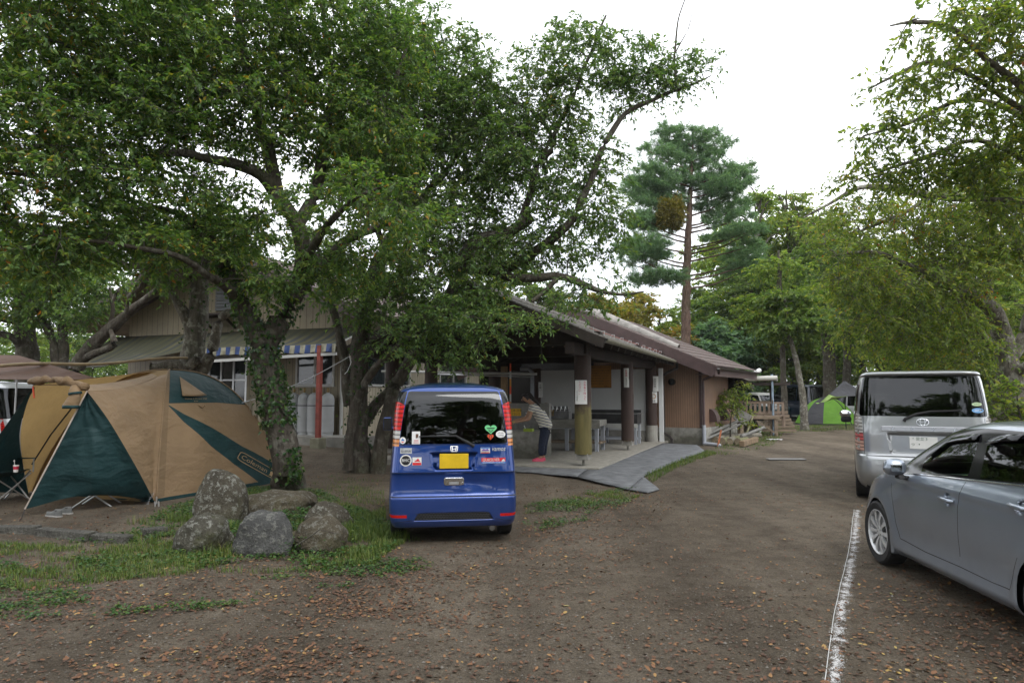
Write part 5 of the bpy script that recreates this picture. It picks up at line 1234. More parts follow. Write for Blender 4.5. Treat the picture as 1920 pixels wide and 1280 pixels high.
def build_dome_tent():
    C1 = gnd(293, 943); e1 = Vector((.37, .929, 0)).normalized(); e2 = Vector((-e1.y, e1.x, 0)); A = 2.75
    C1.z = 0; ctr = C1 + e1*A/2 + e2*A/2; H = at(317, 697, ctr.y).z
    base = Vector((ctr.x, ctr.y, 0)); B = -base
    t = empty('dome_tent', base, 0, 'large tan and dark green dome tent with an open front porch behind the rocks', 'tent')
    cor = [C1, C1+e1*A, C1+e1*A+e2*A, C1+e2*A]          # near, right, back, far left
    def pole(i, r):
        p = ctr + (cor[i]-ctr)*r; zz = H*(1-r**2.55)**0.86
        q = Vector((p.x, p.y, zz + 0.03*(1-r))); return q
    def face(i, j, s, r, sag=0.10):
        a, b = pole(i, r), pole(j, r); p = a.lerp(b, s); out = ((cor[i]+cor[j])/2-ctr).normalized()
        w = 4*s*(1-s)*r
        p += out*(0.10*w*math.sin(math.pi*min(1, r*1.02))) + Vector((0, 0, -sag*0.35*w*(1-r)))
        p += out*(0.008*math.sin(9*s+14*r)+0.012*math.sin(21*s+8*r+1)*(1-s)+0.010*math.sin(27*s-15*r)*s*r)*w
        return p
    def panels(i, j, name, regions, mats, nx=40, ny=44, rmax=1.0):
        bm = bmesh.new(); V = [[bm.verts.new((x/nx, 0.02+(rmax-0.02)*y/ny, 0)) for y in range(ny+1)] for x in range(nx+1)]
        for x in range(nx):
            for y in range(ny): bm.faces.new((V[x][y], V[x+1][y], V[x+1][y+1], V[x][y+1]))
        bm.normal_update()
        for poly, mi in regions:
            for f in cut(bm, poly, 'xy', lambda f: True): f.material_index = mi
        for v in bm.verts: v.co = face(i, j, v.co.x, v.co.y) + B
        bmesh.ops.recalc_face_normals(bm, faces=bm.faces)
        for f in bm.faces: f.smooth = True
        return finish(bm, name, mats, t)
    # invert pixel -> (s, r) on the right-hand face
    def inv(u, v, i=0, j=1):
        best = None
        for k in range(41):
            for l in range(61):
                s, r = k/40, l/60; p = face(i, j, s, max(r, .02)); d = p-Vector((0, 0, CAMH)); y = d.y*_c+d.z*_s; z = -d.y*_s+d.z*_c
                e = (960+F*d.x/y-u)**2 + (640-F*z/y-v)**2
                if best is None or e < best[0]: best = (e, s, r)
        _, s, r = best
        for it in range(3):
            h = .02/(it+1)
            for ds in (-h, 0, h):
                for dr in (-h, 0, h):
                    ss, rr = min(max(s+ds, -.01), 1.02), min(max(r+dr, .02), 1); p = face(i, j, ss, rr); d = p-Vector((0, 0, CAMH)); y = d.y*_c+d.z*_s; z = -d.y*_s+d.z*_c
                    e = (960+F*d.x/y-u)**2 + (640-F*z/y-v)**2
                    if e < best[0]: best = (e, ss, rr)
            s, r = best[1:]
        return s, r
    rg = inv(340, 756)[1]
    top = [(-.02, 0.0), (1.02, 0.0), (1.02, rg+.02), (.6, rg-.005), (.3, rg-.005), (-.02, rg)]
    band = [inv(312, 757), inv(345, 775), inv(400, 803), inv(455, 836), inv(511, 868), (1.02, .93), (1.02, .99), (.97, .99), inv(487, 905), inv(440, 872), inv(395, 836), inv(345, 790)]
    panels(0, 1, 'right_fly', [(top, 1), (band, 1), ([(-.02, .993), (1.02, .993), (1.02, 1.01), (-.02, 1.01)], 1)], [m_tan, m_green])
    panels(1, 2, 'back_fly', [], [m_tan]); panels(2, 3, 'far_fly', [], [m_tan])
    door = [(.12, .38), (.5, .25), (.88, .38), (.93, .98), (.07, .98)]
    panels(3, 0, 'front_wall', [(roundp(door, .08), 1)], [m_tanin, m_tan])
    for i in range(4):
        k = MB(); k.tube([pole(i, r)+B+Vector((0, 0, .012)) for r in np.linspace(1, .02, 24)], .012, 6); k.build('pole_sleeve', m_tan if i != 0 else m_tan, t, smooth=True)
    # seam band beside the near pole
    k = MB(); rows = []
    for r in np.linspace(.03, .99, 30): rows.append([face(0, 1, s, r)+B+Vector((.004, -.006, .004)) for s in (0, .025, .05)])
    k.grid(rows); k.build('seam_band', fabric('tan_seam', (.235, .16, .09)), t, smooth='all')
    # vent flap, lettering
    def fpt(u, v, off=.012):
        s, r = inv(u, v); p = face(0, 1, s, r); n = (Vector((0, 0, CAMH))-p).normalized(); return p + n*off + B
    a, b, c = fpt(337, 706, .06), fpt(342, 742, .10), fpt(388, 740, .10); k = MB(); P = []
    for i in range(9): 
        l = a.lerp(b, i/8); q = a.lerp(c, i/8); P.append([l.lerp(q, j/8)+Vector((0, -.02*math.sin(math.pi*j/8)*i/8, -.012*math.sin(math.pi*j/8)*i/8)) for j in range(9)])
    k.grid(P); k.build('vent_flap', m_tan, t, smooth='all', solid=.006)
    k = MB(); q = fpt(374, 760, .02); k.tube([q+Vector((-.08, 0, .03)), q, q+Vector((.06, 0, -.03)), q+Vector((.09, 0, .01))], .012, 5); k.build('vent_strap', m_tan, t)
    def lettering(c, x, y, name, draw):
        o = fpt(*c, .014); X = (fpt(*x, .014)-o); Y = (fpt(*y, .014)-o); lx, ly = X.length, Y.length
        k = MB(); draw(k, lambda v: o + X*(v[0]) + Y*(v[1])); return k.build(name, m_tanprint, t, fix=False)
    def logo(k, f):
        add_text(k, 'Coleman', .86, lambda v: f((v[0]-.06, v[1]*.95-.02)), wid=1.30)
        n = 28; o_ = roundp([(-.86, -.62), (1.02, -.62), (1.02, .62), (-.86, .62)], .3, 6); i_ = roundp([(-.83, -.53), (.99, -.53), (.99, .53), (-.83, .53)], .25, 6); m_ = len(o_)
        k.add([f(p) for p in o_]+[f(p) for p in i_], [(q, (q+1) % m_, m_+(q+1) % m_, m_+q) for q in range(m_)])
        lan = [(.74, -.36), (.92, -.36), (.90, -.1), (.93, .15), (.83, .36), (.73, .15), (.76, -.1)]; k.add([f(p) for p in lan], [tuple(range(len(lan)))])
    lettering((480, 872), (515, 889), (486, 857), 'logo_print', logo)
    lettering((368, 748), (392, 748.3), (368, 744.6), 'model_print', lambda k, f: (add_text(k, 'Dome 2-Room 300', .8, lambda v: f((v[0], v[1]+.2)), wid=1.7), add_text(k, 'EX', .7, lambda v: f((v[0], v[1]-1.0)), wid=.3)))
    # porch: taut roof from the near pole to the bar in front, wings staked out
    T1 = at(163, 733, 9.35); T2 = at(62, 722, 9.75); ap = pole(0, .04); C4 = cor[3]
    Rn = lambda q: pole(0, 0.03+0.965*q)          # near seam, apex -> ground
    Rf = lambda q: pole(3, 0.03+0.965*q)
    wb = [T1, at(205, 790, 9.5), at(258, 880, 9.85), at(290, 941, C1.y-.02)]
    def bez(pts, q):
        x = q*(len(pts)-1); i = min(int(x), len(pts)-2); p = [pts[max(i-1, 0)], pts[i], pts[i+1], pts[min(i+2, len(pts)-1)]]; u = x-i
        return 0.5*((2*p[1])+(p[2]-p[0])*u+(2*p[0]-5*p[1]+4*p[2]-p[3])*u*u+(3*p[1]-p[0]-3*p[2]+p[3])*u**3)
    k = MB(); P = []
    for i in range(37):
        q = i/36; a, b = bez(wb, q), Rn(q**1.0); row = []
        for j in range(23):
            s = j/22; p = a.lerp(b, s); sg = 4*s*(1-s)
            p += Vector((-.35, .9, -1)).normalized()*0.0 + Vector((0, 0, -0.10))*sg*(1-q) + (e2*0.05)*sg*q + Vector((0, -.010, .004))*math.sin(10*q+7*s)*sg*(0.3+q)
            row.append(p+B)
        P.append(row)
    k.grid(P); k.build('porch_roof', m_tan, t, smooth='all')
    # top sheet across (T1,T2 to the apex) and far inner wall
    k = MB(); P = []
    for i in range(13):
        a = T1.lerp(T2, i/12)+Vector((0, 0, .05*math.sin(math.pi*i/12))); b = ap.lerp(pole(3, .04), i/12); P.append([a.lerp(b, j/12)+Vector((0, 0, -.10*math.sin(math.pi*j/12)))+B for j in range(13)])
    k.grid(P); k.build('porch_top', m_tan, t, smooth='all')
    fb = [T2, T2.lerp(C4, .5)+Vector((-.12, -.1, .12)), C4+Vector((.05, -.15, 0))]
    k = MB(); P = []
    for i in range(25):
        q = i/24; a, b = bez(fb, q), Rf(q); P.append([a.lerp(b, j/14)+e2*(.06*math.sin(math.pi*j/14))+B for j in range(15)])
    k.grid(P); k.build('far_porch_wall', m_tanin, t, smooth='all')
    # seam on the inner wall
    # near green wing
    St = gnd(46, 967); St.z = .09
    def wing(edge, stake, name, mat, hem=.16):
        k = MB(); P = []; n = 40
        base_ = edge[-1]
        for i in range(n+1):
            q = i/n; a = bez(edge, q); b = edge[0].lerp(stake, q); row = []
            for j in range(29):
                s = j/28; p = b.lerp(a, s); sg = 4*s*(1-s)
                lift = Vector((0, 0, hem*math.sin(math.pi*s)**1.2*q**6))
                crease = 0.30*(1-min(1, abs(s-.52-.10*(1-q))/.30))*min(1, max(0, (q-.35)/.4))*(1.15-q*.55)
                out = Vector((.25, -1, 0))
                p += lift + out*(crease - .05*sg*(1-q)) + out*.014*math.sin(26*s*(1.2-q)+3)*sg*(1.1-q) + out*.012*math.sin(17*q+9*s)*sg
                row.append(p+B)
            P.append(row)
        k.grid(P); return k.build(name, mat, t, smooth='all')
    wing(wb, St, 'porch_wing', m_green)
    S2 = gnd(-92, 948); S2.z = .05
    fe = [T2+Vector((0, 0, -.03)), fb[1]+Vector((.0, -.02, 0)), fb[2]]
    wing(fe, S2, 'porch_wing', m_green, .1)
    k = MB(); k.tube([T1+B, St+B], .010, 6); k.build('wing_piping', M('pale_piping', (.5, .42, .36), .7), t)
    # front bar, rolled-up door
    k = MB(); pts = [T2.lerp(T1, q)+Vector((0, -.02, .06+.05*math.sin(math.pi*q)+.012*math.sin(q*31)))+B for q in np.linspace(-.05, 1.0, 22)]
    k.tube(pts, [.050+.012*math.sin(5+q*.7)+.006*math.sin(q*2.3) for q in range(22)], 14); q0 = T1+B
    k.build('rolled_door', fabric('tan_roll', (.27, .18, .10), scale=9, amt=.45), t, smooth='all')
    k = MB(); h0 = at(138, 722, 9.30)+B
    pr = [(0, .03, .0), (.02, .075, -.07), (.03, .07, -.14), (.0, .085, -.22), (-.02, .10, -.28), (-.02, .095, -.31)]
    k.tube([h0+Vector((x, 0, z)) for x, r, z in pr], [r for x, r, z in pr], 14, 0); k.tube([h0+Vector((.025, -.0, -.095)), h0+Vector((.03, 0, -.125))], .082, 14, 1); k.tube([h0+Vector((-.02, 0, -.27)), h0+Vector((-.02, 0, -.315))], .104, 14, 1)
    k.build('hanging_roll', [m_tan, m_green], t, smooth='all')
    k = MB(); k.tube([at(62, 724, 9.75)+B, at(64, 746, 9.75)+B], .012, 5); k.build('red_tab', M('red_tape', (.6, .08, .03), .6), t)
    # inner pole and stakes
    k = MB(); k.tube([at(60, 870, 11)+B, at(95, 815, 10.7)+B, at(132, 768, 10.4)+B, at(150, 740, 10.2)+B], .012, 6); k.build('porch_pole', m_pole, t)
    k = MB(); k.tube([St+B, gnd(38, 976)+B], .006, 5); k.tube([gnd(38, 976)+B+Vector((0, 0, .02)), gnd(28, 990)+B+Vector((0, 0, -.03))], .010, 5); k.build('stake', m_black, t)
    k = MB(); 
    for du in (-3, 4): k.tube([gnd(293+du, 948)+B+Vector((0, 0, .06)), gnd(294+du, 956)+B+Vector((0, 0, -.02))], .011, 6)
    k.tube([C1+B+Vector((0, 0, .09)), gnd(293, 950)+B+Vector((0, 0, .05))], .012, 6); k.build('stake', m_alu, t)
    fl = MB(); fl.prism([tuple((c+B).xy) for c in cor], .01, .03); fl.build('groundsheet', m_green, t)
build_dome_tent()

def build_camp():
    # folding armchair
    p = gnd(-4, 942); t = empty('camp_chair', (p.x, p.y, 0), R(72), 'dark green folding camp armchair at the left edge beside the tent', 'chair')
    k = MB(); P = []
    for i in range(9): P.append([(-.28+.56*j/8, -.25+.5*i/8, .43-.05*math.sin(math.pi*j/8)*math.sin(math.pi*i/8)+.04*(i < 2)) for j in range(9)])
    k.grid(P); k.build('seat', m_green, t, smooth='all', solid=.01)
    k = MB(); P = []
    for i in range(9): P.append([(-.28+.56*j/8, .25+.12*i/8+.05*math.sin(math.pi*j/8), .46+.45*i/8) for j in range(9)])
    k.grid(P); k.build('backrest', m_green, t, smooth='all', solid=.01)
    for s in (-1, 1):
        k = MB(); k.grid([[(s*.32+dx, -.27+.6*j/8, .64-.02*math.sin(math.pi*j/8)+.02*j/8) for j in range(9)] for dx in (-.04, .04)]); k.build('armrest', m_green, t, smooth='all', solid=.012)
        for y0, y1 in ((-.26, .28), (.28, -.26)):
            l = MB(); l.tube([(s*.30, y0, 0), (s*.28, y1, .46)], .011, 8); l.build('leg', m_alu, t)
        l = MB(); l.tube([(s*.32, -.26, .43), (s*.32, -.26, .64)], .011, 8); l.tube([(s*.28, .28, .40), (s*.32, .36, .9)], .011, 8); l.build('post', m_alu, t)
    for y in (-.27, .28):
        for s in (-1, 1): l = MB(); l.tube([(s*.30, y, 0), (-s*.28, y, .42)], .010, 8); l.build('leg', m_alu, t)
    p = at(30, 877, 10.02); c = empty('paper_cup', p, 0, 'red and white paper cup with a spoon on the camp chair armrest', 'cup'); c.location.z -= .02
    k = MB(); k.lathe([(.028, -.04), (.031, 0)], 16, 0); k.lathe([(.031, 0), (.036, .045)], 16, 1); k.lathe([(.036, .045), (.038, .062), (.034, .06)], 16, 0); k.build('cup_wall', [m_paper, m_red], c, smooth=True)
    k = MB(); k.tube([(-.01, 0, .02), (-.03, 0, .11)], .005, 6); k.lathe([(.0001, -.015), (.014, 0), (.0001, .02)], 8, 0, Matrix.Translation((-.032, 0, .12))); k.build('spoon', m_paint, c)
    # grey shoes under the wing
    sm = M('grey_suede', (.12, .122, .118), .9, var=.25, scale=9)
    for i, (u, v, rz, lab) in enumerate(((101, 970, 2.75, 'worn grey shoe on the soil under the green tent wing, the nearer of the pair'), (119, 964, 2.9, 'worn grey shoe behind its pair, under the green tent wing'))):
        q = gnd(u, v); t = empty('shoe', (q.x, q.y, G(q.x, q.y)), rz, lab, 'shoe', 'pair of grey shoes')
        k = MB(); P = []
        for a in range(15):
            x = -.135+.27*a/14; w = .042*(1-.35*math.exp(-((x+.02)/.05)**2))*math.sqrt(max(0.02, 1-(abs(x)/.137)**4)); hgt = .042+.040*float(sstep(.06, -.06, x))
            P.append([(x, w*math.cos(b), .022+hgt*math.sin(b)**.8) for b in np.linspace(0, math.pi, 11)])
        k.grid(P); k.add(P[0], [tuple(range(11))]); k.add(P[-1], [tuple(range(11))]); k.build('upper', sm, t, smooth='all')
        k = MB(); k.prism(roundp([(-.14, -.04), (.10, -.048), (.145, -.01), (.145, .02), (.10, .048), (-.14, .04)], .05, 6), 0, .020); k.build('sole', M('pale_sole', (.30, .29, .27), .8), t, bevel=.006)
        k = MB(); k.prism(circle2((-.065, 0), .033, 14), .083, .090); k.build('opening', m_black, t)
    # folding table legs below the wing, cooler bag, clear sheet
    q = gnd(160, 955); t = empty('folding_stool', (q.x-.05, q.y+.35, 0), .2, 'low folding stool with crossed metal legs under the porch wing', 'stool')
    k = MB(); k.cbox((0, 0, .36), (.5, .4, .02)); k.build('seat', m_green, t)
    for y in (-.18, .18):
        for s in (-1, 1): l = MB(); l.tube([(s*.26, y, 0), (-s*.24, y, .36)], .012, 8); l.build('leg', m_alu, t)
    q = gnd(20, 930); t = empty('cooler_box', (q.x-.2, q.y+1.1, 0), .3, 'pale grey cooler box inside the tent porch', 'box')
    k = MB(); k.cbox((0, 0, .17), (.55, .36, .34)); k.build('tub', M('pale_cooler', (.4, .42, .40), .6), t, bevel=.03); k = MB(); k.cbox((0, 0, .365), (.57, .38, .05)); k.build('lid', m_paint, t, bevel=.015)
    q = gnd(252, 950); k = MB(); P = []
    for i in range(7): P.append([(-.15+.30*j/7, .02+.16*i/6+.015*math.sin(j*2), .01+.17*(i/6)+.012*math.sin(j*1.7+i)) for j in range(8)])
    mv = glass_mat('clear_vinyl', (.75, .77, .78)); k.grid(P); o = k.build('clear_sheet', mv, None, smooth='all'); o.location = (q.x, q.y+.05, .0); tag(o, 'crumpled clear plastic sheet at the foot of the green tent wing', 'plastic sheet')
    # brown tarp and bamboo pole
    K = [at(-40, 676, 12.6), at(35, 668, 13.2), at(172, 709, 12.3), at(40, 712, 11.4), at(-60, 730, 11.2)]
    t = empty('brown_tarp', (K[1].x, K[1].y, 0), 0, 'brown awning tarp stretched on a thin pole at the left edge', 'tarp'); B = Vector((-K[1].x, -K[1].y, 0))
    k = MB(); a0, a1, b1 = at(-160, 668, 13.2), at(36, 667, 13.2), at(185, 710, 12.4); c0, c1 = at(-160, 700, 11.2), at(60, 700, 11.3); P = []
    for i in range(15):
        q = i/14; P.append([(at(-150, 690, 15).lerp(at(185, 706, 13.0), q)+B)+Vector((0, 0, 0)), ]); 
        r0 = at(-150, 664, 13.4).lerp(at(34, 666, 13.2), min(1, q*2)) if q < .5 else at(34, 666, 13.2).lerp(b1, (q-.5)*2)
        r1 = at(-150, 712, 11.0).lerp(at(188, 711, 12.2), q)
        P[-1] = [r0.lerp(r1, j/10)+Vector((0, 0, -.12*math.sin(math.pi*j/10)))+B for j in range(11)]
    k.grid(P); k.build('tarp_sheet', fabric('brown_tarp_cloth', (.155, .085, .055), trans=.3), t, smooth='all', solid=.006)
    k = MB(); g0 = at(34, 668, 13.2)+B; k.tube([(g0.x, g0.y, 0), (g0.x, g0.y, g0.z)], .016, 8); k.build('tarp_pole', m_alu, t)
    k = MB(); a, b = at(-30, 689, 12.2), at(352, 672, 14.75); n = 40
    k.tube([a.lerp(b, q)+Vector((0, 0, .03*math.sin(q*9))) for q in np.linspace(0, 1, n)], [.034-.008*i/n+(.004 if i % 6 == 0 else 0) for i in range(n)], 10)
    o = k.build('bamboo_pole', M('dry_bamboo', (.36, .27, .16), .6, var=.2, scale=6), None, smooth=True, loc=tuple(a)); tag(o, 'long dry bamboo pole laid from the left edge to the pale tree', 'pole')
    # washing line with a towel
    a, b = at(446, 757, 12.45), at(655, 668, 13.85); k = MB()
    k.tube([a.lerp(b, q)+Vector((0, 0, -.10*math.sin(math.pi*q))) for q in np.linspace(0, 1, 30)], .008, 5)
    k.tube([b, b+Vector((.05, -.05, -.12)), b+Vector((-.02, -.05, -.3)), b+Vector((-.08, -.05, -.36))], .007, 5)
    o = k.build('rope', M('white_rope', (.62, .63, .68), .8), None, loc=tuple(a)); tag(o, 'white rope tied from the tent to the many-stemmed tree', 'rope')
    L = lambda q: a.lerp(b, q)+Vector((0, 0, -.10*math.sin(math.pi*q)))
    k = MB(); P = []; q0, q1 = .10, .285
    for i in range(14):
        P.append([L(q0+(q1-q0)*j/20)+Vector((0.0, -.02+.028*math.sin(j*1.35+.3*math.sin(i*.4)), .012-.56*i/13+(-.02*math.sin(j*.5)))) for j in range(21)])
    k.grid(P); o = k.build('towel', M('beige_towel', (.37, .32, .25), .95, var=.15, scale=8, bump=.3, bscale=120), None, smooth='all', solid=.008, loc=tuple(L(q0))); tag(o, 'beige towel hanging on the white rope', 'towel')
build_camp()

def build_green_tent():
    c = gnd(1560, 796); t = empty('green_dome_tent', (c.x, c.y+.6, 0), R(-12), 'small lime green and black dome tent at the end of the drive', 'tent')
    gl = fabric('lime_polyester', (.125, .29, .028), trans=.2); bk = fabric('charcoal_polyester', (.05, .05, .056), trans=.1)
    A, Bh, H = 1.62, 1.1, 1.46; P = []; n, m = 48, 12
    def pt(a, r): 
        w = abs(math.cos(a))**2.6+abs(math.sin(a))**2.6; rr = r/w**(1/2.6); return (A*rr*math.cos(a), Bh*rr*math.sin(a), H*max(0, 1-r**2.2)**.9)
    for name, mat, lo, hi in (('green_panels', gl, 0, 1), ('black_panel', bk, 0, 1)):
        k = MB()
        for i in range(n):
            a0, a1 = 2*math.pi*i/n, 2*math.pi*(i+1)/n; isb = (i in (29, 30, 31, 32, 33)) or (i in (6, 7, 8))
            if isb != (name == 'black_panel'): continue
            k.grid([[pt(a, r) for r in np.linspace(.0, .985, m)] for a in (a0, a1)])
        k.build(name, mat, t, smooth='all')
    k = MB(); k.grid([[tuple(Vector(pt(a, r))*1.02) for r in (0, .12, .24)] for a in np.linspace(0, 2*math.pi, 25)]); k.build('crown_cap', bk, t, smooth='all')
    for a in (-.95, 2.2): k = MB(); k.tube([tuple(Vector(pt(a, r))*1.008) for r in np.linspace(.1, 1, 16)], .024, 6); k.build('pole_sleeve', bk, t)
    k = MB(); k.prism([tuple(Vector(pt(2*math.pi*i/24, 1.02)).xy) for i in range(24)], 0.01, .05); k.build('groundsheet', bk, t)
    k = MB(); q = Vector(pt(-2.2, .52)); k.prism([(-.10, 0), (.10, 0), (.07, -.03), (0, -.05), (-.07, -.03)], 0, .004, 0, frame(q*1.02, (1, 0, 0), (0, .5, .8))); k.build('logo_print', M('lime_print', (.35, .6, .12), .6), t)
    # charcoal tarp with a lime corner above it
    K = [at(1536, 755, 31), at(1584, 713.5, 31), at(1612, 728, 31.5), at(1585, 742, 29.5)]
    base = Vector((K[1].x, K[1].y, 0)); t = empty('charcoal_tarp', base, 0, 'charcoal tarp with a lime corner rigged above the small green tent', 'tarp')
    a, b, c_, d = at(1538, 754, 30.5), at(1583, 713, 31.5), at(1640, 740, 32), at(1560, 744, 29.3)
    def patch(a, b, c_, d, n=10): return [[a.lerp(b, i/n).lerp(d.lerp(c_, i/n), j/n)-base+Vector((0, 0, -.08*math.sin(math.pi*j/n))) for j in range(n+1)] for i in range(n+1)]
    k = MB(); k.grid(patch(a.lerp(b, .35), b, c_, d.lerp(c_, .35))); k.build('tarp_sheet', bk, t, smooth='all', solid=.006)
    k = MB(); k.grid(patch(a, a.lerp(b, .35), d.lerp(c_, .35), d)); k.build('lime_corner', fabric('lime_tarp', (.28, .40, .12)), t, smooth='all', solid=.006)
    k = MB(); q = b-base; k.tube([(q.x, q.y, 0), (q.x, q.y, q.z)], .02, 6); k.build('tarp_pole', m_black, t)
build_green_tent()
# ------------------------------------------------------------------ trees
def leaf_mat(name, stops, trans=0.35, rough=0.45):
    m = bpy.data.materials.new(name); m.use_nodes = True; t = m.node_tree; b = t.nodes['Principled BSDF']
    b.inputs['Roughness'].default_value = rough; b.inputs['Specular IOR Level'].default_value = 0.35
    g = t.nodes.new('ShaderNodeNewGeometry'); n = _noise(t, 0.55, 4)
    ad = t.nodes.new('ShaderNodeMath'); ad.operation = 'MULTIPLY_ADD'; ad.inputs[1].default_value = 0.5; ad.inputs[2].default_value = -0.29
    t.links.new(n.outputs['Fac'], ad.inputs[0]); a2 = t.nodes.new('ShaderNodeMath'); a2.operation = 'ADD'; a2.use_clamp = True
    t.links.new(g.outputs['Random Per Island'], a2.inputs[0]); t.links.new(ad.outputs[0], a2.inputs[1])
    r = _ramp(t, a2.outputs[0], stops); t.links.new(r.outputs[0], b.inputs['Base Color'])
    tr = t.nodes.new('ShaderNodeBsdfTranslucent'); k = _mix(t, 1.0, r.outputs[0], (1.15, 1.3, 0.6), 'MULTIPLY'); t.links.new(k, tr.inputs[0])
    mx_ = t.nodes.new('ShaderNodeMixShader'); mx_.inputs[0].default_value = trans; o = t.nodes['Material Output']
    t.links.new(b.outputs[0], mx_.inputs[1]); t.links.new(tr.outputs[0], mx_.inputs[2]); t.links.new(mx_.outputs[0], o.inputs[0]); return m
def bark_mat(name, col, pale, amt=0.5, scale=5):
    m, t, b = _nodes(name); b.inputs['Roughness'].default_value = 0.92; b.inputs['Specular IOR Level'].default_value = 0.15
    n = _noise(t, scale, 8, rough=0.75); n1 = _noise(t, 16, 5, stretch=(1, 1, 0.22)); n2 = _noise(t, 38, 4, stretch=(1, 1, 0.35))
    c = _ramp(t, n1.outputs['Fac'], [(0.3, tuple(x*0.5 for x in col)), (0.7, tuple(x*1.35 for x in col))])
    k = _ramp(t, n.outputs['Fac'], [(0.52, (0, 0, 0)), (0.60, (amt,)*3)]); cc = _mix(t, k.outputs[0], c.outputs[0], pale)
    g = _noise(t, 1.3, 5); kg = _ramp(t, g.outputs['Fac'], [(0.5, (0, 0, 0)), (0.7, (.5, .5, .5))]); cc = _mix(t, kg.outputs[0], cc, (0.05, 0.06, 0.022))
    t.links.new(cc, b.inputs['Base Color']); ad = t.nodes.new('ShaderNodeMath'); ad.operation = 'ADD'; t.links.new(n1.outputs['Fac'], ad.inputs[0]); t.links.new(n2.outputs['Fac'], ad.inputs[1]); _bump(t, b, ad.outputs[0], 0.9, 0.03)
    return m
m_bark = bark_mat('dark_bark', (0.092, 0.079, 0.065), (0.23, 0.225, 0.19))
m_barkp = bark_mat('pale_lichen_bark', (0.150, 0.135, 0.112), (0.34, 0.34, 0.29), 0.8, 7)
m_barkpine = bark_mat('pine_bark', (0.135, 0.090, 0.070), (0.20, 0.16, 0.14), 0.4, 4)
m_leafA = leaf_mat('cherry_leaf', [(0.0, (0.060, 0.120, 0.040)), (0.35, (0.105, 0.190, 0.052)), (0.72, (0.175, 0.265, 0.066)), (0.94, (0.27, 0.31, 0.065)), (0.97, (0.46, 0.28, 0.04)), (1.0, (0.40, 0.15, 0.03))], 0.47)
m_leafB = leaf_mat('cool_green_leaf', [(0.0, (0.070, 0.130, 0.052)), (0.4, (0.118, 0.200, 0.066)), (0.8, (0.185, 0.270, 0.075)), (0.97, (0.22, 0.26, 0.06)), (1.0, (0.42, 0.24, 0.04))], 0.45)
m_leafC = leaf_mat('turning_cherry_leaf', [(0.0, (0.100, 0.160, 0.045)), (0.4, (0.180, 0.248, 0.062)), (0.75, (0.28, 0.325, 0.072)), (0.94, (0.36, 0.35, 0.065)), (0.98, (0.46, 0.27, 0.03)), (1.0, (0.40, 0.12, 0.02))], 0.55)
m_leafD = leaf_mat('yellow_green_leaf', [(0.0, (0.090, 0.160, 0.040)), (0.5, (0.185, 0.265, 0.055)), (0.9, (0.30, 0.350, 0.065)), (1.0, (0.42, 0.36, 0.06))], 0.55)
m_leafE = leaf_mat('forest_leaf', [(0.0, (0.060, 0.110, 0.032)), (0.5, (0.115, 0.185, 0.048)), (1.0, (0.215, 0.270, 0.060))], 0.5)
m_leafF = leaf_mat('autumn_leaf', [(0.0, (0.16, 0.17, 0.035)), (0.4, (0.28, 0.27, 0.06)), (0.8, (0.38, 0.27, 0.06)), (1.0, (0.38, 0.18, 0.04))], 0.5)
m_needle = leaf_mat('pine_needle', [(0.0, (0.090, 0.165, 0.105)), (0.5, (0.155, 0.260, 0.160)), (1.0, (0.26, 0.37, 0.22))], 0.5)
m_ivy = leaf_mat('ivy_leaf', [(0.0, (0.020, 0.055, 0.015)), (0.6, (0.045, 0.105, 0.024)), (1.0, (0.12, 0.17, 0.035))], 0.25, 0.35)

def norm(a): return a/np.maximum(np.linalg.norm(a, axis=-1, keepdims=True), 1e-9)
def leaves_arrays(P, D, Nn, L, Wd, fold=0.18):
    """rhombic folded leaves; arrays of base point, direction, normal, length, width"""
    D = norm(D); S = norm(np.cross(D, Nn)); N2 = np.cross(S, D)
    a = P; m = P + D*(L*0.45)[:, None]; tip = P + D*L[:, None] - N2*(L*0.12)[:, None]
    l = m + S*(Wd/2)[:, None] + N2*(Wd*fold)[:, None]; r = m - S*(Wd/2)[:, None] + N2*(Wd*fold)[:, None]
    V = np.stack([a, l, tip, r], 1).reshape(-1, 3); b = np.arange(len(P))[:, None]*4
    return V, np.concatenate([b+np.array([[0, 1, 2]]), b+np.array([[0, 2, 3]])], 0)
def tubes_arrays(P, Rr, n=3):
    """P (T,K,3) polylines, Rr (T,K) radii"""
    T, K, _ = P.shape; t = norm(np.gradient(P, axis=1)); ref = np.where(np.abs(t[..., 2:3]) < .9, np.array([0, 0, 1.]), np.array([1., 0, 0]))
    s = norm(np.cross(t, ref)); u = np.cross(t, s); a = 2*np.pi*np.arange(n)/n
    V = P[:, :, None] + (s[:, :, None]*np.cos(a)[None, None, :, None] + u[:, :, None]*np.sin(a)[None, None, :, None])*Rr[:, :, None, None]
    idx = np.arange(T*K*n).reshape(T, K, n); q = np.stack([idx[:, :-1], np.roll(idx, -1, 2)[:, :-1], np.roll(idx, -1, 2)[:, 1:], idx[:, 1:]], -1).reshape(-1, 4)
    return V.reshape(-1, 3), q
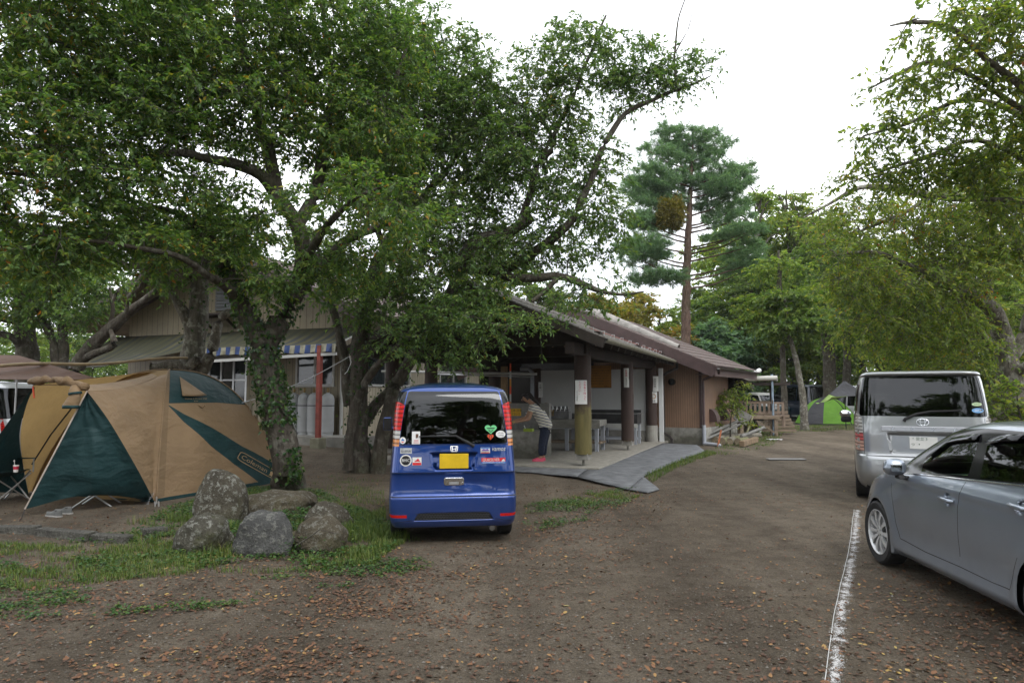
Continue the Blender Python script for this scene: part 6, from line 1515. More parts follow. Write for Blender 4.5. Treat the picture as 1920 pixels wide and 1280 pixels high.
def smooth_path(pts, step=0.14, wob=0.02, seed=0):
    """pts: (x,y,z,r); Catmull-Rom with a little wobble"""
    p = np.array(pts, float); out = []
    p = np.concatenate([[2*p[0]-p[1]], p, [2*p[-1]-p[-2]]])
    for i in range(1, len(p)-2):
        n = max(2, int(np.linalg.norm(p[i+1, :3]-p[i, :3])/step)); u = np.linspace(0, 1, n, endpoint=False)[:, None]
        out.append(0.5*((2*p[i])+(p[i+1]-p[i-1])*u+(2*p[i-1]-5*p[i]+4*p[i+1]-p[i+2])*u**2+(3*p[i]-p[i-1]-3*p[i+1]+p[i+2])*u**3))
    o = np.concatenate(out+[p[-2:-1]]); r = np.random.default_rng(seed); k = np.arange(len(o))*step
    for ax in range(3):
        ph = r.uniform(0, 6, 2); o[:, ax] += wob*(np.sin(k*3.1+ph[0])*.6+np.sin(k*7.3+ph[1])*.4)*np.minimum(1, k/.5)
    o[:, 3] = np.maximum(o[:, 3], .006)*(1+.06*np.sin(k*9+r.uniform(0, 6))); return o
def blobs_points(blobs, n, mind, rg):
    """scattered clump centres in a union of ellipsoids, kept apart"""
    vol = np.array([b[3]*b[4]*b[5] for b in blobs])*np.array([b[6] if len(b) > 6 else 1 for b in blobs]); pr = vol/vol.sum(); out = np.zeros((0, 3)); tries = 0
    while len(out) < n and tries < n*14:
        tries += 1; b = blobs[rg.choice(len(blobs), p=pr)]; d = norm(rg.normal(size=3))*rg.uniform(.1, 1)**(.42); p = np.array(b[:3])+d*np.array(b[3:6])
        if len(out) and np.min(np.sum((out-p)**2, 1)) < mind*mind*rg.uniform(.5, 1.2): continue
        out = np.concatenate([out, p[None]])
    return out
def grow(limbs, clumps, rg, twigs=8, tl=(.3, .65), leaves=14, L=(.06, .10), ar=.48, droop=.25, flat=.45, bend=.15, limb_sides=12, lod=6, minz=None, needle=False):
    """returns wood mesh arrays and leaf mesh arrays"""
    WV, WF = [], []; off = 0
    def addw(V, f):
        nonlocal off
        WV.append(V); WF.append(f+off); off += len(V)
    nodes = []
    for i, lb in enumerate(limbs):
        q = smooth_path(lb, seed=i+len(limbs)); V, f = tubes_arrays(q[None, :, :3], q[None, :, 3], limb_sides if q[0, 3] > .06 else 7); addw(V, f); 
        nodes.append(np.concatenate([q[:, :3], q[:, 3:4]], 1)[2:])
    ND = np.concatenate(nodes)
    if len(clumps):
        c0 = ND[:, :3]
        dist = np.array([np.min(np.sum((c0-c)**2, 1)) for c in clumps]); order = np.argsort(dist); cdir = np.zeros_like(clumps)
        buf = [ND]; allp = ND
        for k in order:
            c = clumps[k]; dv = c-allp[:, :3]; d2 = np.sum(dv*dv, 1) + 0.35*np.maximum(0, -dv[:, 2])**2*2
            i = int(np.argmin(d2)); p0, r0 = allp[i, :3], allp[i, 3]; v = c-p0; ln = np.linalg.norm(v)+1e-6
            mid = p0+v*.5+np.array([0, 0, bend*ln])+rg.normal(size=3)*ln*.07; u = np.linspace(0, 1, lod)[:, None]
            path = (1-u)**2*p0+2*u*(1-u)*mid+u*u*c; ra = min(.6*r0+.003, .010+.014*ln); rr = ra+(.005-ra)*u[:, 0]
            V, f = tubes_arrays(path[None], rr[None], 5); addw(V, f); cdir[k] = path[-1]-path[-2]
            nn = np.concatenate([path[1:], rr[1:, None]], 1); buf.append(nn); allp = np.concatenate([allp, nn])
        cdir = norm(cdir)
    nC = len(clumps); LV = np.zeros((0, 3)); LF = np.zeros((0, 3), int)
    if nC and twigs:
        T = nC*twigs; C = np.repeat(clumps, twigs, 0); base = np.repeat(cdir, twigs, 0)
        d = rg.normal(size=(T, 3)); d[:, 2] *= flat; d = norm(norm(d)+base*.55); ln = rg.uniform(tl[0], tl[1], T)
        S = C+rg.normal(size=(T, 3))*.05; u = np.linspace(0, 1, 4); P = S[:, None]+d[:, None]*(ln[:, None]*u[None])[..., None]; P[:, :, 2] -= droop*ln[:, None]*u[None]**2
        V, f = tubes_arrays(P, np.broadcast_to(np.array([.005, .004, .003, .0015]), (T, 4)), 3); addw(V, f)
        n = T*leaves; ti = np.repeat(np.arange(T), leaves); uu = rg.uniform(.1, 1.03, n)
        B = S[ti]+d[ti]*(ln[ti]*uu)[:, None]; B[:, 2] -= droop*ln[ti]*uu**2
        B += rg.normal(size=(n, 3))*.012
        if needle: dd = norm(d[ti]*.5+rg.normal(size=(n, 3))*.8+np.array([0, 0, .35]))
        else: dd = d[ti]*.7+rg.normal(size=(n, 3))*np.array([.75, .75, .45])+np.array([0, 0, -.35])
        nr = np.array([0, 0, 1.])+rg.normal(size=(n, 3))*.55; Ls = rg.uniform(L[0], L[1], n)
        LV, LF = leaves_arrays(B, dd, nr, Ls, Ls*ar*rg.uniform(.8, 1.2, n))
    return np.concatenate(WV), np.concatenate(WF), LV, LF
def make_tree(name, label, base, limbs, blobs, n, mind, bark, leaf, seed, cat='tree', group=None, crown='crown', **kw):
    rg = np.random.default_rng(seed); B = np.array([base[0], base[1], base[2] if len(base) > 2 else 0.])
    cl = blobs_points(blobs, n, mind, rg) if n else np.zeros((0, 3)); wv, wf, lv, lf = grow(limbs, cl, rg, **kw)
    t = empty(name, tuple(B), 0, label, cat, group); link('trunk', np_mesh('trunk', wv-B, [wf], bark, smooth=True), t)
    if len(lv): link(crown, np_mesh(crown, lv-B, [lf], leaf), t)
    return t
def px(*rows):
    out = []
    for u, v, Y, r in rows: p = at(u, v, Y); out.append((p.x, p.y, p.z, r))
    return out
def pb(*rows):
    out = []
    for row in rows: p = at(row[0], row[1], row[2]); out.append((p.x, p.y, p.z, *row[3:]))
    return out
def ivy_on(tree, path, n, seed, lo, hi, L=(.05, .09), spread=.03):
    rg = np.random.default_rng(seed); q = smooth_path(path, .05); B = np.array(tree.location); m = len(q); k = rg.integers(int(lo*m), max(int(lo*m)+1, int(hi*m)), n)
    a = rg.uniform(0, 2*np.pi, n); t = norm(np.gradient(q[:, :3], axis=0))[k]; s = norm(np.cross(t, np.array([.3, .9, .1]))); u = np.cross(t, s); out = s*np.cos(a)[:, None]+u*np.sin(a)[:, None]
    P = q[k, :3]+out*(q[k, 3]+rg.exponential(spread, n))[:, None]; D = norm(out*.4+rg.normal(size=(n, 3))*.5+np.array([0, 0, -.5])); Ls = rg.uniform(*L, n)
    V, Fc = leaves_arrays(P, D, out+rg.normal(size=(n, 3))*.35, Ls, Ls*.8); link('ivy', np_mesh('ivy', V-B, [Fc], m_ivy), tree)

# ---- ivy-clad cherry in front
def cherry_one():
    b = gnd(541, 917); trunk = [(b.x, b.y, -.15, .36), (b.x, b.y, .06, .29)]+px((537, 880, 11.45, .245), (528, 820, 11.45, .225), (516, 760, 11.45, .215), (503, 700, 11.45, .205), (496, 655, 11.45, .22))
    fk = (497, 648, 11.45)
    limbs = [trunk, px((*fk, .19), (470, 605, 11.4, .165), (448, 560, 11.3, .14), (425, 500, 11.2, .12), (385, 440, 11.0, .09), (330, 400, 10.8, .05), (260, 380, 10.6, .02)),
             px((*fk, .20), (525, 600, 11.5, .18), (557, 545, 11.6, .155), (570, 480, 11.6, .14), (556, 425, 11.5, .13), (524, 372, 11.4, .12), (490, 327, 11.2, .105), (440, 306, 11.0, .085), (390, 300, 10.8, .07), (330, 286, 10.5, .06), (240, 305, 10.2, .045), (120, 330, 9.8, .035), (-20, 325, 9.4, .02)),
             px((556, 425, 11.5, .12), (590, 368, 11.7, .11), (601, 300, 11.8, .095), (621, 200, 12.0, .07), (615, 100, 12.0, .05), (600, -20, 12.0, .03)),
             px((524, 372, 11.4, .11), (502, 280, 11.4, .10), (478, 200, 11.4, .085), (458, 100, 11.4, .07), (440, 0, 11.4, .05), (425, -100, 11.4, .03)),
             px((478, 200, 11.4, .06), (400, 155, 11.0, .05), (300, 125, 10.6, .045), (180, 100, 10.2, .03), (40, 60, 9.8, .02)),
             px((557, 545, 11.6, .10), (640, 460, 11.4, .08), (720, 420, 11.1, .06), (800, 385, 10.8, .03)),
             px((601, 300, 11.8, .07), (680, 230, 12.0, .055), (742, 150, 12.1, .04), (770, 50, 12.2, .02)),
             px((557, 545, 11.6, .08), (600, 440, 10.6, .06), (650, 385, 9.9, .04), (720, 350, 9.5, .02)),
             px((448, 560, 11.3, .09), (400, 520, 10.6, .06), (330, 480, 10.0, .045), (220, 460, 9.5, .03), (90, 440, 9.2, .02))]
    blobs = pb((60, 60, 9.8, 1.9, 1.6, 1.2), (260, 60, 10.4, 1.7, 1.6, 1.2), (450, 30, 11.3, 1.6, 1.7, 1.1), (620, 60, 12.0, 1.3, 1.5, 1.1), (720, 110, 12.2, .8, 1.2, 1.0), (40, 240, 9.5, 1.5, 1.3, .8), (230, 220, 10.2, 1.5, 1.3, .8), (400, 190, 10.8, 1.3, 1.4, .9), (560, 220, 11.7, 1.3, 1.4, .9), (690, 270, 11.8, .9, 1.2, .8),
               (110, 360, 9.6, 1.4, 1.2, .6), (300, 370, 10.4, 1.3, 1.2, .55), (450, 400, 11.2, .8, 1.0, .55), (170, 440, 9.8, 1.4, 1.1, .38), (360, 450, 10.5, 1.0, .9, .35), (30, 460, 9.4, 1.2, 1.0, .40), (660, 370, 9.7, .95, .7, .35, 1.5), (745, 360, 9.7, .5, .5, .25, 1.5), (540, 520, 10.8, .75, .6, .30, 1.3), (470, 535, 10.9, .4, .4, .22), (640, 480, 11.4, .8, .8, .5), (770, 420, 11, .6, .7, .4))
    t = make_tree('cherry_tree', 'large spreading cherry with an ivy-clad forked trunk behind the rocks', (b.x, b.y, 0), limbs, blobs, 1050, .28, m_bark, m_leafA, 21, twigs=9, leaves=15, tl=(.28, .62), L=(.062, .112), limb_sides=16)
    ivy_on(t, trunk, 900, 5, .52, 1.0); ivy_on(t, limbs[1], 700, 6, 0, .55); ivy_on(t, trunk, 60, 7, .15, .55, spread=.01); ivy_on(t, limbs[2], 200, 9, 0, .14)
    rt = px((550, 900, 11.35, .05), (553, 870, 11.2, .05), (548, 840, 11.2, .05)); ivy_on(t, rt, 170, 8, 0, 1, spread=.05)
    return t
cherry_one()

# ---- many-stemmed cherry with long boughs to the right
def cherry_two():
    z0 = G(-3.2, 14.0); b = gnd(676, 884, z0*.5); Y = b.y
    limbs = [[(b.x, Y, -.1, .36), (b.x, Y, .12, .27)]+px((670, 800, Y, .215), (674, 700, Y, .195), (679, 620, Y, .185), (692, 545, Y, .18), (722, 470, Y, .16), (760, 400, Y, .13), (790, 300, Y, .10), (802, 180, Y, .07), (792, 50, Y, .04)),
             px((655, 760, Y, .13), (650, 700, Y, .115), (640, 645, Y, .10), (629, 600, Y, .085), (612, 540, Y, .06), (600, 470, Y+.2, .04)),
             px((652, 880, Y-.3, .12), (658, 800, Y-.35, .09), (676, 735, Y-.4, .085), (706, 690, Y-.5, .08), (742, 655, Y-.6, .07), (785, 603, Y-.7, .055), (830, 560, Y-.9, .04)),
             [(b.x+.42, Y-.2, -.1, .20), (b.x+.40, Y-.2, .1, .165)]+px((722, 800, Y-.2, .15), (738, 730, Y-.2, .13), (765, 685, Y-.2, .125), (800, 630, Y-.2, .125), (840, 560, Y-.2, .125), (866, 500, Y-.3, .13), (880, 466, Y-.4, .13), (906, 447, Y-.5, .125), (945, 439, Y-.6, .12), (975, 421, Y-.7, .11), (997, 406, Y-.8, .09)),
             px((725, 795, Y-.1, .11), (690, 800, Y-.0, .11), (760, 740, Y+.1, .10), (788, 690, Y+.2, .09), (800, 640, Y+.3, .06))[2:] if False else px((670, 810, Y+.1, .12), (705, 760, Y+.25, .12), (735, 728, Y+.3, .11), (762, 690, Y+.35, .10), (790, 640, Y+.4, .07), (810, 580, Y+.4, .05)),
             px((975, 421, Y-.7, .075), (988, 380, Y-.7, .07), (1012, 305, Y-.7, .06), (1038, 272, Y-.7, .05), (1008, 216, Y-.7, .04), (962, 190, Y-.7, .03)),
             px((866, 500, Y-.3, .10), (930, 506, Y-.5, .11), (972, 493, Y-.6, .11), (1006, 469, Y-.7, .10), (1038, 447, Y-.8, .09), (1070, 415, Y-.8, .08), (1098, 360, Y-.8, .07), (1130, 280, Y-.8, .06), (1172, 214, Y-.8, .052), (1232, 184, Y-.8, .04), (1290, 162, Y-.8, .028), (1335, 142, Y-.8, .010)),
             px((1268, 170, Y-.8, .03), (1266, 100, Y-.8, .022), (1272, 40, Y-.8, .016), (1288, -20, Y-.8, .008)), px((1266, 100, Y-.8, .014), (1290, 55, Y-.8, .010), (1298, 20, Y-.8, .005)),
             px((930, 506, Y-.5, .09), (960, 520, Y-.8, .09), (1000, 521, Y-1.0, .085), (1045, 518, Y-1.1, .08), (1080, 529, Y-1.2, .07), (1117, 543, Y-1.3, .05), (1165, 552, Y-1.4, .03), (1208, 545, Y-1.5, .015)),
             px((1050, 516, Y-1.1, .05), (1022, 545, Y-1.2, .045), (998, 566, Y-1.3, .035)),
             px((840, 560, Y-.2, .08), (880, 600, Y-.9, .06), (940, 612, Y-1.4, .05), (985, 605, Y-1.7, .03)),
             px((1012, 305, Y-.7, .05), (1060, 210, Y-.7, .045), (1100, 120, Y-.7, .035), (1135, 30, Y-.7, .02)),
             px((760, 400, Y, .08), (850, 300, Y+.2, .06), (900, 180, Y+.3, .04), (890, 100, Y+.3, .02)),
             px((722, 470, Y, .07), (690, 380, Y+.2, .06), (670, 250, Y+.3, .04))]
    blobs = pb((860, 120, Y+.2, .8, .9, .7), (950, 230, Y-.3, .8, .8, .6), (1000, 200, Y-.6, .5, .6, .5), (1060, 230, Y-.7, .55, .6, .5), (1050, 150, Y-.7, .5, .5, .4), (700, 300, Y+.3, 1.2, 1.2, 1.4), (790, 200, Y+.2, 1.2, 1.3, 1.4), (770, 60, Y+.2, .8, 1, .6), (880, 260, Y+.2, 1.1, 1.2, 1.2), (910, 170, Y, .7, .9, .5), (850, 420, Y, 1.3, 1.2, 1.0), (960, 300, Y-.6, .8, .9, .8), (1010, 130, Y-.7, .6, .7, .5), (1080, 70, Y-.7, .65, .6, .5, 1.1), (1130, 120, Y-.8, .6, .6, .5), (1200, 100, Y-.8, .45, .5, .4, .8), (1215, 150, Y-.8, .75, .5, .35, 3), (1280, 125, Y-.8, .5, .4, .40, 3), (1180, 170, Y-.8, .4, .4, .4, 2),
               (1060, 320, Y-.7, .75, .8, .6), (1130, 300, Y-.8, .5, .6, .5), (1040, 400, Y-.8, .9, .7, .5), (1140, 400, Y-.9, .5, .6, .5), (960, 470, Y-.7, .9, .8, .45), (1090, 480, Y-1.0, .7, .6, .35), (1110, 545, Y-1.3, .75, .5, .22, 1.3), (1180, 520, Y-1.4, .35, .4, .25),
               (760, 520, Y-.6, 1.2, .9, .7), (700, 570, Y-1.0, .8, .6, .45, 1.3), (830, 600, Y-1.2, 1.0, .7, .45, 1.4), (920, 600, Y-1.6, .8, .5, .32, 1.6), (985, 590, Y-1.8, .42, .4, .18, 1.6), (870, 655, Y-1.7, .55, .4, .22, 1.6), (770, 640, Y-1.3, .6, .45, .25, 1.4), (640, 520, Y-.8, .7, .7, .5), (905, 520, Y-.9, .7, .6, .5))
    t = make_tree('cherry_tree', 'many-stemmed leaning cherry whose long boughs reach over the shelter roof', (b.x, b.y, 0), limbs, blobs, 1000, .26, m_bark, m_leafB, 33, twigs=8, leaves=14, tl=(.28, .62), L=(.07, .12), ar=.42, droop=.4, limb_sides=16)
    ivy_on(t, limbs[0], 420, 15, .06, .42); ivy_on(t, limbs[4], 150, 16, .0, .5)
cherry_two()

# ---- pale old tree behind the tent
def pale_tree():
    Y = 15.0; b = gnd(362, 845); bx = at(362, 740, Y).x
    limbs = [[(bx, Y, -.1, .36), (bx, Y, .5, .28)]+px((360, 720, Y, .26), (362, 660, Y, .24), (368, 610, Y, .23), (374, 560, Y, .20), (378, 500, Y, .16), (384, 440, Y, .11), (400, 360, Y, .06)),
             px((362, 630, Y, .14), (350, 597, Y-.1, .12), (335, 568, Y-.2, .10), (317, 548, Y-.3, .05)), px((370, 705, Y, .16), (388, 680, Y-.2, .13), (402, 640, Y-.3, .11), (410, 606, Y-.35, .10), (424, 587, Y-.4, .09), (441, 580, Y-.4, .05)),
             px((365, 705, Y, .14), (345, 690, Y-.3, .13), (322, 683, Y-.5, .12), (300, 688, Y-.6, .12), (283, 686, Y-.7, .08)), px((350, 690, Y-.3, .10), (368, 676, Y-.4, .10), (372, 664, Y-.4, .06)),
             px((378, 500, Y, .12), (345, 505, Y-.6, .11), (300, 508, Y-1.0, .09), (270, 500, Y-1.2, .08), (240, 500, Y-1.2, .06), (222, 488, Y-1.2, .05)), px((270, 500, Y-1.2, .08), (276, 522, Y-1.2, .07), (262, 540, Y-1.2, .06), (242, 556, Y-1.2, .05), (236, 585, Y-1.2, .03)), px((345, 505, Y-.6, .07), (320, 485, Y-.8, .06), (280, 485, Y-1, .05)), px((243, 554, Y-1.2, .04), (222, 545, Y-1.2, .035), (213, 565, Y-1.2, .03))]
    blobs = pb((330, 450, Y-.5, 1.3, 1.0, .45), (230, 455, Y-1, 1.0, .8, .35), (420, 450, Y, .9, .9, .6), (315, 528, Y-.6, .45, .4, .14))
    t = make_tree('old_tree', 'old tree with pale lichen-covered trunk and broken stubs between the tent and the house', (bx, Y, 0), limbs, blobs, 140, .28, m_barkp, m_leafB, 44, twigs=8, leaves=15, limb_sides=16)
    ivy_on(t, limbs[0], 160, 45, .45, .9)
pale_tree()

# ---- trees behind the tarp on the left
def left_trees():
    def tr(u0, Y, lims, blobs, n, lab, seed, leaf=m_leafB):
        x = at(u0, 740, Y).x; z = G(x, Y)
        make_tree('cherry_tree', lab, (x, Y, z), [[(x, Y, z-.1, lims[0][0][3]*1.3), (x, Y, z+.3, lims[0][0][3]*1.05)]+px(*lims[0])]+[px(*l) for l in lims[1:]], pb(*blobs), n, .3, m_bark, leaf, seed, twigs=8, leaves=13, L=(.08, .13), tl=(.35, .7))
    tr(52, 20, [[(52, 690, 20, .30), (46, 620, 20, .26), (44, 560, 20, .22), (35, 490, 20, .12), (30, 400, 20, .06)], [(45, 600, 20, .10), (90, 610, 19.6, .08), (100, 680, 19.4, .05)], [(46, 605, 20, .12), (20, 600, 19.8, .10), (-20, 595, 19.5, .08)], [(50, 660, 20, .12), (20, 630, 19.6, .10), (-15, 622, 19.4, .08)]],
       [(30, 500, 19.6, 1.8, 1.3, .7), (100, 470, 20, 1.4, 1.3, .7), (-20, 560, 19, 1.0, 1, .4), (70, 560, 19.5, .8, .8, .3)], 190, 'dark ivy-covered cherry trunk behind the brown tarp, farthest left', 51)
    tr(117, 19, [[(117, 720, 19, .15), (118, 640, 19, .13), (117, 570, 19, .11), (112, 500, 19, .07)], [(112, 700, 19, .11), (104, 660, 18.9, .10), (85, 610, 18.8, .09), (62, 570, 18.7, .07), (40, 550, 18.6, .04)], [(117, 590, 19, .06), (135, 560, 18.9, .05), (160, 540, 18.8, .03)]],
       [(110, 530, 18.7, 1.1, .9, .5), (160, 570, 18.5, .55, .6, .35), (60, 590, 18.8, .7, .6, .25), (160, 490, 18.8, .9, .9, .45)], 110, 'slender forked cherry behind the tan tent, second from the left', 52)
    tr(134, 17.5, [[(134, 715, 17.5, .21), (148, 680, 17.5, .19), (175, 645, 17.4, .17), (205, 618, 17.3, .15), (235, 592, 17.2, .125), (262, 570, 17.0, .10), (290, 545, 16.8, .06), (310, 520, 16.6, .03)], [(150, 678, 17.5, .10), (175, 662, 17.3, .095), (205, 652, 17.2, .09), (214, 640, 17.1, .08), (208, 620, 17.2, .05)], [(205, 618, 17.3, .06), (212, 580, 17.2, .05), (205, 540, 17.2, .03)]],
       [(180, 530, 17.2, .6, .5, .3), (150, 600, 17.2, .35, .35, .18)], 30, 'dark cherry with a thick limb slanting up in front of the house gable', 53)
left_trees()

# ---- cherries on the right
def right_trees():
    Y = 14.2; x = at(1905, 740, Y).x
    limbs = [[(x, Y, -.1, .34), (x, Y, .3, .27)]+px((1900, 760, Y, .25), (1890, 690, Y, .23), (1880, 635, Y, .20), (1866, 590, Y-.2, .16), (1835, 560, Y-.5, .13), (1785, 536, Y-.8, .11), (1735, 515, Y-1.0, .09), (1690, 492, Y-1.2, .06), (1640, 472, Y-1.4, .04), (1570, 480, Y-1.5, .02)),
             px((1888, 680, Y, .14), (1915, 640, Y, .12), (1930, 590, Y, .10), (1935, 520, Y-.3, .09), (1900, 440, Y-.6, .08), (1850, 382, Y-.9, .085), (1745, 366, Y-1.2, .075), (1660, 352, Y-1.4, .06), (1610, 354, Y-1.5, .045), (1560, 378, Y-1.6, .03), (1505, 408, Y-1.7, .012)),
             px((1866, 590, Y-.2, .09), (1850, 520, Y-.3, .08), (1860, 440, Y-.4, .07), (1870, 330, Y-.5, .05)), px((1885, 660, Y, .10), (1850, 640, Y-.2, .08), (1800, 560, Y-.5, .06), (1740, 470, Y-.8, .04), (1690, 420, Y-1, .02)),
             px((1745, 366, Y-1.2, .04), (1690, 400, Y-1.3, .035), (1600, 440, Y-1.4, .02)), px((1895, 700, Y, .12), (1920, 690, Y-.3, .10), (1960, 660, Y-.5, .08))]
    blobs = pb((1850, 430, Y-.6, 1.3, 1.2, .8), (1740, 410, Y-1.1, 1.0, .9, .6), (1640, 395, Y-1.4, .8, .7, .4), (1560, 410, Y-1.6, .5, .5, .25), (1750, 520, Y-.9, 1.2, 1.0, .6), (1640, 520, Y-1.2, 1.0, .8, .45), (1740, 600, Y-.6, 1.0, .8, .5), (1640, 610, Y-.8, .8, .8, .4), (1790, 660, Y-.3, .9, .7, .4), (1690, 660, Y+.2, .8, .7, .3), (1900, 330, Y-.8, 1, 1, .8), (1600, 470, Y-1.4, .6, .6, .3))
    make_tree('cherry_tree', 'yellowing cherry with a grey mottled trunk to the right of the silver minivan', (x, Y, 0), limbs, blobs, 400, .34, m_barkp, m_leafC, 61, twigs=8, leaves=14, L=(.06, .105), ar=.42, droop=.35, limb_sides=14)
    bx, by = 10.4, 9.2
    limbs = [[(bx, by, -.1, .36), (bx, by, .3, .28), (bx-.1, by, 1.8, .24), (bx-.4, by-.1, 3.0, .20)]+px((2010, 230, 9.0, .10), (1930, 175, 8.6, .055), (1850, 108, 8.3, .036), (1785, 52, 8.1, .025), (1725, 44, 8.0, .025), (1668, 50, 7.9, .010)),
             px((1985, 260, 9.1, .06), (1920, 205, 9.0, .042), (1850, 160, 9.0, .032), (1760, 118, 9.0, .035), (1680, 142, 9.0, .022), (1630, 166, 9.0, .010)), px((1985, 270, 9.2, .06), (1910, 215, 9.4, .042), (1810, 186, 9.6, .032), (1740, 215, 9.7, .035), (1680, 236, 9.8, .02), (1610, 262, 9.8, .008)),
             px((2000, 330, 9.3, .06), (1920, 300, 9.6, .045), (1830, 265, 9.9, .032), (1720, 300, 10.1, .03), (1620, 330, 10.2, .015)), px((2020, 200, 8.9, .08), (1960, 60, 8.6, .06), (1900, -20, 8.4, .04)), px((1990, 400, 9.4, .07), (1920, 380, 9.6, .05), (1840, 372, 9.7, .03))]
    blobs = pb((1880, 30, 8.3, .6, .6, .4), (1800, 50, 8.1, .45, .5, .22), (1715, 55, 8.0, .25, .3, .12, .8), (1900, 130, 8.6, .5, .6, .35), (1790, 140, 9.0, .5, .5, .22), (1690, 155, 9.0, .4, .4, .14, .8), (1880, 220, 9.3, .6, .6, .3), (1760, 225, 9.7, .55, .5, .2), (1670, 245, 9.8, .45, .4, .16), (1880, 310, 9.7, .7, .7, .35), (1750, 310, 10.0, .7, .6, .28), (1640, 330, 10.2, .5, .5, .2), (1890, 400, 9.7, .5, .5, .25))
    make_tree('cherry_tree', 'cherry whose boughs of large turning leaves hang into the upper right corner', (bx, by, 0), limbs, blobs, 200, .24, m_barkp, m_leafC, 62, twigs=6, leaves=10, L=(.075, .12), ar=.40, tl=(.22, .45), droop=.45, limb_sides=12)
right_trees()

# ---- tall red pine with its mistletoe ball
def pine():
    Y = 38; x = at(1285, 740, Y).x
    tr_ = [(x, Y, -.1, .42), (x, Y, 1, .32)]+px((1286, 600, Y, .26), (1288, 500, Y, .23), (1292, 410, Y, .17), (1296, 330, Y, .11), (1300, 240, Y, .04))
    limbs = [tr_]; rg = np.random.default_rng(71); blobs = []
    for i in range(36):
        v = 262+(i/36)**.85*265+rg.uniform(-8, 8); side_ = 1 if i % 2 else -1; reach = (40+ (v-240)*.42)*(1 if v < 420 else .85)*rg.uniform(.7, 1.15); reach = min(reach, 112)
        u1 = 1293+side_*reach; dy = rg.uniform(-2.5, 2.5); vv = v-reach*.18+rg.uniform(-8, 8)
        limbs.append(px((1293, v+14, Y, .06), (1293+side_*reach*.5, v+2, Y+dy*.5, .04), (u1, vv, Y+dy, .015)))
        for k in (.12, .3, .5, .72, .95, 1.05):
            if v > 395 and k < .5 or (k < .25 and v > 350) or (v > 460 and k < .7): continue
            p = at(1293+side_*reach*k, v+14+(vv-v-14)*k-6, Y+dy*k); blobs.append((p.x, p.y, p.z, .62, .62, .22))
    blobs += pb((1297, 255, Y, .8, .8, .5), (1235, 520, Y-2, 1.5, 1.3, .35), (1222, 470, Y-2, 1.2, 1.2, .35), (1360, 350, Y-1, 1.2, 1.2, .3), (1225, 345, Y-1, 1.2, 1.2, .3), (1215, 420, Y-1, 1.1, 1.1, .3))
    make_tree('pine_tree', 'tall red pine with a bare reddish trunk rising behind the brown roof', (x, Y, 0), limbs, blobs, 560, .46, m_barkpine, m_needle, 72, twigs=9, leaves=30, L=(.15, .26), ar=.12, tl=(.25, .5), droop=-.1, flat=.5, needle=True, bend=.05)
    c = at(1258, 400, Y-2.2); rg = np.random.default_rng(5); n = 5200; d = norm(rg.normal(size=(n, 3))); d = d*(rg.uniform(.1, 1, n)**.5*.72*(1+.22*np.sin(d[:, 0]*5+2)*np.sin(d[:, 2]*4+1)+.10*rg.normal(size=n)))[:, None]*np.array([1, 1, 1.15]); Ls = rg.uniform(.12, .22, n)
    V, f = leaves_arrays(d, d+rg.normal(size=(n, 3))*.5, rg.normal(size=(n, 3)), Ls, Ls*.35)
    o = link('mistletoe', np_mesh('mistletoe', V, [f], leaf_mat('olive_mistletoe', [(0, (.07, .065, .012)), (.6, (.15, .13, .02)), (1, (.24, .18, .03))])), None, c); tag(o, 'round olive mistletoe ball hanging in the red pine', 'mistletoe')
pine()
# ------------------------------------------------------------------ the wood behind
def forest_proto(name, label, H, Rc, leaf, seed, layers=10, n=150, L=(.15, .26), bark=m_bark, low=.28, tw=8, lv=15, bushy=.22):
    """a layered broad-leaved tree standing at the origin"""
    rg = np.random.default_rng(seed); limbs = [[(0, 0, -.2, .026*H), (0, 0, .3, .020*H), (.02*H*rg.normal(), .02*H*rg.normal(), .4*H, .015*H), (.03*H*rg.normal(), .03*H*rg.normal(), .72*H, .008*H), (.03*H*rg.normal(), .03*H*rg.normal(), .97*H, .002*H)]]
    blobs = []
    for i in range(layers):
        k = low+(1-low)*(i+.5)/layers; rad = Rc*math.sin(math.pi*min(.97, (k-low)/(1.04-low)*.80+.20))**.8
        for j in range(3):
            a = rg.uniform(0, 6.28); q = rad*rg.uniform(.45, .85); x, y, z = q*math.cos(a), q*math.sin(a), k*H+rg.normal()*.03*H
            blobs.append((x, y, z, rad*.55, rad*.55, bushy*rad*.5+.12)); limbs.append([(0, 0, max(.3, z-.10*H), .006*H), (x*.5, y*.5, z-.02*H, .004*H), (x, y, z, .0012*H)])
    tx, ty = limbs[0][-1][:2]; blobs.append((tx, ty, .95*H, Rc*.30, Rc*.30, .05*H, 2.5)); blobs.append((tx, ty, .86*H, Rc*.40, Rc*.40, .06*H, 2.0))
    return make_tree(name, label, (0, 0, 0), limbs, blobs, n, Rc*.12, bark, leaf, seed, twigs=tw, leaves=lv, L=L, tl=(.4, .9), ar=.5, droop=.15, flat=.22, limb_sides=9)
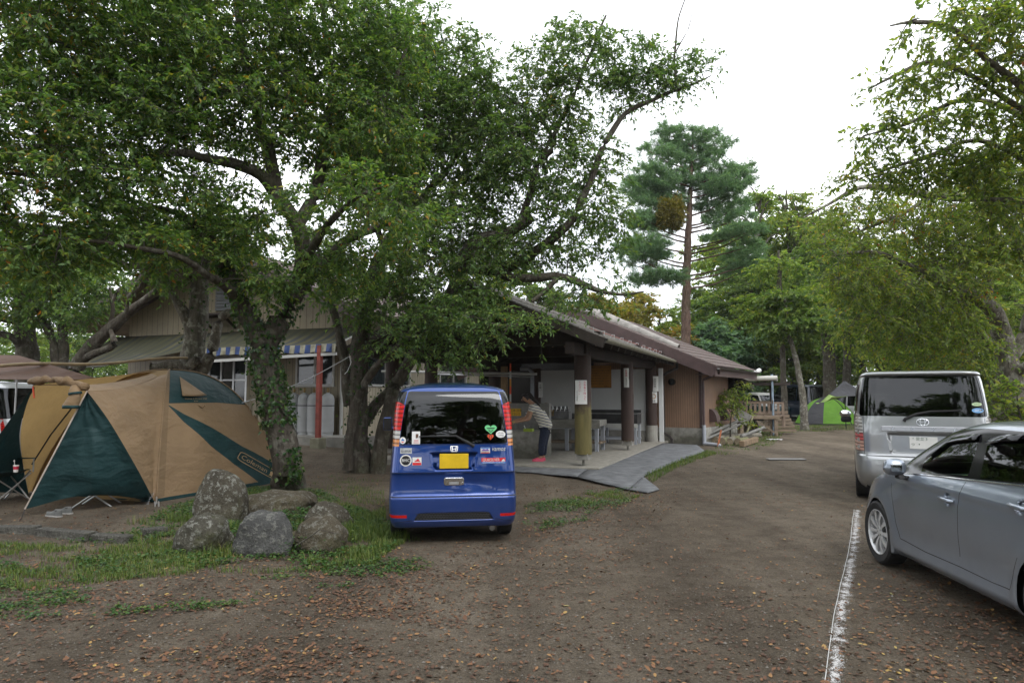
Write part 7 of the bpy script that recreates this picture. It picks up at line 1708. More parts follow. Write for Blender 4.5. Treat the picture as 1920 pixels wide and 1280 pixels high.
def build_forest():
    FG = 'trees of the wood behind the buildings'
    P = {'D': (forest_proto('zelkova_tree', '', 12, 3.3, m_leafD, 81), 12), 'E': (forest_proto('maple_tree', '', 10, 3.2, m_leafE, 82, low=.15), 10), 'F': (forest_proto('autumn_tree', '', 8, 2.9, m_leafF, 83, low=.2), 8),
         'G': (forest_proto('zelkova_tree', '', 13, 3.0, m_leafC, 84, layers=11, low=.2), 13), 'N': (forest_proto('young_pine', '', 6, 2.6, m_needle, 85, low=.12, L=(.2, .34), lv=22), 6)}
    used = set(); rg = random.Random(3)
    def put(u, Y, v, kind, lab, wide=1.0):
        src, H = P[kind]; top = at(u, v, Y); s = top.z/H
        o = src if kind not in used else dup(src); used.add(kind)
        o.location = (top.x, Y, 0); o.rotation_euler = (0, 0, rg.uniform(0, 6.28)); o.scale = (s*wide, s*wide, s); tag(o, lab, 'tree', FG)
    S = [(1420, 50, 352, 'D', 'yellow-green zelkova standing just right of the tall red pine', 1.0), (1474, 52, 356, 'G', 'tall pale green tree behind the zelkova, right of the pine', 1.0), (1392, 49, 476, 'E', 'layered green maple rising behind the brown block roof', 1.1), (1455, 50, 505, 'D', 'low yellow-green tree with flat layers over the dark parked van', 1.1), (1528, 54, 400, 'G', 'pale green tree top touching the sky at the end of the drive', 1.1),
         (1568, 52, 452, 'D', 'yellow-green tree beside the thick trunk over the small green tent', 1.1), (1612, 56, 430, 'G', 'far pale tree whose top shows left of the right-hand boughs', 1.1), (1500, 55, 590, 'E', 'dark green low tree between the two slim trunks', 1.3), (1336, 46, 605, 'N', 'young bluish pine over the eave of the brown block', 1.2), (1405, 54, 600, 'D', 'yellow-green tree behind the wooden rack', 1.3),
         (1440, 60, 400, 'D', 'yellow-green crown filling the gap behind the zelkova', 1.3), (1380, 58, 420, 'D', 'pale tree just right of the pine trunk, behind the maple', 1.1), (1545, 60, 415, 'D', 'yellow-green crown behind the thick trunk', 1.3), (1650, 44, 500, 'E', 'dark green tree above the roof of the silver minivan', 1.2), (1722, 42, 478, 'D', 'yellow-green tree behind the minivan, under the cherry boughs', 1.2), (1800, 44, 455, 'E', 'green tree behind the mottled cherry trunk', 1.2), (1880, 40, 440, 'G', 'pale tree at the right edge behind the cherry', 1.2), (1690, 58, 440, 'G', 'distant pale tree seen through the cherry boughs', 1.2),
         (1945, 27, 430, 'G', 'pale tree just beyond the right edge, behind the shrub', 1.1), (1845, 33, 480, 'D', 'yellow-green tree filling the gap behind the mottled trunk', 1.3), (1905, 36, 520, 'E', 'green tree low behind the mottled cherry', 1.4), (1770, 37, 520, 'D', 'yellow-green tree above the right half of the minivan roof', 1.4),
         (1112, 43, 548, 'F', 'orange turning tree above the shelter ridge', 1.0), (1180, 47, 545, 'F', 'orange-yellow tree beyond the peak of the brown roof', 1.1), (1040, 44, 540, 'D', 'yellow-green tree above the shelter roof, left of the orange ones', 1.0), (1236, 50, 575, 'D', 'low yellow-green tree at the foot of the red pine', 1.1), (1296, 55, 560, 'D', 'pale green tree behind the pine trunk', 1.2),
         (935, 31, 425, 'D', 'bright yellow-green tree seen through the long boughs over the shelter', .9), (1000, 48, 500, 'E', 'green tree behind the shelter ridge', 1.1), (62, 36, 600, 'D', 'yellow-green tree low behind the brown tarp', 1.3), (-40, 34, 585, 'E', 'dark tree at the left edge behind the tarp', 1.2), (118, 44, 612, 'G', 'pale green tree behind the slender forked trunk', 1.3), (176, 46, 618, 'E', 'green tree just left of the house gable', 1.3), (600, 52, 430, 'E', 'green tree behind the right half of the house roof', 1.1), (760, 50, 470, 'D', 'yellow-green tree behind the house, over the van roof', 1.1), (300, 58, 470, 'E', 'green tree behind the house gable', 1.1)]
    for s in S: put(*s)
    # slim and thick trunks at the end of the drive, crowns above
    def trunked(lab, rows, blobs, n, leaf, seed, bark=m_bark):
        u, v, Y, r = rows[0]; x = at(u, 740, Y).x
        make_tree('forest_tree', lab, (x, Y, 0), [[(x, Y, -.2, r*1.25), (x, Y, .25, r*1.08)]+px(*rows)], pb(*blobs), n, .5, bark, leaf, seed, group=FG, twigs=8, leaves=15, L=(.13, .22), tl=(.4, .9), ar=.5, flat=.25, limb_sides=10)
    trunked('slim straight trunk left of the dark parked van', [(1471, 770, 32, .15), (1469, 700, 32, .13), (1465, 630, 32, .12), (1462, 540, 32, .12), (1460, 470, 32, .05)], [(1462, 590, 32, 1.8, 1.6, .4), (1440, 560, 32, 1.3, 1.3, .35), (1490, 550, 32, 1.4, 1.3, .35), (1462, 500, 32, 1.2, 1.2, .4)], 90, m_leafD, 91)
    trunked('leaning grey trunk right of the dark parked van', [(1507, 770, 31, .17), (1503, 730, 31, .14), (1494, 680, 31, .12), (1480, 630, 31, .10), (1470, 560, 31, .09)], [(1490, 610, 31, 1.5, 1.3, .35), (1520, 600, 31, 1.2, 1.2, .3), (1475, 560, 31, 1, 1, .3)], 60, m_leafE, 92, m_barkp)
    trunked('thick dark trunk behind the charcoal tarp', [(1556, 760, 39, .36), (1555, 690, 39, .34), (1550, 610, 39, .32), (1545, 520, 39, .24), (1548, 440, 39, .10)], [(1545, 590, 37, 2.4, 2, .7), (1570, 530, 37, 2.2, 2, .7), (1520, 530, 37, 1.8, 2, .7), (1548, 480, 37, 2, 2, .7)], 150, m_leafE, 93)
    trunked('second dark trunk just right of the thick one', [(1586, 760, 40, .24), (1588, 690, 40, .22), (1590, 610, 40, .20), (1598, 520, 38, .16)], [(1590, 580, 38, 2.0, 2, .6), (1620, 600, 38, 1.8, 2, .5)], 80, m_leafE, 94)
    # far wood that reads as one mass
    rg = np.random.default_rng(9); n = 60000; x = rg.uniform(-75, 95, n); y = rg.uniform(60, 74, n)+.002*x*x; top = 7.5+2.2*np.sin(x*.21)+1.4*np.sin(x*.63+1)+.8*np.sin(x*1.7); z = top*rg.uniform(0, 1, n)**.85
    k = np.sin(x*1.1+z*.9)*np.sin(z*1.6-x*.4)+rg.uniform(-.7, .7, n) > -.25; x, y, z = x[k], y[k], z[k]; n = len(x)
    Ls = rg.uniform(.4, .8, n); V, f = leaves_arrays(np.stack([x, y, z], 1), rg.normal(size=(n, 3))*np.array([1, 1, .5]), np.array([0, -.3, 1.])+rg.normal(size=(n, 3))*.5, Ls, Ls*.6)
    o = link('far_wood', np_mesh('far_wood', V, [f], m_leafE)); tag(o, 'dark mass of far woodland closing the view', 'woodland', kind='stuff')
    # trees on the near side of the camera (they stand in the reflections of glass and paint)
    BG = 'trees standing behind the viewer'
    for i, (x, y, kd, s) in enumerate(((-9, -13, 'E', 1.0), (-2.5, -17, 'E', 1.15), (4, -14, 'E', .95), (10, -16, 'D', .9), (-15, -8, 'E', 1.0), (15, -10, 'E', 1.0), (-6, -22, 'D', 1.0), (19, -2, 'E', .9), (7, -23, 'E', 1.2), (-19, 0, 'E', 1.0))):
        o = dup(P[kd][0]); o.location = (x, y, 0); o.rotation_euler = (0, 0, i*1.3); o.scale = (s*1.35, s*1.35, s*1.75); tag(o, 'broad-leaved tree standing behind the viewer', 'tree', BG)
build_forest()
# ------------------------------------------------------------------ the person at the trough
def skin_object(name, verts, edges, radii, mat, parent, root=0, sub=2):
    me = bpy.data.meshes.new(name); me.from_pydata(verts, edges, []); o = bpy.data.objects.new(name, me); COL.objects.link(o)
    md = o.modifiers.new('skin', 'SKIN'); md.use_smooth_shade = True
    for i, r in enumerate(radii):
        sv = me.skin_vertices[0].data[i]; sv.radius = (r, r) if not hasattr(r, '__len__') else r; sv.use_root = (i == root)
    m2 = o.modifiers.new('sub', 'SUBSURF'); m2.levels = sub; m2.render_levels = sub
    dg = bpy.context.evaluated_depsgraph_get(); dg.update(); nm = bpy.data.meshes.new_from_object(o.evaluated_get(dg)); bpy.data.objects.remove(o)
    nm.materials.clear(); nm.materials.append(mat)
    for p in nm.polygons: p.use_smooth = True
    return link(name, nm, parent)
def build_person():
    S = 12.3/1000  # metres per photo pixel at her distance
    b = gnd(1016, 864, .12); Y = b.y; z0 = .12
    t = empty('person', (b.x, Y, z0), 0, 'person in a striped T-shirt and dark jeans bending over the concrete trough, washing', 'person')
    k = Y/F
    P = lambda u, v, dy=0: (at(u, v, Y).x-b.x, dy, at(u, v, Y).z-z0)
    skin = M('skin_tone', (.42, .24, .155), .55, var=.06); hair = M('dark_hair', (.014, .010, .009), .45, var=.3, scale=40, stretch=(1, .1, .1)); jeans = M('dark_denim', (.016, .022, .045), .85, var=.35, scale=30, bump=.2)
    pink = M('pink_clog', (.62, .075, .14), .5, var=.08)
    # body: one skinned figure
    V, E, Rr = [], [], []
    def add(p, r, par=None):
        V.append(p); Rr.append(r); i = len(V)-1
        if par is not None: E.append((par, i))
        return i
    pel = add(P(1023, 802), (.07, .10)); sp = add(P(1017, 787), (.085, .11), pel); ch = add(P(1008, 769), (.09, .13), sp); nb = add(P(998, 756.5), (.055, .06), ch); nk = add(P(993, 752.5), .042, nb)
    h1 = add(P(988.5, 749), .070, nk); h2 = add(P(984.5, 745.5), .078, h1); h3 = add(P(982.5, 741.5), .055, h2)
    for s, dy in ((1, -.09), (-1, .09)):
        hp = add(P(1022+dy*22, 810, dy), .06, pel); kn = add(P(1018+dy*28, 833, dy*.9), .04, hp); an = add(P(1017+dy*30, 857, dy*.8), .032, kn); ft = add(P(1008+dy*30, 860.5, dy*.8), .026, an)
    hands = []
    for s, dy, el, wr in ((1, -.17, (991.5, 785.5), (972, 790)), (-1, .17, (987, 783), (970, 787))):
        sh = add(P(998.5, 762, dy), .055, ch); e_ = add(P(el[0], el[1], dy*1.05), .036, sh); w_ = add(P(wr[0], wr[1], dy*.55), .023, e_)
        pm = add(P(wr[0]-4.2, wr[1]+1.0, dy*.35), .028, w_)
        base = Vector(V[pm]); d = Vector((-1, -dy*1.2, -.25)).normalized(); side_ = Vector((0, 1, 0))
        for f in range(4):
            o = (f-1.5)*.017; L = (.030, .034, .032, .025)[f]; p1 = base+d*.030+side_*o; p2 = p1+d*L+Vector((0, 0, -.010)); p3 = p2+d*L*.7+Vector((0, 0, -.022))
            a = add(tuple(p1), .010, pm); c = add(tuple(p2), .009, a); add(tuple(p3), .0075, c)
        p1 = base+Vector((-.005, -dy*.12 if dy < 0 else dy*.12, .02)); a = add(tuple(p1+d*.01+side_*(.03 if s > 0 else -.03)), .011, pm); add(tuple(p1+d*.045+side_*(.035 if s > 0 else -.035)+Vector((0, 0, -.01))), .009, a)
    body = skin_object('body', V, E, Rr, skin, t, 0, 2)
    # face: nose, mouth, eyes, ear
    hc = Vector(V[h2]); fd = Vector((-.83, 0, -.42)).normalized(); up = Vector((-.42, 0, .83)).normalized()
    f = MB(); f.tube([hc+fd*.075+up*.01, hc+fd*.092-up*.018, hc+fd*.078-up*.026], [.008, .013, .006], 8)
    f.build('nose', skin, body, smooth='all')
    f = MB(); f.tube([hc+fd*.072-up*.052+Vector((0, -.022, 0)), hc+fd*.080-up*.050, hc+fd*.072-up*.052+Vector((0, .022, 0))], [.004, .006, .004], 6); f.build('mouth', M('lip', (.33, .12, .10), .5), body, smooth='all')
    for s in (-1, 1):
        f = MB(); f.lathe([(.0001, -.008), (.008, 0), (.0001, .008)], 10, 0, Matrix.Translation(hc+fd*.068+up*.014+Vector((0, s*.030, 0)))); f.build('eye', m_ink, body, smooth='all')
        f = MB(); c = hc-fd*.005+Vector((0, s*.078, 0)); f.tube([c+up*.028, c+up*.022-fd*.014, c-up*.008-fd*.012, c-up*.028], [.007, .009, .009, .006], 8); f.build('ear', skin, body, smooth='all')
    g = MB()
    for s in (-1, 1): g.tube([hc+fd*.088+up*(.014+.017*math.sin(a))+Vector((0, s*.031+.022*math.cos(a), 0)) for a in np.linspace(0, 2*math.pi, 17)], .0022, 5, cap=False); g.tube([hc+fd*.086+up*.018+Vector((0, s*.053, 0)), hc+fd*.0+up*.018+Vector((0, s*.080, 0))], .0022, 5)
    g.build('glasses', m_ink, t)
    # hair: cap and pony tail
    h = MB(); P_ = []
    for i in range(15):
        a = -.45+i/14*(math.pi*1.02+.45); row = []
        for j in range(17):
            bb = -math.pi/2+math.pi*j/16; cr = math.cos(bb); row.append(tuple(hc+(up*math.sin(a)*1.0*cr+(-fd)*(-math.cos(a))*-1.0*cr*-1)*.096*-1*-1+Vector((0, math.sin(bb)*.088, 0))))
        P_.append(row)
    P_ = []
    for i in range(15):
        a = math.radians(62)+i/14*math.radians(190); row = []     # from the forehead over the crown to the nape
        for j in range(17):
            bb = -math.pi/2+math.pi*j/16; cr = max(.02, math.cos(bb))**.7; row.append(tuple(hc+(fd*math.cos(a)+up*math.sin(a))*.094*cr+Vector((0, math.sin(bb)*.087, 0))))
        P_.append(row)
    h.grid(P_); q = [hc-fd*.085+up*.03, hc-fd*.125+up*.035, Vector(P(1000, 748, -.06)), Vector(P(1006, 753, -.09)), Vector(P(1012, 761, -.10))]
    h.tube(q, [.030, .040, .040, .033, .010], 12); h.build('hair', hair, t, smooth='all', solid=.006)
    # shirt with stripes across the body axis
    m, tt, bb = _nodes('striped_jersey'); bb.inputs['Roughness'].default_value = .9
    tcn = tt.nodes.new('ShaderNodeTexCoord'); mp = tt.nodes.new('ShaderNodeMapping'); mp.inputs['Rotation'].default_value = (0, math.radians(-14), 0); tt.links.new(tcn.outputs['Object'], mp.inputs[0])
    sp_ = tt.nodes.new('ShaderNodeSeparateXYZ'); tt.links.new(mp.outputs[0], sp_.inputs[0]); mu = tt.nodes.new('ShaderNodeMath'); mu.operation = 'MULTIPLY'; mu.inputs[1].default_value = 1/.062; tt.links.new(sp_.outputs['Z'], mu.inputs[0]); fr = tt.nodes.new('ShaderNodeMath'); fr.operation = 'FRACT'; tt.links.new(mu.outputs[0], fr.inputs[0])
    st = _ramp(tt, fr.outputs[0], [(0, (.06, .07, .16)), (.24, (.60, .575, .49))]); st.color_ramp.interpolation = 'CONSTANT'; tt.links.new(st.outputs[0], bb.inputs['Base Color'])
    n = _noise(tt, 9, 4); _bump(tt, bb, n.outputs['Fac'], .5, .03)
    V2 = [P(1024.5, 807), P(1022.5, 795), P(1016, 784), P(1008, 769), P(1000, 758.5), P(998, 763, -.15), P(994.5, 774, -.185), P(998, 763, .15), P(993, 773, .185)]
    skin_object('shirt', V2, [(0, 1), (1, 2), (2, 3), (3, 4), (3, 5), (5, 6), (3, 7), (7, 8)], [(.165, .185), (.145, .17), (.12, .15), (.118, .158), (.072, .085), .085, .068, .085, .068], m, t, 2, 2)
    V3 = [P(1023, 797)]; E3 = []; R3 = [(.112, .14)]
    for dy in (-.09, .09):
        i = len(V3); V3 += [P(1022+dy*22, 811, dy), P(1018+dy*28, 833, dy*.9), P(1017+dy*30, 855, dy*.8)]; R3 += [.108, .082, .070]; E3 += [(0, i), (i, i+1), (i+1, i+2)]
    skin_object('jeans', V3, E3, R3, jeans, t, 0, 2)
    for dy in (-.07, .07):
        k_ = MB(); c = Vector(P(1010.5+dy*30, 859, dy)); rows = []
        for i in range(13):
            x = -.125+.25*i/12; w = .052*math.sqrt(max(.03, 1-(abs(x)/.128)**3)); hh = .045+.035*float(sstep(-.12, -.03, x))-.01*float(sstep(.0, .1, x)); rows.append([(c.x+x, c.y+w*math.cos(a), .0+.002+hh*max(0, math.sin(a))**.7) for a in np.linspace(0, math.pi, 9)])
        k_.grid(rows); k_.add(rows[0], [tuple(range(9))]); k_.add(rows[-1], [tuple(range(9))]); k_.build('clog', pink, t, smooth='all')
    # the sponge she holds
    s = MB(); hp = Vector(P(965, 789)); s.cbox((0, 0, 0), (.09, .06, .035)); o = s.build('sponge', M('yellow_sponge', (.50, .42, .16), .95), None, bevel=.01); o.location = Vector((b.x, Y, z0))+hp+Vector((0, 0, -.02)); tag(o, 'pale yellow sponge held in the hands of the person at the trough', 'sponge')
build_person()
# ------------------------------------------------------------------ rocks, kerbs, logs and the far end of the drive
def rock_mat(name, col, lichen, moss=0.0):
    m, t, b = _nodes(name); b.inputs['Roughness'].default_value = .9; b.inputs['Specular IOR Level'].default_value = .2
    n = _noise(t, 2.2, 7); n2 = _noise(t, 15, 8, rough=.78); n3 = _noise(t, 45, 4); n4 = _noise(t, 3.2, 5)
    c = _ramp(t, n.outputs['Fac'], [(.3, tuple(x*.6 for x in col)), (.7, tuple(x*1.35 for x in col))]); s = _ramp(t, n3.outputs['Fac'], [(.3, (.65,)*3), (.7, (1.25,)*3)]); cc = _mix(t, .8, c.outputs[0], s.outputs[0], 'MULTIPLY')
    k = _ramp(t, n2.outputs['Fac'], [(.535, (0, 0, 0)), (.565, (lichen,)*3)]); cc = _mix(t, k.outputs[0], cc, (.33, .33, .29))
    k2 = _ramp(t, n4.outputs['Fac'], [(.60-.1*moss, (0, 0, 0)), (.70, (moss,)*3)]); cc = _mix(t, k2.outputs[0], cc, (.075, .085, .018))
    t.links.new(cc, b.inputs['Base Color']); ad = t.nodes.new('ShaderNodeMath'); ad.operation = 'MULTIPLY_ADD'; ad.inputs[1].default_value = 2; t.links.new(n2.outputs['Fac'], ad.inputs[0]); t.links.new(n3.outputs['Fac'], ad.inputs[2]); _bump(t, b, ad.outputs[0], 1.0, .035); return m
def rock(u0, u1, vt, vb, label, seed, mat, depth=.9, pw=2.4, top=1.0, lean=0.0, rough=.095):
    c = gnd((u0+u1)/2, vb-6); Y = c.y+.18; w = (u1-u0)/F*Y; h = at((u0+u1)/2, vt, Y).z - G(c.x, Y)
    bm = bmesh.new(); bmesh.ops.create_icosphere(bm, subdivisions=5, radius=1)
    sd = Vector((seed*3.7, seed*1.3, 0))
    for v in bm.verts:
        p = v.co.copy(); q = (abs(p.x)**pw+abs(p.y)**pw+abs(p.z)**pw)**(1/pw); p = p/q
        d = rough*1.6*mnoise.noise(p*1.1+sd)+rough*.8*mnoise.noise(p*2.6+sd)+rough*.28*mnoise.noise(p*7+sd)+rough*.10*mnoise.noise(p*18+sd)
        p *= 1+d; k = (p.z+1)/2; tp = 1+(top-1)*max(0, k)**1.3; v.co = Vector((p.x*w/2*tp+lean*k*w, p.y*w/2*depth*tp, (p.z*.64+.36)*h-.02))
    for f in bm.faces: f.smooth = True
    me = bpy.data.meshes.new('rock'); bm.to_mesh(me); bm.free(); me.materials.append(mat); o = link('rock', me, None, (c.x, Y, G(c.x, Y))); o.rotation_euler.z = 0; tag(o, label, 'rock', 'rocks grouped in front of the ivy-clad cherry'); return o
def build_rocks():
    r1 = rock_mat('lichen_rock', (.122, .108, .082), .9, .4); r2 = rock_mat('grey_rock', (.112, .112, .108), .5, 0); r3 = rock_mat('brown_rock', (.125, .106, .074), .5, .45); r4 = rock_mat('mossy_rock', (.110, .103, .080), .85, .8)
    rock(352, 452, 880, 992, 'tallest rock, upright and speckled with pale lichen', 1, r1, .8, 2.5, .80, -.01)
    rock(308, 418, 957, 1046, 'lichen-covered rock with a mossy shoulder, front left of the group', 2, r4, .9, 2.1, .72, .05, .12)
    rock(432, 537, 957, 1052, 'smooth grey block-like rock, front middle of the group', 3, r2, .85, 3.0, .86)
    rock(538, 642, 962, 1044, 'rounded brown rock crossed by a dry twig, front right of the group', 4, r3, .9, 2.2, .8)
    rock(455, 580, 918, 976, 'low flat-topped rock at the foot of the ivy-clad trunk', 5, r3, .9, 3.4, .9)
    rock(568, 658, 937, 1002, 'lichen-spotted rock at the right, behind the front ones', 6, r1, .9, 2.3, .7, -.08)
    k = MB(); a = [at(556, 1022, 6.85), at(585, 1003, 6.72), at(600, 992, 6.70), at(618, 997, 6.78), at(634, 1000, 6.9)]; k.tube(a, [.008, .007, .006, .005, .003], 6); o = k.build('dry_twig', m_bark, None, loc=tuple(a[0])); tag(o, 'thin dry twig lying over the rounded brown rock', 'twig')
    km = rock_mat('kerb_stone', (.125, .12, .105), .3, .3)
    for i, (p, q, lab) in enumerate((((-30, 1004), (66, 1006), 'grey kerb stone at the left edge below the tent'), ((67, 1008), (168, 1017), 'longest grey kerb stone in the grass below the tent wing'), ((170, 1019), (238, 1021), 'kerb stone half sunk in grass, next right of the longest'), ((262, 1010), (305, 1003), 'small pale kerb stub beside the mossy rock'))):
        a, b = gnd(*p), gnd(*q); m_ = (a+b)/2; L = (b-a).length; bm = bmesh.new(); bmesh.ops.create_cube(bm, size=1); bmesh.ops.subdivide_edges(bm, edges=bm.edges, cuts=9, use_grid_fill=True)
        for v in bm.verts:
            v.co = Vector((v.co.x*L*.985, v.co.y*.15, v.co.z*.16)); n_ = mnoise.noise(v.co*5+Vector((i*7, 0, 0)))*.012+mnoise.noise(v.co*17)*.005; v.co += v.co.normalized()*n_; 
            if v.co.z > 0: v.co.y *= .9
        me = bpy.data.meshes.new('kerb_stone'); bm.to_mesh(me); bm.free(); me.materials.append(km); o = link('kerb_stone', me, None, (m_.x, m_.y+.05, G(m_.x, m_.y)+.0)); o.rotation_euler = (0, .02*(i-1), math.atan2(b.y-a.y, b.x-a.x)); bv_ = o.modifiers.new('b', 'BEVEL'); bv_.width = .012; bv_.segments = 2; bv_.limit_method = 'ANGLE'; bv_.angle_limit = R(50)
        tag(o, lab, 'kerb stone', 'kerb stones edging the camp pitch')
build_rocks()

def build_logs():
    end = M('cut_log_end', (.25, .205, .14), .85, var=.35, scale=22); wl = M('grey_log', (.155, .14, .11), .9, var=.4, scale=8, bump=.4, stretch=(1, .2, 1)); gp = M('grey_pole', (.165, .16, .148), .7, var=.3); ms = M('mossy_log', (.16, .155, .08), .9, var=.4, scale=7, bump=.4)
    d = Vector((.53, .85, 0)).normalized()
    L = [(1341, 827, .13, 2.6, 0, wl, 'thick pale log at the bottom of the pile, nearest the grey drain pipe'), (1354, 829, .12, 1.7, .1, ms, 'mossy log second from the drain pipe in the pile'), (1368, 832, .12, 1.3, -.12, wl, 'short log with a split end in the middle of the pile'), (1383, 831, .11, 1.0, .05, ms, 'small greenish log with a round cut end at the front of the pile'), (1375, 820, .09, 1.9, .0, wl, 'dark log lying upper middle in the pile'), (1388, 820, .09, 2.0, .12, wl, 'dark log on the upper right of the pile'), (1352, 812, .09, 2.2, .04, wl, 'log on top of the pile behind the orange stake'), (1348, 819, .12, 2.4, -.05, wl, 'thick log in the middle layer at the left of the pile'), (1366, 811, .11, 2.0, .08, ms, 'mossy log crowning the pile under the sapling'), (1382, 810, .10, 1.8, -.1, wl, 'grey log at the back of the pile below the slanted poles')]
    for u, v, r, ln, yaw, mm, lab in L:
        p = gnd(u, min(v+5, 834)); zc = at(u, v, p.y).z; zc = max(zc, r*.9); dd = Matrix.Rotation(-yaw, 3, 'Z') @ d
        n = 9; pts = [dd*(ln*i/n)+Vector((0, 0, .012*math.sin(i*2+u))) for i in range(n+1)]; k = MB(); k.tube(pts, [r*(1+.04*math.sin(i*1.7+u)) for i in range(n+1)], 16, 0, cap=False)
        k.add([pts[0]+ (Vector((dd.y, -dd.x, 0))*math.cos(a)+Vector((0, 0, 1))*math.sin(a))*r*.985 for a in np.linspace(0, 2*math.pi, 16, endpoint=False)], [tuple(range(16))], 1); k.add([pts[-1]+ (Vector((dd.y, -dd.x, 0))*math.cos(a)+Vector((0, 0, 1))*math.sin(a))*r*.985 for a in np.linspace(0, 2*math.pi, 16, endpoint=False)], [tuple(range(16))], 1)
        o = k.build('log', [mm, end], None, smooth=True); o.location = (p.x, p.y, zc); tag(o, lab, 'log', 'logs piled beside the brown block')
    for (u0, v0, Y0), (u1, v1, Y1), r, mm, nm, lab, ct in (((1322, 816, 22.3), (1402, 781, 24.8), .05, gp, 'grey_pole', 'long grey pole lying slanted over the log pile, the upper one', 'pole'), ((1324, 823, 22.2), (1395, 792, 24.4), .045, gp, 'grey_pole', 'long grey pole just below the upper slanted one', 'pole'), ((1390, 818, 22.5), (1432, 801, 25), .055, gp, 'grey_pole', 'short grey pipe pointing to the drive at the right of the pile', 'pole')):
        a, b = at(u0, v0, Y0), at(u1, v1, Y1); k = MB(); k.tube([a, b], r, 10); o = k.build(nm, mm, None, smooth=True, loc=tuple(a)); tag(o, lab, ct)
    for i, (u0, v0, u1, v1, r) in enumerate(((1385, 826, 1418, 806, .05), (1396, 822, 1412, 780, .04), (1378, 806, 1404, 776, .045), (1402, 818, 1424, 812, .05), (1360, 808, 1398, 800, .055), (1388, 800, 1416, 792, .05))):
        g0 = gnd(u0, max(v0, 812)); a, b = at(u0, v0, g0.y), at(u1, v1, g0.y+1.0); k = MB(); k.tube([a, a.lerp(b, .5)+Vector((.02, 0, .03)), b], [r, r*.9, r*.7], 8); o = k.build('branch', [wl, ms, gp][i % 3], None, smooth=True, loc=tuple(a)); tag(o, ['bent grey branch leaning at the right of the log pile', 'mossy upright branch sticking out of the pile', 'pale branch slanting behind the grey board', 'grey branch lying flat near the log slice', 'mossy branch across the back of the log pile', 'pale branch end right of the sapling'][i], 'branch')
    a, b = gnd(1346, 838), at(1352, 806, gnd(1346, 838).y+.4); k = MB(); k.beam(a, b, .05, .025); o = k.build('orange_stake', M('rusty_stake', (.26, .085, .035), .8), None, loc=tuple(a)); tag(o, 'rusty orange stake leaning on the log pile', 'stake')
    p = gnd(1391, 838); q = gnd(1418, 829); k = MB(); k.beam(p+Vector((0, 0, .10)), q+Vector((0, 0, .10)), .16, .17); o = k.build('timber_block', M('brown_timber', (.20, .14, .085), .85, var=.35, scale=7), None, bevel=.012, loc=tuple(p)); tag(o, 'short squared brown timber at the front right of the pile', 'timber')
    p = gnd(1409, 814); k = MB(); k.lathe([(.0001, 0), (.30, 0), (.31, .1), (.29, .2), (.0001, .2)], 24, 0); o = k.build('log_slice', wl, None, smooth=True); o.location = (p.x, p.y, .30); o.rotation_euler = (R(80), 0, R(-30)); tag(o, 'dark round log slice standing on edge behind the pile', 'log slice')
    p = at(1392, 782, 24.2); k = MB(); k.cbox((0, 0, 0), (.5, .06, .42)); o = k.build('grey_board', gp, None, bevel=.01); o.location = p; o.rotation_euler = (R(-20), R(30), R(-20)); tag(o, 'tilted grey board on top of the pole heap', 'board')
    # line of white string on the ground, plate, scrap of plastic
    pts = [gnd(1408, 824), gnd(1418, 815), gnd(1432, 806), gnd(1448, 797)]; k = MB(); k.tube([p_+Vector((0, 0, .02)) for p_ in pts], .03, 6); o = k.build('white_string', m_paint, None, loc=tuple(pts[0])); tag(o, 'white string marker line beside the grass at the log pile', 'string')
    p = gnd(1474, 862); k = MB(); k.prism(roundp([(-.47, -.16), (.45, -.15), (.47, .15), (-.44, .17)], .04), 0, .02); o = k.build('cover_plate', M('grey_plate', (.19, .185, .175), .8, var=.2), None, bevel=.004); o.location = (p.x, p.y, .012); tag(o, 'flat grey cover plate lying in the middle of the drive', 'cover plate')
    P = []; c = gnd(1453, 825.5)
    for i in range(7): P.append([((j-4)*.055+.03*math.sin(i), (i-3)*.05+.02*math.sin(j*2), .025+.03*abs(math.sin(i*1.3+j*.9))) for j in range(9)])
    k = MB(); k.grid(P); o = k.build('plastic_scrap', m_paint, None); o.location = c; tag(o, 'white scrap of plastic on the drive beside the log pile', 'plastic scrap')
    # sapling by the wall
    Y = 23.6; x = at(1368, 740, Y).x; rows = [[(x, Y, -.05, .03), (x, Y, .3, .025)]+px((1372, 770, Y, .02), (1380, 740, Y, .015), (1386, 712, Y, .006))]+[px((1372, 775, Y, .014), (u, v, Y+dy, .005)) for u, v, dy in ((1352, 745, -.2), (1400, 760, -.3), (1412, 790, -.5), (1345, 775, -.4), (1395, 735, .2))]
    make_tree('sapling', 'sparse yellow-green sapling growing between the log pile and the brown wall', (x, Y, 0), rows, pb((1372, 750, Y, .55, .4, .5), (1392, 735, Y, .35, .3, .4), (1405, 785, Y-.4, .3, .3, .25), (1350, 770, Y-.3, .35, .3, .4)), 42, .14, m_bark, m_leafC, 101, cat='sapling', twigs=5, leaves=9, L=(.07, .12), tl=(.15, .35), limb_sides=7)
    # young shrub right of the minivan
    Y = 11.2; x = at(1880, 740, Y).x+.4
    make_tree('shrub', 'yellowing shrub growing just right of the silver minivan', (x, Y, 0), [[(x, Y, -.05, .04), (x, Y, .5, .03), (x-.1, Y, 1.1, .02), (x-.15, Y, 1.7, .006)], [(x, Y, .4, .02), (x-.5, Y-.1, 1.2, .006)], [(x, Y, .3, .02), (x+.5, Y, 1.3, .006)]], [(x-.3, Y, 1.35, .55, .4, .45), (x+.25, Y, 1.2, .6, .4, .5), (x-.1, Y, .7, .6, .4, .5)], 70, .15, m_bark, m_leafC, 102, cat='shrub', twigs=6, leaves=9, L=(.06, .11), tl=(.15, .35), limb_sides=7)
build_logs()

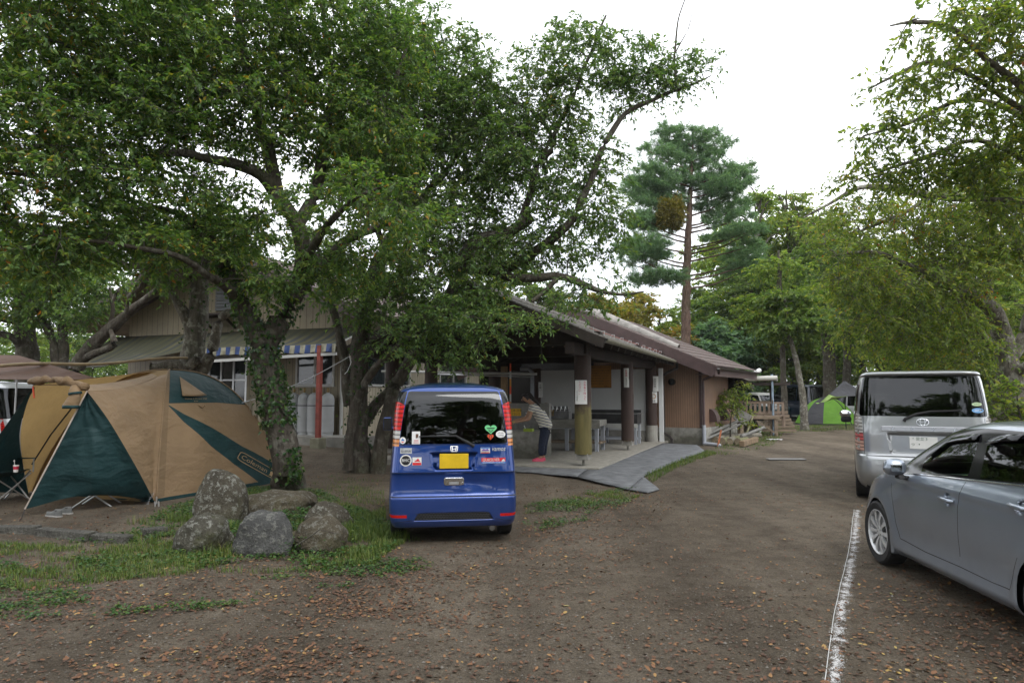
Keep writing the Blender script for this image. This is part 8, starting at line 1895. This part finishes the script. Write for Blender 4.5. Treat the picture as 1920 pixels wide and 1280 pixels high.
def build_rack():
    Y = 27.5; gx = lambda u, Yq=Y: at(u, 740, Yq).x; zz = lambda v, Yq=Y: at(1400, v, Yq).z
    t = empty('timber_rack', (gx(1420), Y, 0), R(-8), 'open timber rack with a flat dark roof and a blue-grey post', 'rack'); x0, x1 = gx(1372)-gx(1420), gx(1476)-gx(1420)
    k = MB(); k.box((x0, -.3, zz(722)), (x1, 1.8, zz(717))); k.build('roof', m_dkwood, t); k = MB(); k.tube([(x0, -.35, zz(711)), (gx(1452)-gx(1420), -.35, zz(709))], .10, 12); k.tube([(gx(1451)-gx(1420), -.35, zz(714)), (gx(1451)-gx(1420), -.35, zz(705))], .05, 8); k.build('eave_pipe', M('pale_pipe', (.42, .41, .37), .6, var=.15), t, smooth=True)
    for u, yy, c in ((1444, -.3, 1), (1378, 1.5, 0), (1462, 1.6, 0), (1398, 1.6, 0)):
        l = MB(); xx = gx(u)-gx(1420); l.tube([(xx, yy, 0), (xx, yy, zz(702 if c else 720))], .045 if c else .07, 10); l.build('post', M('blue_grey_post', (.20, .26, .32), .5) if c else m_dkwood, t)
    c = MB(); a, b = at(1405, 706, 26.6), at(1424, 694, 27.2); c.tube([a, b], .09, 14); o = c.build('white_pipe', m_paint, None, smooth=True, loc=tuple(a)); tag(o, 'short white pipe sticking up at the corner of the brown roof', 'pipe')
    # stacked benches and table
    def bench(x, y, z, rz, lab, mat):
        t = empty('slatted_bench', (x, y, z), rz, lab, 'bench', 'wooden benches stored under the rack')
        for i in range(4): k = MB(); k.box((-.75, -.2+i*.11, .42), (.75, -.11+i*.11, .45)); k.build('seat_slat', mat, t)
        for i in range(9): k = MB(); x_ = -.70+i*.175; k.box((x_-.045, .24, .47), (x_+.045, .265, .92)); k.build('back_slat', mat, t)
        k = MB(); k.box((-.75, .225, .90), (.75, .28, .97)); k.box((-.75, .225, .50), (.75, .28, .56)); k.build('back_rail', mat, t)
        for s in (-.68, .68):
            for yy in (-.16, .24): k = MB(); k.box((s-.035, yy-.035, 0), (s+.035, yy+.035, .92 if yy > 0 else .44)); k.build('leg', mat, t)
    zt = zz(778, 27)
    bench(gx(1410, 27.6), 27.6, zt-.42, R(-8), 'slatted wooden bench stored on the rough table, left one', m_wood); bench(gx(1432, 27.3), 27.2, zt-.46, R(-14), 'second slatted bench stored in front on the rough table, right one', M('faded_bench', (.22, .165, .125), .85, var=.3))
    p = gnd(1420, 806); t = empty('rough_table', (gx(1420, 27), 27, 0), R(-10), 'rough timber table with a diagonal brace carrying the stored benches', 'table'); k = MB(); k.box((-.75, -.3, zt-.14), (.75, .6, zt-.02)); k.build('table_top', m_wood, t)
    for xx in (-.65, .62):
        for yy in (-.22, .5): k = MB(); k.box((xx-.06, yy-.06, 0), (xx+.06, yy+.06, zt-.14)); k.build('leg', m_wood, t)
    k = MB(); k.beam((-.1, -.3, zt-.2), (.62, -.36, .1), .10, .05); k.build('brace', m_wood, t)
    t = empty('plank_stack', (gx(1458, 28.3), 28.3, 0), R(-14), 'stack of weathered planks right of the rough table', 'planks')
    for i in range(6): k = MB(); k.box((-.65+.03*i, -.2, .1+i*.145), (.65-.06*i, .1, .21+i*.145)); k.build('plank', m_wood, t)
    a, b = gnd(1456, 800), at(1448, 750, 26.4); k = MB(); k.tube([a, b], .02, 6); o = k.build('leaning_stick', m_wood, None, loc=tuple(a)); tag(o, 'pale stick leaning on the plank stack', 'stick')
    p = gnd(1465, 793); k = MB(); k.tube([(0, 0, 0), (.1, .5, 0)], .16, 14); o = k.build('log', m_bark, None, smooth=True); o.location = (p.x, p.y, .17); tag(o, 'short thick log lying between the planks and the green tarp', 'log')
    # tarp covered heap and a small table
    c = gnd(1482, 788); k = MB(); P = []
    for i in range(15):
        row = []
        for j in range(15): x, y = (i/14-.5)*1.7, (j/14-.5)*1.2; e = max(abs(x)/.85, abs(y)/.6); z = (.62-.22*(x+.85)/1.7)*(1-max(0, e-.72)/.28*.85)+.03*mnoise.noise(Vector((x*3, y*3, 2))); row.append((x, y, max(.02, z)))
        P.append(row)
    k.grid(P); o = k.build('tarp_heap', fabric('green_vinyl', (.025, .13, .075), trans=.0), None, smooth='all'); o.location = (c.x-.1, c.y+.3, 0); o.rotation_euler.z = R(-15); tag(o, 'low heap under a dark green tarp beside the leaning trunk', 'tarp heap')
    c = gnd(1497, 793); t = empty('small_table', (c.x, c.y, 0), R(10), 'small grey folding table beside the green tarp heap', 'table'); k = MB(); k.cbox((0, 0, .42), (.55, .4, .03)); k.build('table_top', m_alu, t)
    for s in (-1, 1): k = MB(); k.tube([(s*.22, -.15, 0), (-s*.1, .1, .41)], .015, 6); k.build('leg', m_alu, t)
build_rack()

def simple_car(name, label, loc, yaw, col, Lc, Wc, Hc, hood, cat='car', metal=.5, twotone=None):
    """a distant or half hidden car: body, glass, lamps, wheels"""
    t = empty(name, (loc[0], loc[1], 0), yaw, label, cat); h = Hc; w = Wc/2; a = Lc/2; b = .52*h
    prof = [(.22, a-.12, -a+.12, w*.94, 5, 7), (.35, a-.03, -a+.03, w*.985, 5, 7), (.55*b+.2, a, -a, w, 5, 7), (b-.05, a-.06, -a+.05, w, 5, 7), (b+.02, a-hood*.45, -a+.07, w*.98, 5, 7), (b+.10, a-hood, -a+.10, w*.96, 5, 7), (b+(h-b)*.5, a-hood-.35, -a+.20, w*.90, 5, 7), (h-.10, a-hood-.75, -a+.32, w*.82, 5, 7), (h-.03, a-hood-.95, -a+.50, w*.72, 5, 6), (h, a-hood-1.3, -a+.9, w*.45, 4, 4)]
    bm = body_bm(prof, 18, 3); mp = paint(name+'_paint', col, metal, .3); z0, z1 = b+.08, h-.17
    f = cut(bm, roundp([(-w*.86, z0), (w*.86, z0), (w*.74, z1), (-w*.74, z1)], .05, 3), 'yz', lambda f: f.normal.x < -.3 and f.calc_center_median().x < -a*.6); extract(bm, f, 'rear_window', m_privacy, t)
    f = cut(bm, roundp([(-w*.84, z0+.05), (w*.84, z0+.05), (w*.70, z1), (-w*.70, z1)], .05, 3), 'yz', lambda f: f.normal.x > .3 and f.calc_center_median().z > b); extract(bm, f, 'windscreen', m_clear, t)
    xs = np.linspace(-a+.38, a-hood-.75, 4)
    for s in (1, -1):
        for i in range(3): f = cut(bm, roundp([(xs[i]+.05, z0), (xs[i+1]-.04+(.45 if i == 2 else 0), z0), (xs[i+1]-.04, z1), (xs[i]+.05+(.08 if i == 0 else 0), z1)], .05, 3), 'xz', sidep(s)); extract(bm, f, 'side_window', m_privacy if i < 2 else m_clear, t)
        f = cut(bm, [(s*w*.80, b-.28), (s*w*.80, b+.12), (s*w*1.1, b+.12), (s*w*1.1, b-.28)][::s], 'yz', lambda f: f.calc_center_median().x < -a+.22); extract(bm, f, 'tail_light', m_lred, t)
        f = cut(bm, [(s*w*.55, b-.22), (s*w*.55, b-.05), (s*w*1.1, b-.02), (s*w*1.1, b-.2)][::s], 'yz', lambda f: f.calc_center_median().x > a-.35); extract(bm, f, 'headlight', m_lclear, t)
        for xw in (-a+.80, a-.82): f = cut(bm, circle2((xw, .32), .36, 14), 'xz', sidep(s)); bmesh.ops.delete(bm, geom=f, context='FACES_ONLY'); wheel(t, (xw, s*(w-.11), .315), .315, .19, s, .2, 7, twin=False)
        k = MB(); k.cbox((a-hood-.35, s*(w+.10), b+.12), (.12, .18, .15)); k.build('side_mirror', mp, t, bevel=.03)
    if twotone:
        f = [q for q in bm.faces if q.calc_center_median().z > b+.0 and q.normal.z > -.2]
        for q in f: q.material_index = 1
    finish(bm, 'body', [mp, twotone or mp], t); k = MB(); k.box((-a+.2, -w*.8, .2), (a-.3, w*.8, b*.8)); k.build('underbody', m_under, t)
    k = MB(); k.box((-a+.055, -.165, b*.62), (-a+.075, .165, b*.62+.165)); k.build('number_plate', m_paper, t); return t
def build_far_cars():
    P = lambda u, Y: (at(u, 740, Y).x, Y)
    x, y = P(1494, 43); simple_car('dark_van', 'dark navy van with chrome mirrors parked between the slim trunks', (x, y), R(106), (.008, .014, .03), 4.9, 1.9, 2.25, .75, 'van', .3)
    x, y = P(1432, 44); simple_car('teal_suv', 'dark teal car with a pale roof facing the drive behind the rack', (x, y), R(-70), (.02, .075, .09), 4.0, 1.68, 1.75, 1.0, 'car', .3, m_paint)
    x, y = P(1590, 40); simple_car('white_suv', 'white estate car with a red tail lamp behind the charcoal tarp', (x, y), R(125), (.55, .56, .57), 4.5, 1.75, 1.72, 1.1, 'car', .1)
    x, y = P(1546, 51); simple_car('silver_car', 'silver car half hidden behind the dark navy van', (x, y), R(100), (.42, .44, .46), 4.2, 1.7, 1.75, 1.1, 'car')
    x, y = P(1385, 47); simple_car('grey_suv', 'pale grey car behind the brown block, under the rack roof', (x, y), R(-60), (.38, .39, .41), 4.4, 1.75, 1.8, 1.1, 'car')
    simple_car('silver_van', 'silver van parked broadside behind the tent at the left edge', (-13.05, 15.6), R(180), (.44, .45, .46), 4.3, 1.66, 1.92, .7, 'van')
build_far_cars()
# ------------------------------------------------------------------ lime line, grass, weeds, fallen leaves, grit
def build_line():
    pts = [(1548, 1300), (1556, 1240), (1563, 1190), (1571, 1140), (1580, 1090), (1590, 1050), (1596, 1015), (1600, 985), (1603, 955)]; W_ = [gnd(u, v) for u, v in pts]
    q = smooth_path([(p.x, p.y, 0, .1) for p in W_], .05, 0.003, 3)
    m = bpy.data.materials.new('lime_powder'); m.use_nodes = True; t = m.node_tree; b = t.nodes['Principled BSDF']; b.inputs['Base Color'].default_value = (.50, .49, .48, 1); b.inputs['Roughness'].default_value = .95
    n = _noise(t, 120, 3, rough=.6); n2 = _noise(t, 9, 6, rough=.7); at_ = t.nodes.new('ShaderNodeAttribute'); at_.attribute_name = 'edge'
    s = t.nodes.new('ShaderNodeMath'); s.operation = 'MULTIPLY_ADD'; s.inputs[1].default_value = .95; t.links.new(n2.outputs['Fac'], s.inputs[0]); t.links.new(n.outputs['Fac'], s.inputs[2])
    s2 = t.nodes.new('ShaderNodeMath'); s2.operation = 'SUBTRACT'; t.links.new(s.outputs[0], s2.inputs[0]); t.links.new(at_.outputs['Fac'], s2.inputs[1]); r = _ramp(t, s2.outputs[0], [(.31, (0, 0, 0)), (.44, (.92, .92, .92))])
    tr = t.nodes.new('ShaderNodeBsdfTransparent'); mx_ = t.nodes.new('ShaderNodeMixShader'); t.links.new(r.outputs[0], mx_.inputs[0]); t.links.new(tr.outputs[0], mx_.inputs[1]); t.links.new(b.outputs[0], mx_.inputs[2]); t.links.new(mx_.outputs[0], t.nodes['Material Output'].inputs[0])
    d = norm(np.gradient(q[:, :3], axis=0)); sd = np.stack([d[:, 1], -d[:, 0], 0*d[:, 0]], 1); cols = np.linspace(-.03, .105, 12); V = q[:, None, :3]+sd[:, None]*cols[None, :, None]; V[..., 2] = gz(V[..., 0], V[..., 1])+.006+.006*np.sin(V[..., 0]*2.7+V[..., 1]*1.9)*np.sin(V[..., 1]*3.3-V[..., 0]*.8)
    n_ = len(cols); i = np.arange(len(q)-1)[:, None]*n_+np.arange(n_-1)[None]; Fq = np.stack([i, i+n_, i+n_+1, i+1], -1).reshape(-1, 4); me = np_mesh('lime_line', V.reshape(-1, 3), [Fq], m)
    e = np.abs((cols-.028)/.075)**1.2*.30+.575; a = me.attributes.new('edge', 'FLOAT', 'POINT'); a.data.foreach_set('value', np.tile(e, len(q)).astype(np.float32))
    o = link('lime_line', me); tag(o, kind='structure')
    k = MB(); k.tube([Vector((p[0], p[1], G(p[0], p[1])+.012)) for p in q[::3, :3]-sd[::3]*.012], .0028, 5); o = k.build('marker_rope', m_paint, None, loc=tuple(W_[0])); tag(o, 'thin white marker rope stretched along the lime line', 'rope')
build_line()

def gh(x, y): return gz(x, y)+0.006*np.sin(x*2.7+y*1.9)*np.sin(y*3.3-x*.8)*(np.hypot(x, y-8) < 22)
def in_px_poly(x, y, poly):
    """which ground points lie in an outline given on the photo"""
    d = np.stack([x, y, np.full_like(x, -CAMH)], 1); yy = d[:, 1]*_c+d[:, 2]*_s; zz = -d[:, 1]*_s+d[:, 2]*_c; u = 960+F*d[:, 0]/yy; v = 640-F*zz/yy; c = np.zeros(len(x), bool); j = len(poly)-1
    for i in range(len(poly)):
        (xi, yi), (xj, yj) = poly[i], poly[j]; k = ((yi > v) != (yj > v)) & (u < (xj-xi)*(v-yi)/((yj-yi) or 1e-9)+xi); c ^= k; j = i
    return c
def fbm(x, y, s, seed=0):
    r = np.random.default_rng(seed); out = 0*x
    for o in range(4):
        a = r.uniform(0, 6.28, 4); f = s*1.9**o; out = out+(np.sin(x*f*math.cos(a[0])+y*f*math.sin(a[0])+a[1])*np.sin(x*f*math.cos(a[2])-y*f*math.sin(a[2])*1.2+a[3]))/1.6**o
    return out
def blades(name, label, poly, n, hgt, wid, thr, seed, mat, clump=.7, box=None):
    rg = np.random.default_rng(seed); g = [gnd(u, v) for u, v in poly]; x0, x1 = min(p.x for p in g), max(p.x for p in g); y0, y1 = min(p.y for p in g), max(p.y for p in g); x = rg.uniform(x0, x1, n*6); y = rg.uniform(y0, y1, n*6)
    k = in_px_poly(x, y, poly) & (fbm(x, y, 1.6, seed)+clump*fbm(x, y, 7, seed+1)+rg.normal(size=len(x))*.35 > thr); x, y = x[k][:n], y[k][:n]; n = len(x)
    z = gh(x, y); h = rg.uniform(*hgt, n); a = rg.uniform(0, 6.28, n); ln = rg.uniform(.2, .75, n)*h; w = rg.uniform(*wid, n); dx, dy = np.cos(a), np.sin(a); b0 = np.stack([x-dy*w, y+dx*w, z-.004], 1); b1 = np.stack([x+dy*w, y-dx*w, z-.004], 1); m_ = np.stack([x+dx*ln*.35, y+dy*ln*.35, z+h*.62], 1); s = np.stack([-dy*w*.75, dx*w*.75, 0*w], 1); tp = np.stack([x+dx*ln, y+dy*ln, z+h*.92], 1)
    V = np.stack([b0, b1, m_-s, m_+s, tp], 1).reshape(-1, 3); i = np.arange(n)[:, None]*5; o = link(name, np_mesh(name, V, [i+np.array([[0, 1, 2, 3]]), i+np.array([[3, 2, 4]])], mat)); tag(o, label, 'grass', kind='stuff'); return o
def weeds(name, label, poly, n, size, seed, mat, thr=.0, hgt=.05):
    rg = np.random.default_rng(seed); g = [gnd(u, v) for u, v in poly]; x0, x1 = min(p.x for p in g), max(p.x for p in g); y0, y1 = min(p.y for p in g), max(p.y for p in g); m = n*5; x = rg.uniform(x0, x1, m); y = rg.uniform(y0, y1, m); k = in_px_poly(x, y, poly) & (fbm(x, y, 2.2, seed)+.6*fbm(x, y, 9, seed+3) > thr); x, y = x[k][:n], y[k][:n]; n = len(x)
    a = rg.uniform(0, 6.28, n); Ls = rg.uniform(*size, n); P = np.stack([x, y, gh(x, y)+rg.uniform(.004, hgt, n)], 1); D = np.stack([np.cos(a), np.sin(a), rg.uniform(-.1, .5, n)], 1); V, f = leaves_arrays(P, D, np.array([0, 0, 1.])+rg.normal(size=(n, 3))*.35, Ls, Ls*.65); o = link(name, np_mesh(name, V, [f], mat)); tag(o, label, 'weeds', kind='stuff')
def build_cover():
    mg = leaf_mat('grass_blade', [(0, (.045, .080, .018)), (.5, (.095, .155, .030)), (.88, (.17, .215, .045)), (1, (.26, .22, .08))], .3, .55)
    fr = [(-60, 1030), (120, 1022), (250, 1002), (300, 960), (420, 925), (480, 915), (600, 918), (690, 960), (770, 1010), (700, 1060), (560, 1075), (400, 1080), (250, 1088), (100, 1105), (-60, 1150)]
    blades('lawn_grass', 'rough grass around the rocks', fr, 38000, (.02, .07), (.0016, .0030), .22, 1, mg)
    ring = [(235, 985), (300, 960), (350, 955), (440, 945), (560, 935), (690, 975), (770, 1012), (690, 1052), (560, 1062), (430, 1066), (300, 1052), (230, 1025)]
    blades('tall_grass', 'taller grass tufts between the rocks', ring, 13000, (.05, .14), (.0018, .0034), .55, 2, mg)
    blades('strip_grass', 'grass strip beside the log pile', [(1330, 845), (1395, 822), (1455, 795), (1480, 800), (1450, 835), (1400, 848), (1335, 856)], 9000, (.03, .09), (.003, .006), -.2, 3, mg)
    blades('mat_edge_grass', 'grass growing along the edge of the large mat', [(1205, 895), (1260, 870), (1325, 846), (1345, 850), (1270, 878), (1225, 905)], 4200, (.04, .12), (.002, .004), -.6, 4, mg)
    blades('drive_grass', 'grass patch on the soil left of the drive', [(980, 960), (1060, 930), (1160, 918), (1215, 925), (1160, 950), (1060, 975), (985, 985)], 4000, (.02, .06), (.0018, .0033), .75, 5, mg)
    blades('tree_grass', 'grass under the leaning cherry', [(580, 905), (650, 885), (720, 880), (722, 960), (700, 985), (640, 930)], 2600, (.02, .07), (.0018, .0032), .75, 6, mg)
    blades('van_grass', 'grass along the left of the blue van', [(655, 985), (722, 955), (726, 1010), (800, 1012), (700, 1035)], 3600, (.03, .10), (.0018, .0032), .15, 12, mg)
    blades('end_grass', 'grass verge at the end of the drive', [(1400, 800), (1600, 796), (1605, 806), (1470, 812), (1400, 816)], 5000, (.04, .10), (.004, .008), -.2, 7, mg)
    mw = leaf_mat('weed_leaf', [(0, (.025, .065, .018)), (.6, (.055, .125, .03)), (1, (.14, .18, .04))], .3)
    weeds('clover_weeds', 'small round-leaved weeds in the grass by the rocks', fr, 12000, (.022, .05), 21, mw, .0); weeds('rock_weeds', 'leafy weeds at the foot of the rocks', [(400, 960), (560, 950), (680, 985), (660, 1045), (520, 1062), (400, 1050)], 3800, (.03, .06), 22, mw, .2, .16); weeds('verge_weeds', 'sparse weeds where the grass meets the packed soil', [(-60, 1070), (500, 1075), (760, 1040), (820, 1060), (600, 1120), (250, 1160), (-60, 1190)], 5200, (.015, .04), 25, mw, .35, .03); weeds('drive_weeds', 'small weeds left of the drive', [(980, 950), (1080, 925), (1200, 915), (1215, 930), (1100, 975), (985, 1000)], 2200, (.02, .045), 23, mw, .3)
    # fallen leaves: dense drifts near the trees and along the drive, thinner on the packed track
    rg = np.random.default_rng(31); ml = leaf_mat('fallen_leaf', [(0, (.060, .034, .022)), (.5, (.120, .060, .034)), (.80, (.185, .088, .042)), (.94, (.27, .15, .062)), (.985, (.38, .26, .08)), (1, (.26, .24, .10))], .1, .7)
    N = 210000; u = rg.uniform(-80, 2000, N); v = 1300-(1300-792)*rg.uniform(0, 1, N)**1.0; d = np.stack([(u-960)/F, np.full(N, 1.)*_c-(640-v)/F*_s, _s+(640-v)/F*_c], 1); tt = -CAMH/d[:, 2]; x, y = d[:, 0]*tt, d[:, 1]*tt
    nz = fbm(x, y, .9, 41)+.7*fbm(x, y, 3.1, 42); dens = .050+.12*np.clip(nz-.2, 0, 2)
    A = in_px_poly(x, y, [(560, 1080), (700, 1050), (960, 1000), (1150, 960), (1260, 880), (1330, 850), (1260, 960), (1150, 1080), (900, 1180), (600, 1150)]); Bq = in_px_poly(x, y, [(550, 870), (720, 860), (724, 960), (620, 960)]); Cq = in_px_poly(x, y, [(966, 905), (1180, 915), (1215, 930), (1100, 990), (970, 1010)]); Dq = in_px_poly(x, y, [(-80, 1000), (500, 1000), (760, 1010), (800, 1100), (300, 1160), (-80, 1180)]); Eq = in_px_poly(x, y, [(1620, 1040), (1940, 1180), (1940, 1290), (1580, 1290)]); H_ = in_px_poly(x, y, [(0, 930), (300, 945), (420, 935), (240, 1000), (0, 1005)])
    dens = dens+.24*A*np.clip(.5+nz*.5, .25, 1.6)+.40*Bq+.62*Cq*np.clip(.7+nz*.4, .3, 1.4)+.14*Dq+.10*Eq*np.clip(.5+nz*.6, .1, 1.8)+.16*H_; dens *= np.clip((y-2.5)/8, .30, 1)**-0 ; k = rg.uniform(0, 1, N) < dens*np.clip((v-765)/150, .3, 1); x, y = x[k], y[k]
    hx = (np.abs(x-(-.65)) < .7) & (y > 8.0) & (y < 11.0); k = ~(hx); x, y = x[k], y[k]; n = len(x); a = rg.uniform(0, 6.28, n); Ls = rg.uniform(.016, .038, n)*np.where(rg.uniform(size=n) < .04, 1.5, 1)
    P = np.stack([x, y, gh(x, y)+rg.uniform(.004, .014, n)], 1); D = np.stack([np.cos(a), np.sin(a), rg.normal(size=n)*.18], 1); D = norm(D); Nn = norm(np.array([0, 0, 1.])+rg.normal(size=(n, 3))*.25); S = norm(np.cross(D, Nn)); Nn = np.cross(S, D); Wd = Ls*rg.uniform(.22, .36, n); cu = rg.normal(size=n)*.12+.08; shp = ((0, 0), (.22, .72), (.55, 1), (.82, .58), (1, 0), (.82, -.58), (.55, -1), (.22, -.72)); V = np.stack([P+D*(Ls*a_)[:, None]+S*(Wd*b_*(1+.15*rg.normal(size=n)))[:, None]+Nn*(Ls*cu*(a_*a_+.5*b_*b_))[:, None] for a_, b_ in shp], 1).reshape(-1, 3); i8 = np.arange(n)[:, None]*8; f = np.concatenate([i8+np.array([[0, 1, 2, 3, 4]]), i8+np.array([[0, 4, 5, 6, 7]])]); o = link('fallen_leaves', np_mesh('fallen_leaves', V, [f], ml)); tag(o, 'brown and orange fallen leaves scattered over the soil', 'fallen leaves', kind='stuff')
    # on the mats, roofs, van roof
    # grit and small stones
    n = 26000; u = rg.uniform(-60, 1980, n); v = 1300-(1300-800)*rg.uniform(0, 1, n)**.8; d = np.stack([(u-960)/F, _c-(640-v)/F*_s, _s+(640-v)/F*_c], 1); tt = -CAMH/d[:, 2]; x, y = d[:, 0]*tt, d[:, 1]*tt; r = rg.gamma(2.0, .0016, n)+.002; z = gh(x, y)
    oc = np.array([[1, 0, 0], [0, 1, 0], [-1, 0, 0], [0, -1, 0], [0, 0, .7], [0, 0, -.5]], float); V = np.stack([x, y, z+r*.2], 1)[:, None]+(oc[None]*rg.uniform(.6, 1.3, (n, 6, 1)))*r[:, None, None]; i = np.arange(n)[:, None]*6; T = [[0, 1, 4], [1, 2, 4], [2, 3, 4], [3, 0, 4]]
    mp_ = leaf_mat('grit_stone', [(0, (.06, .05, .04)), (.6, (.115, .10, .082)), (.985, (.16, .145, .125)), (1, (.26, .25, .23))], 0, .9); o = link('grit', np_mesh('grit', V.reshape(-1, 3), [np.concatenate([i+np.array([q]) for q in T])], mp_)); tag(o, 'fine grit and small stones on the packed soil', 'grit', kind='stuff')
build_cover()
# ------------------------------------------------------------------ thin smoke and damp air of the camp
def build_haze():
    m = bpy.data.materials.new('haze_air'); m.use_nodes = True; t = m.node_tree; t.nodes.clear(); o = t.nodes.new('ShaderNodeOutputMaterial'); v = t.nodes.new('ShaderNodeVolumePrincipled')
    v.inputs['Color'].default_value = (.95, .97, 1.0, 1); v.inputs['Density'].default_value = 0.0003; v.inputs['Anisotropy'].default_value = .2; t.links.new(v.outputs[0], o.inputs['Volume'])
    k = MB(); k.box((-110, -40, -1.2), (130, 110, 26)); h = k.build('haze', m, None); tag(h, 'thin pale haze hanging in the camp', 'haze', kind='stuff')
build_haze()
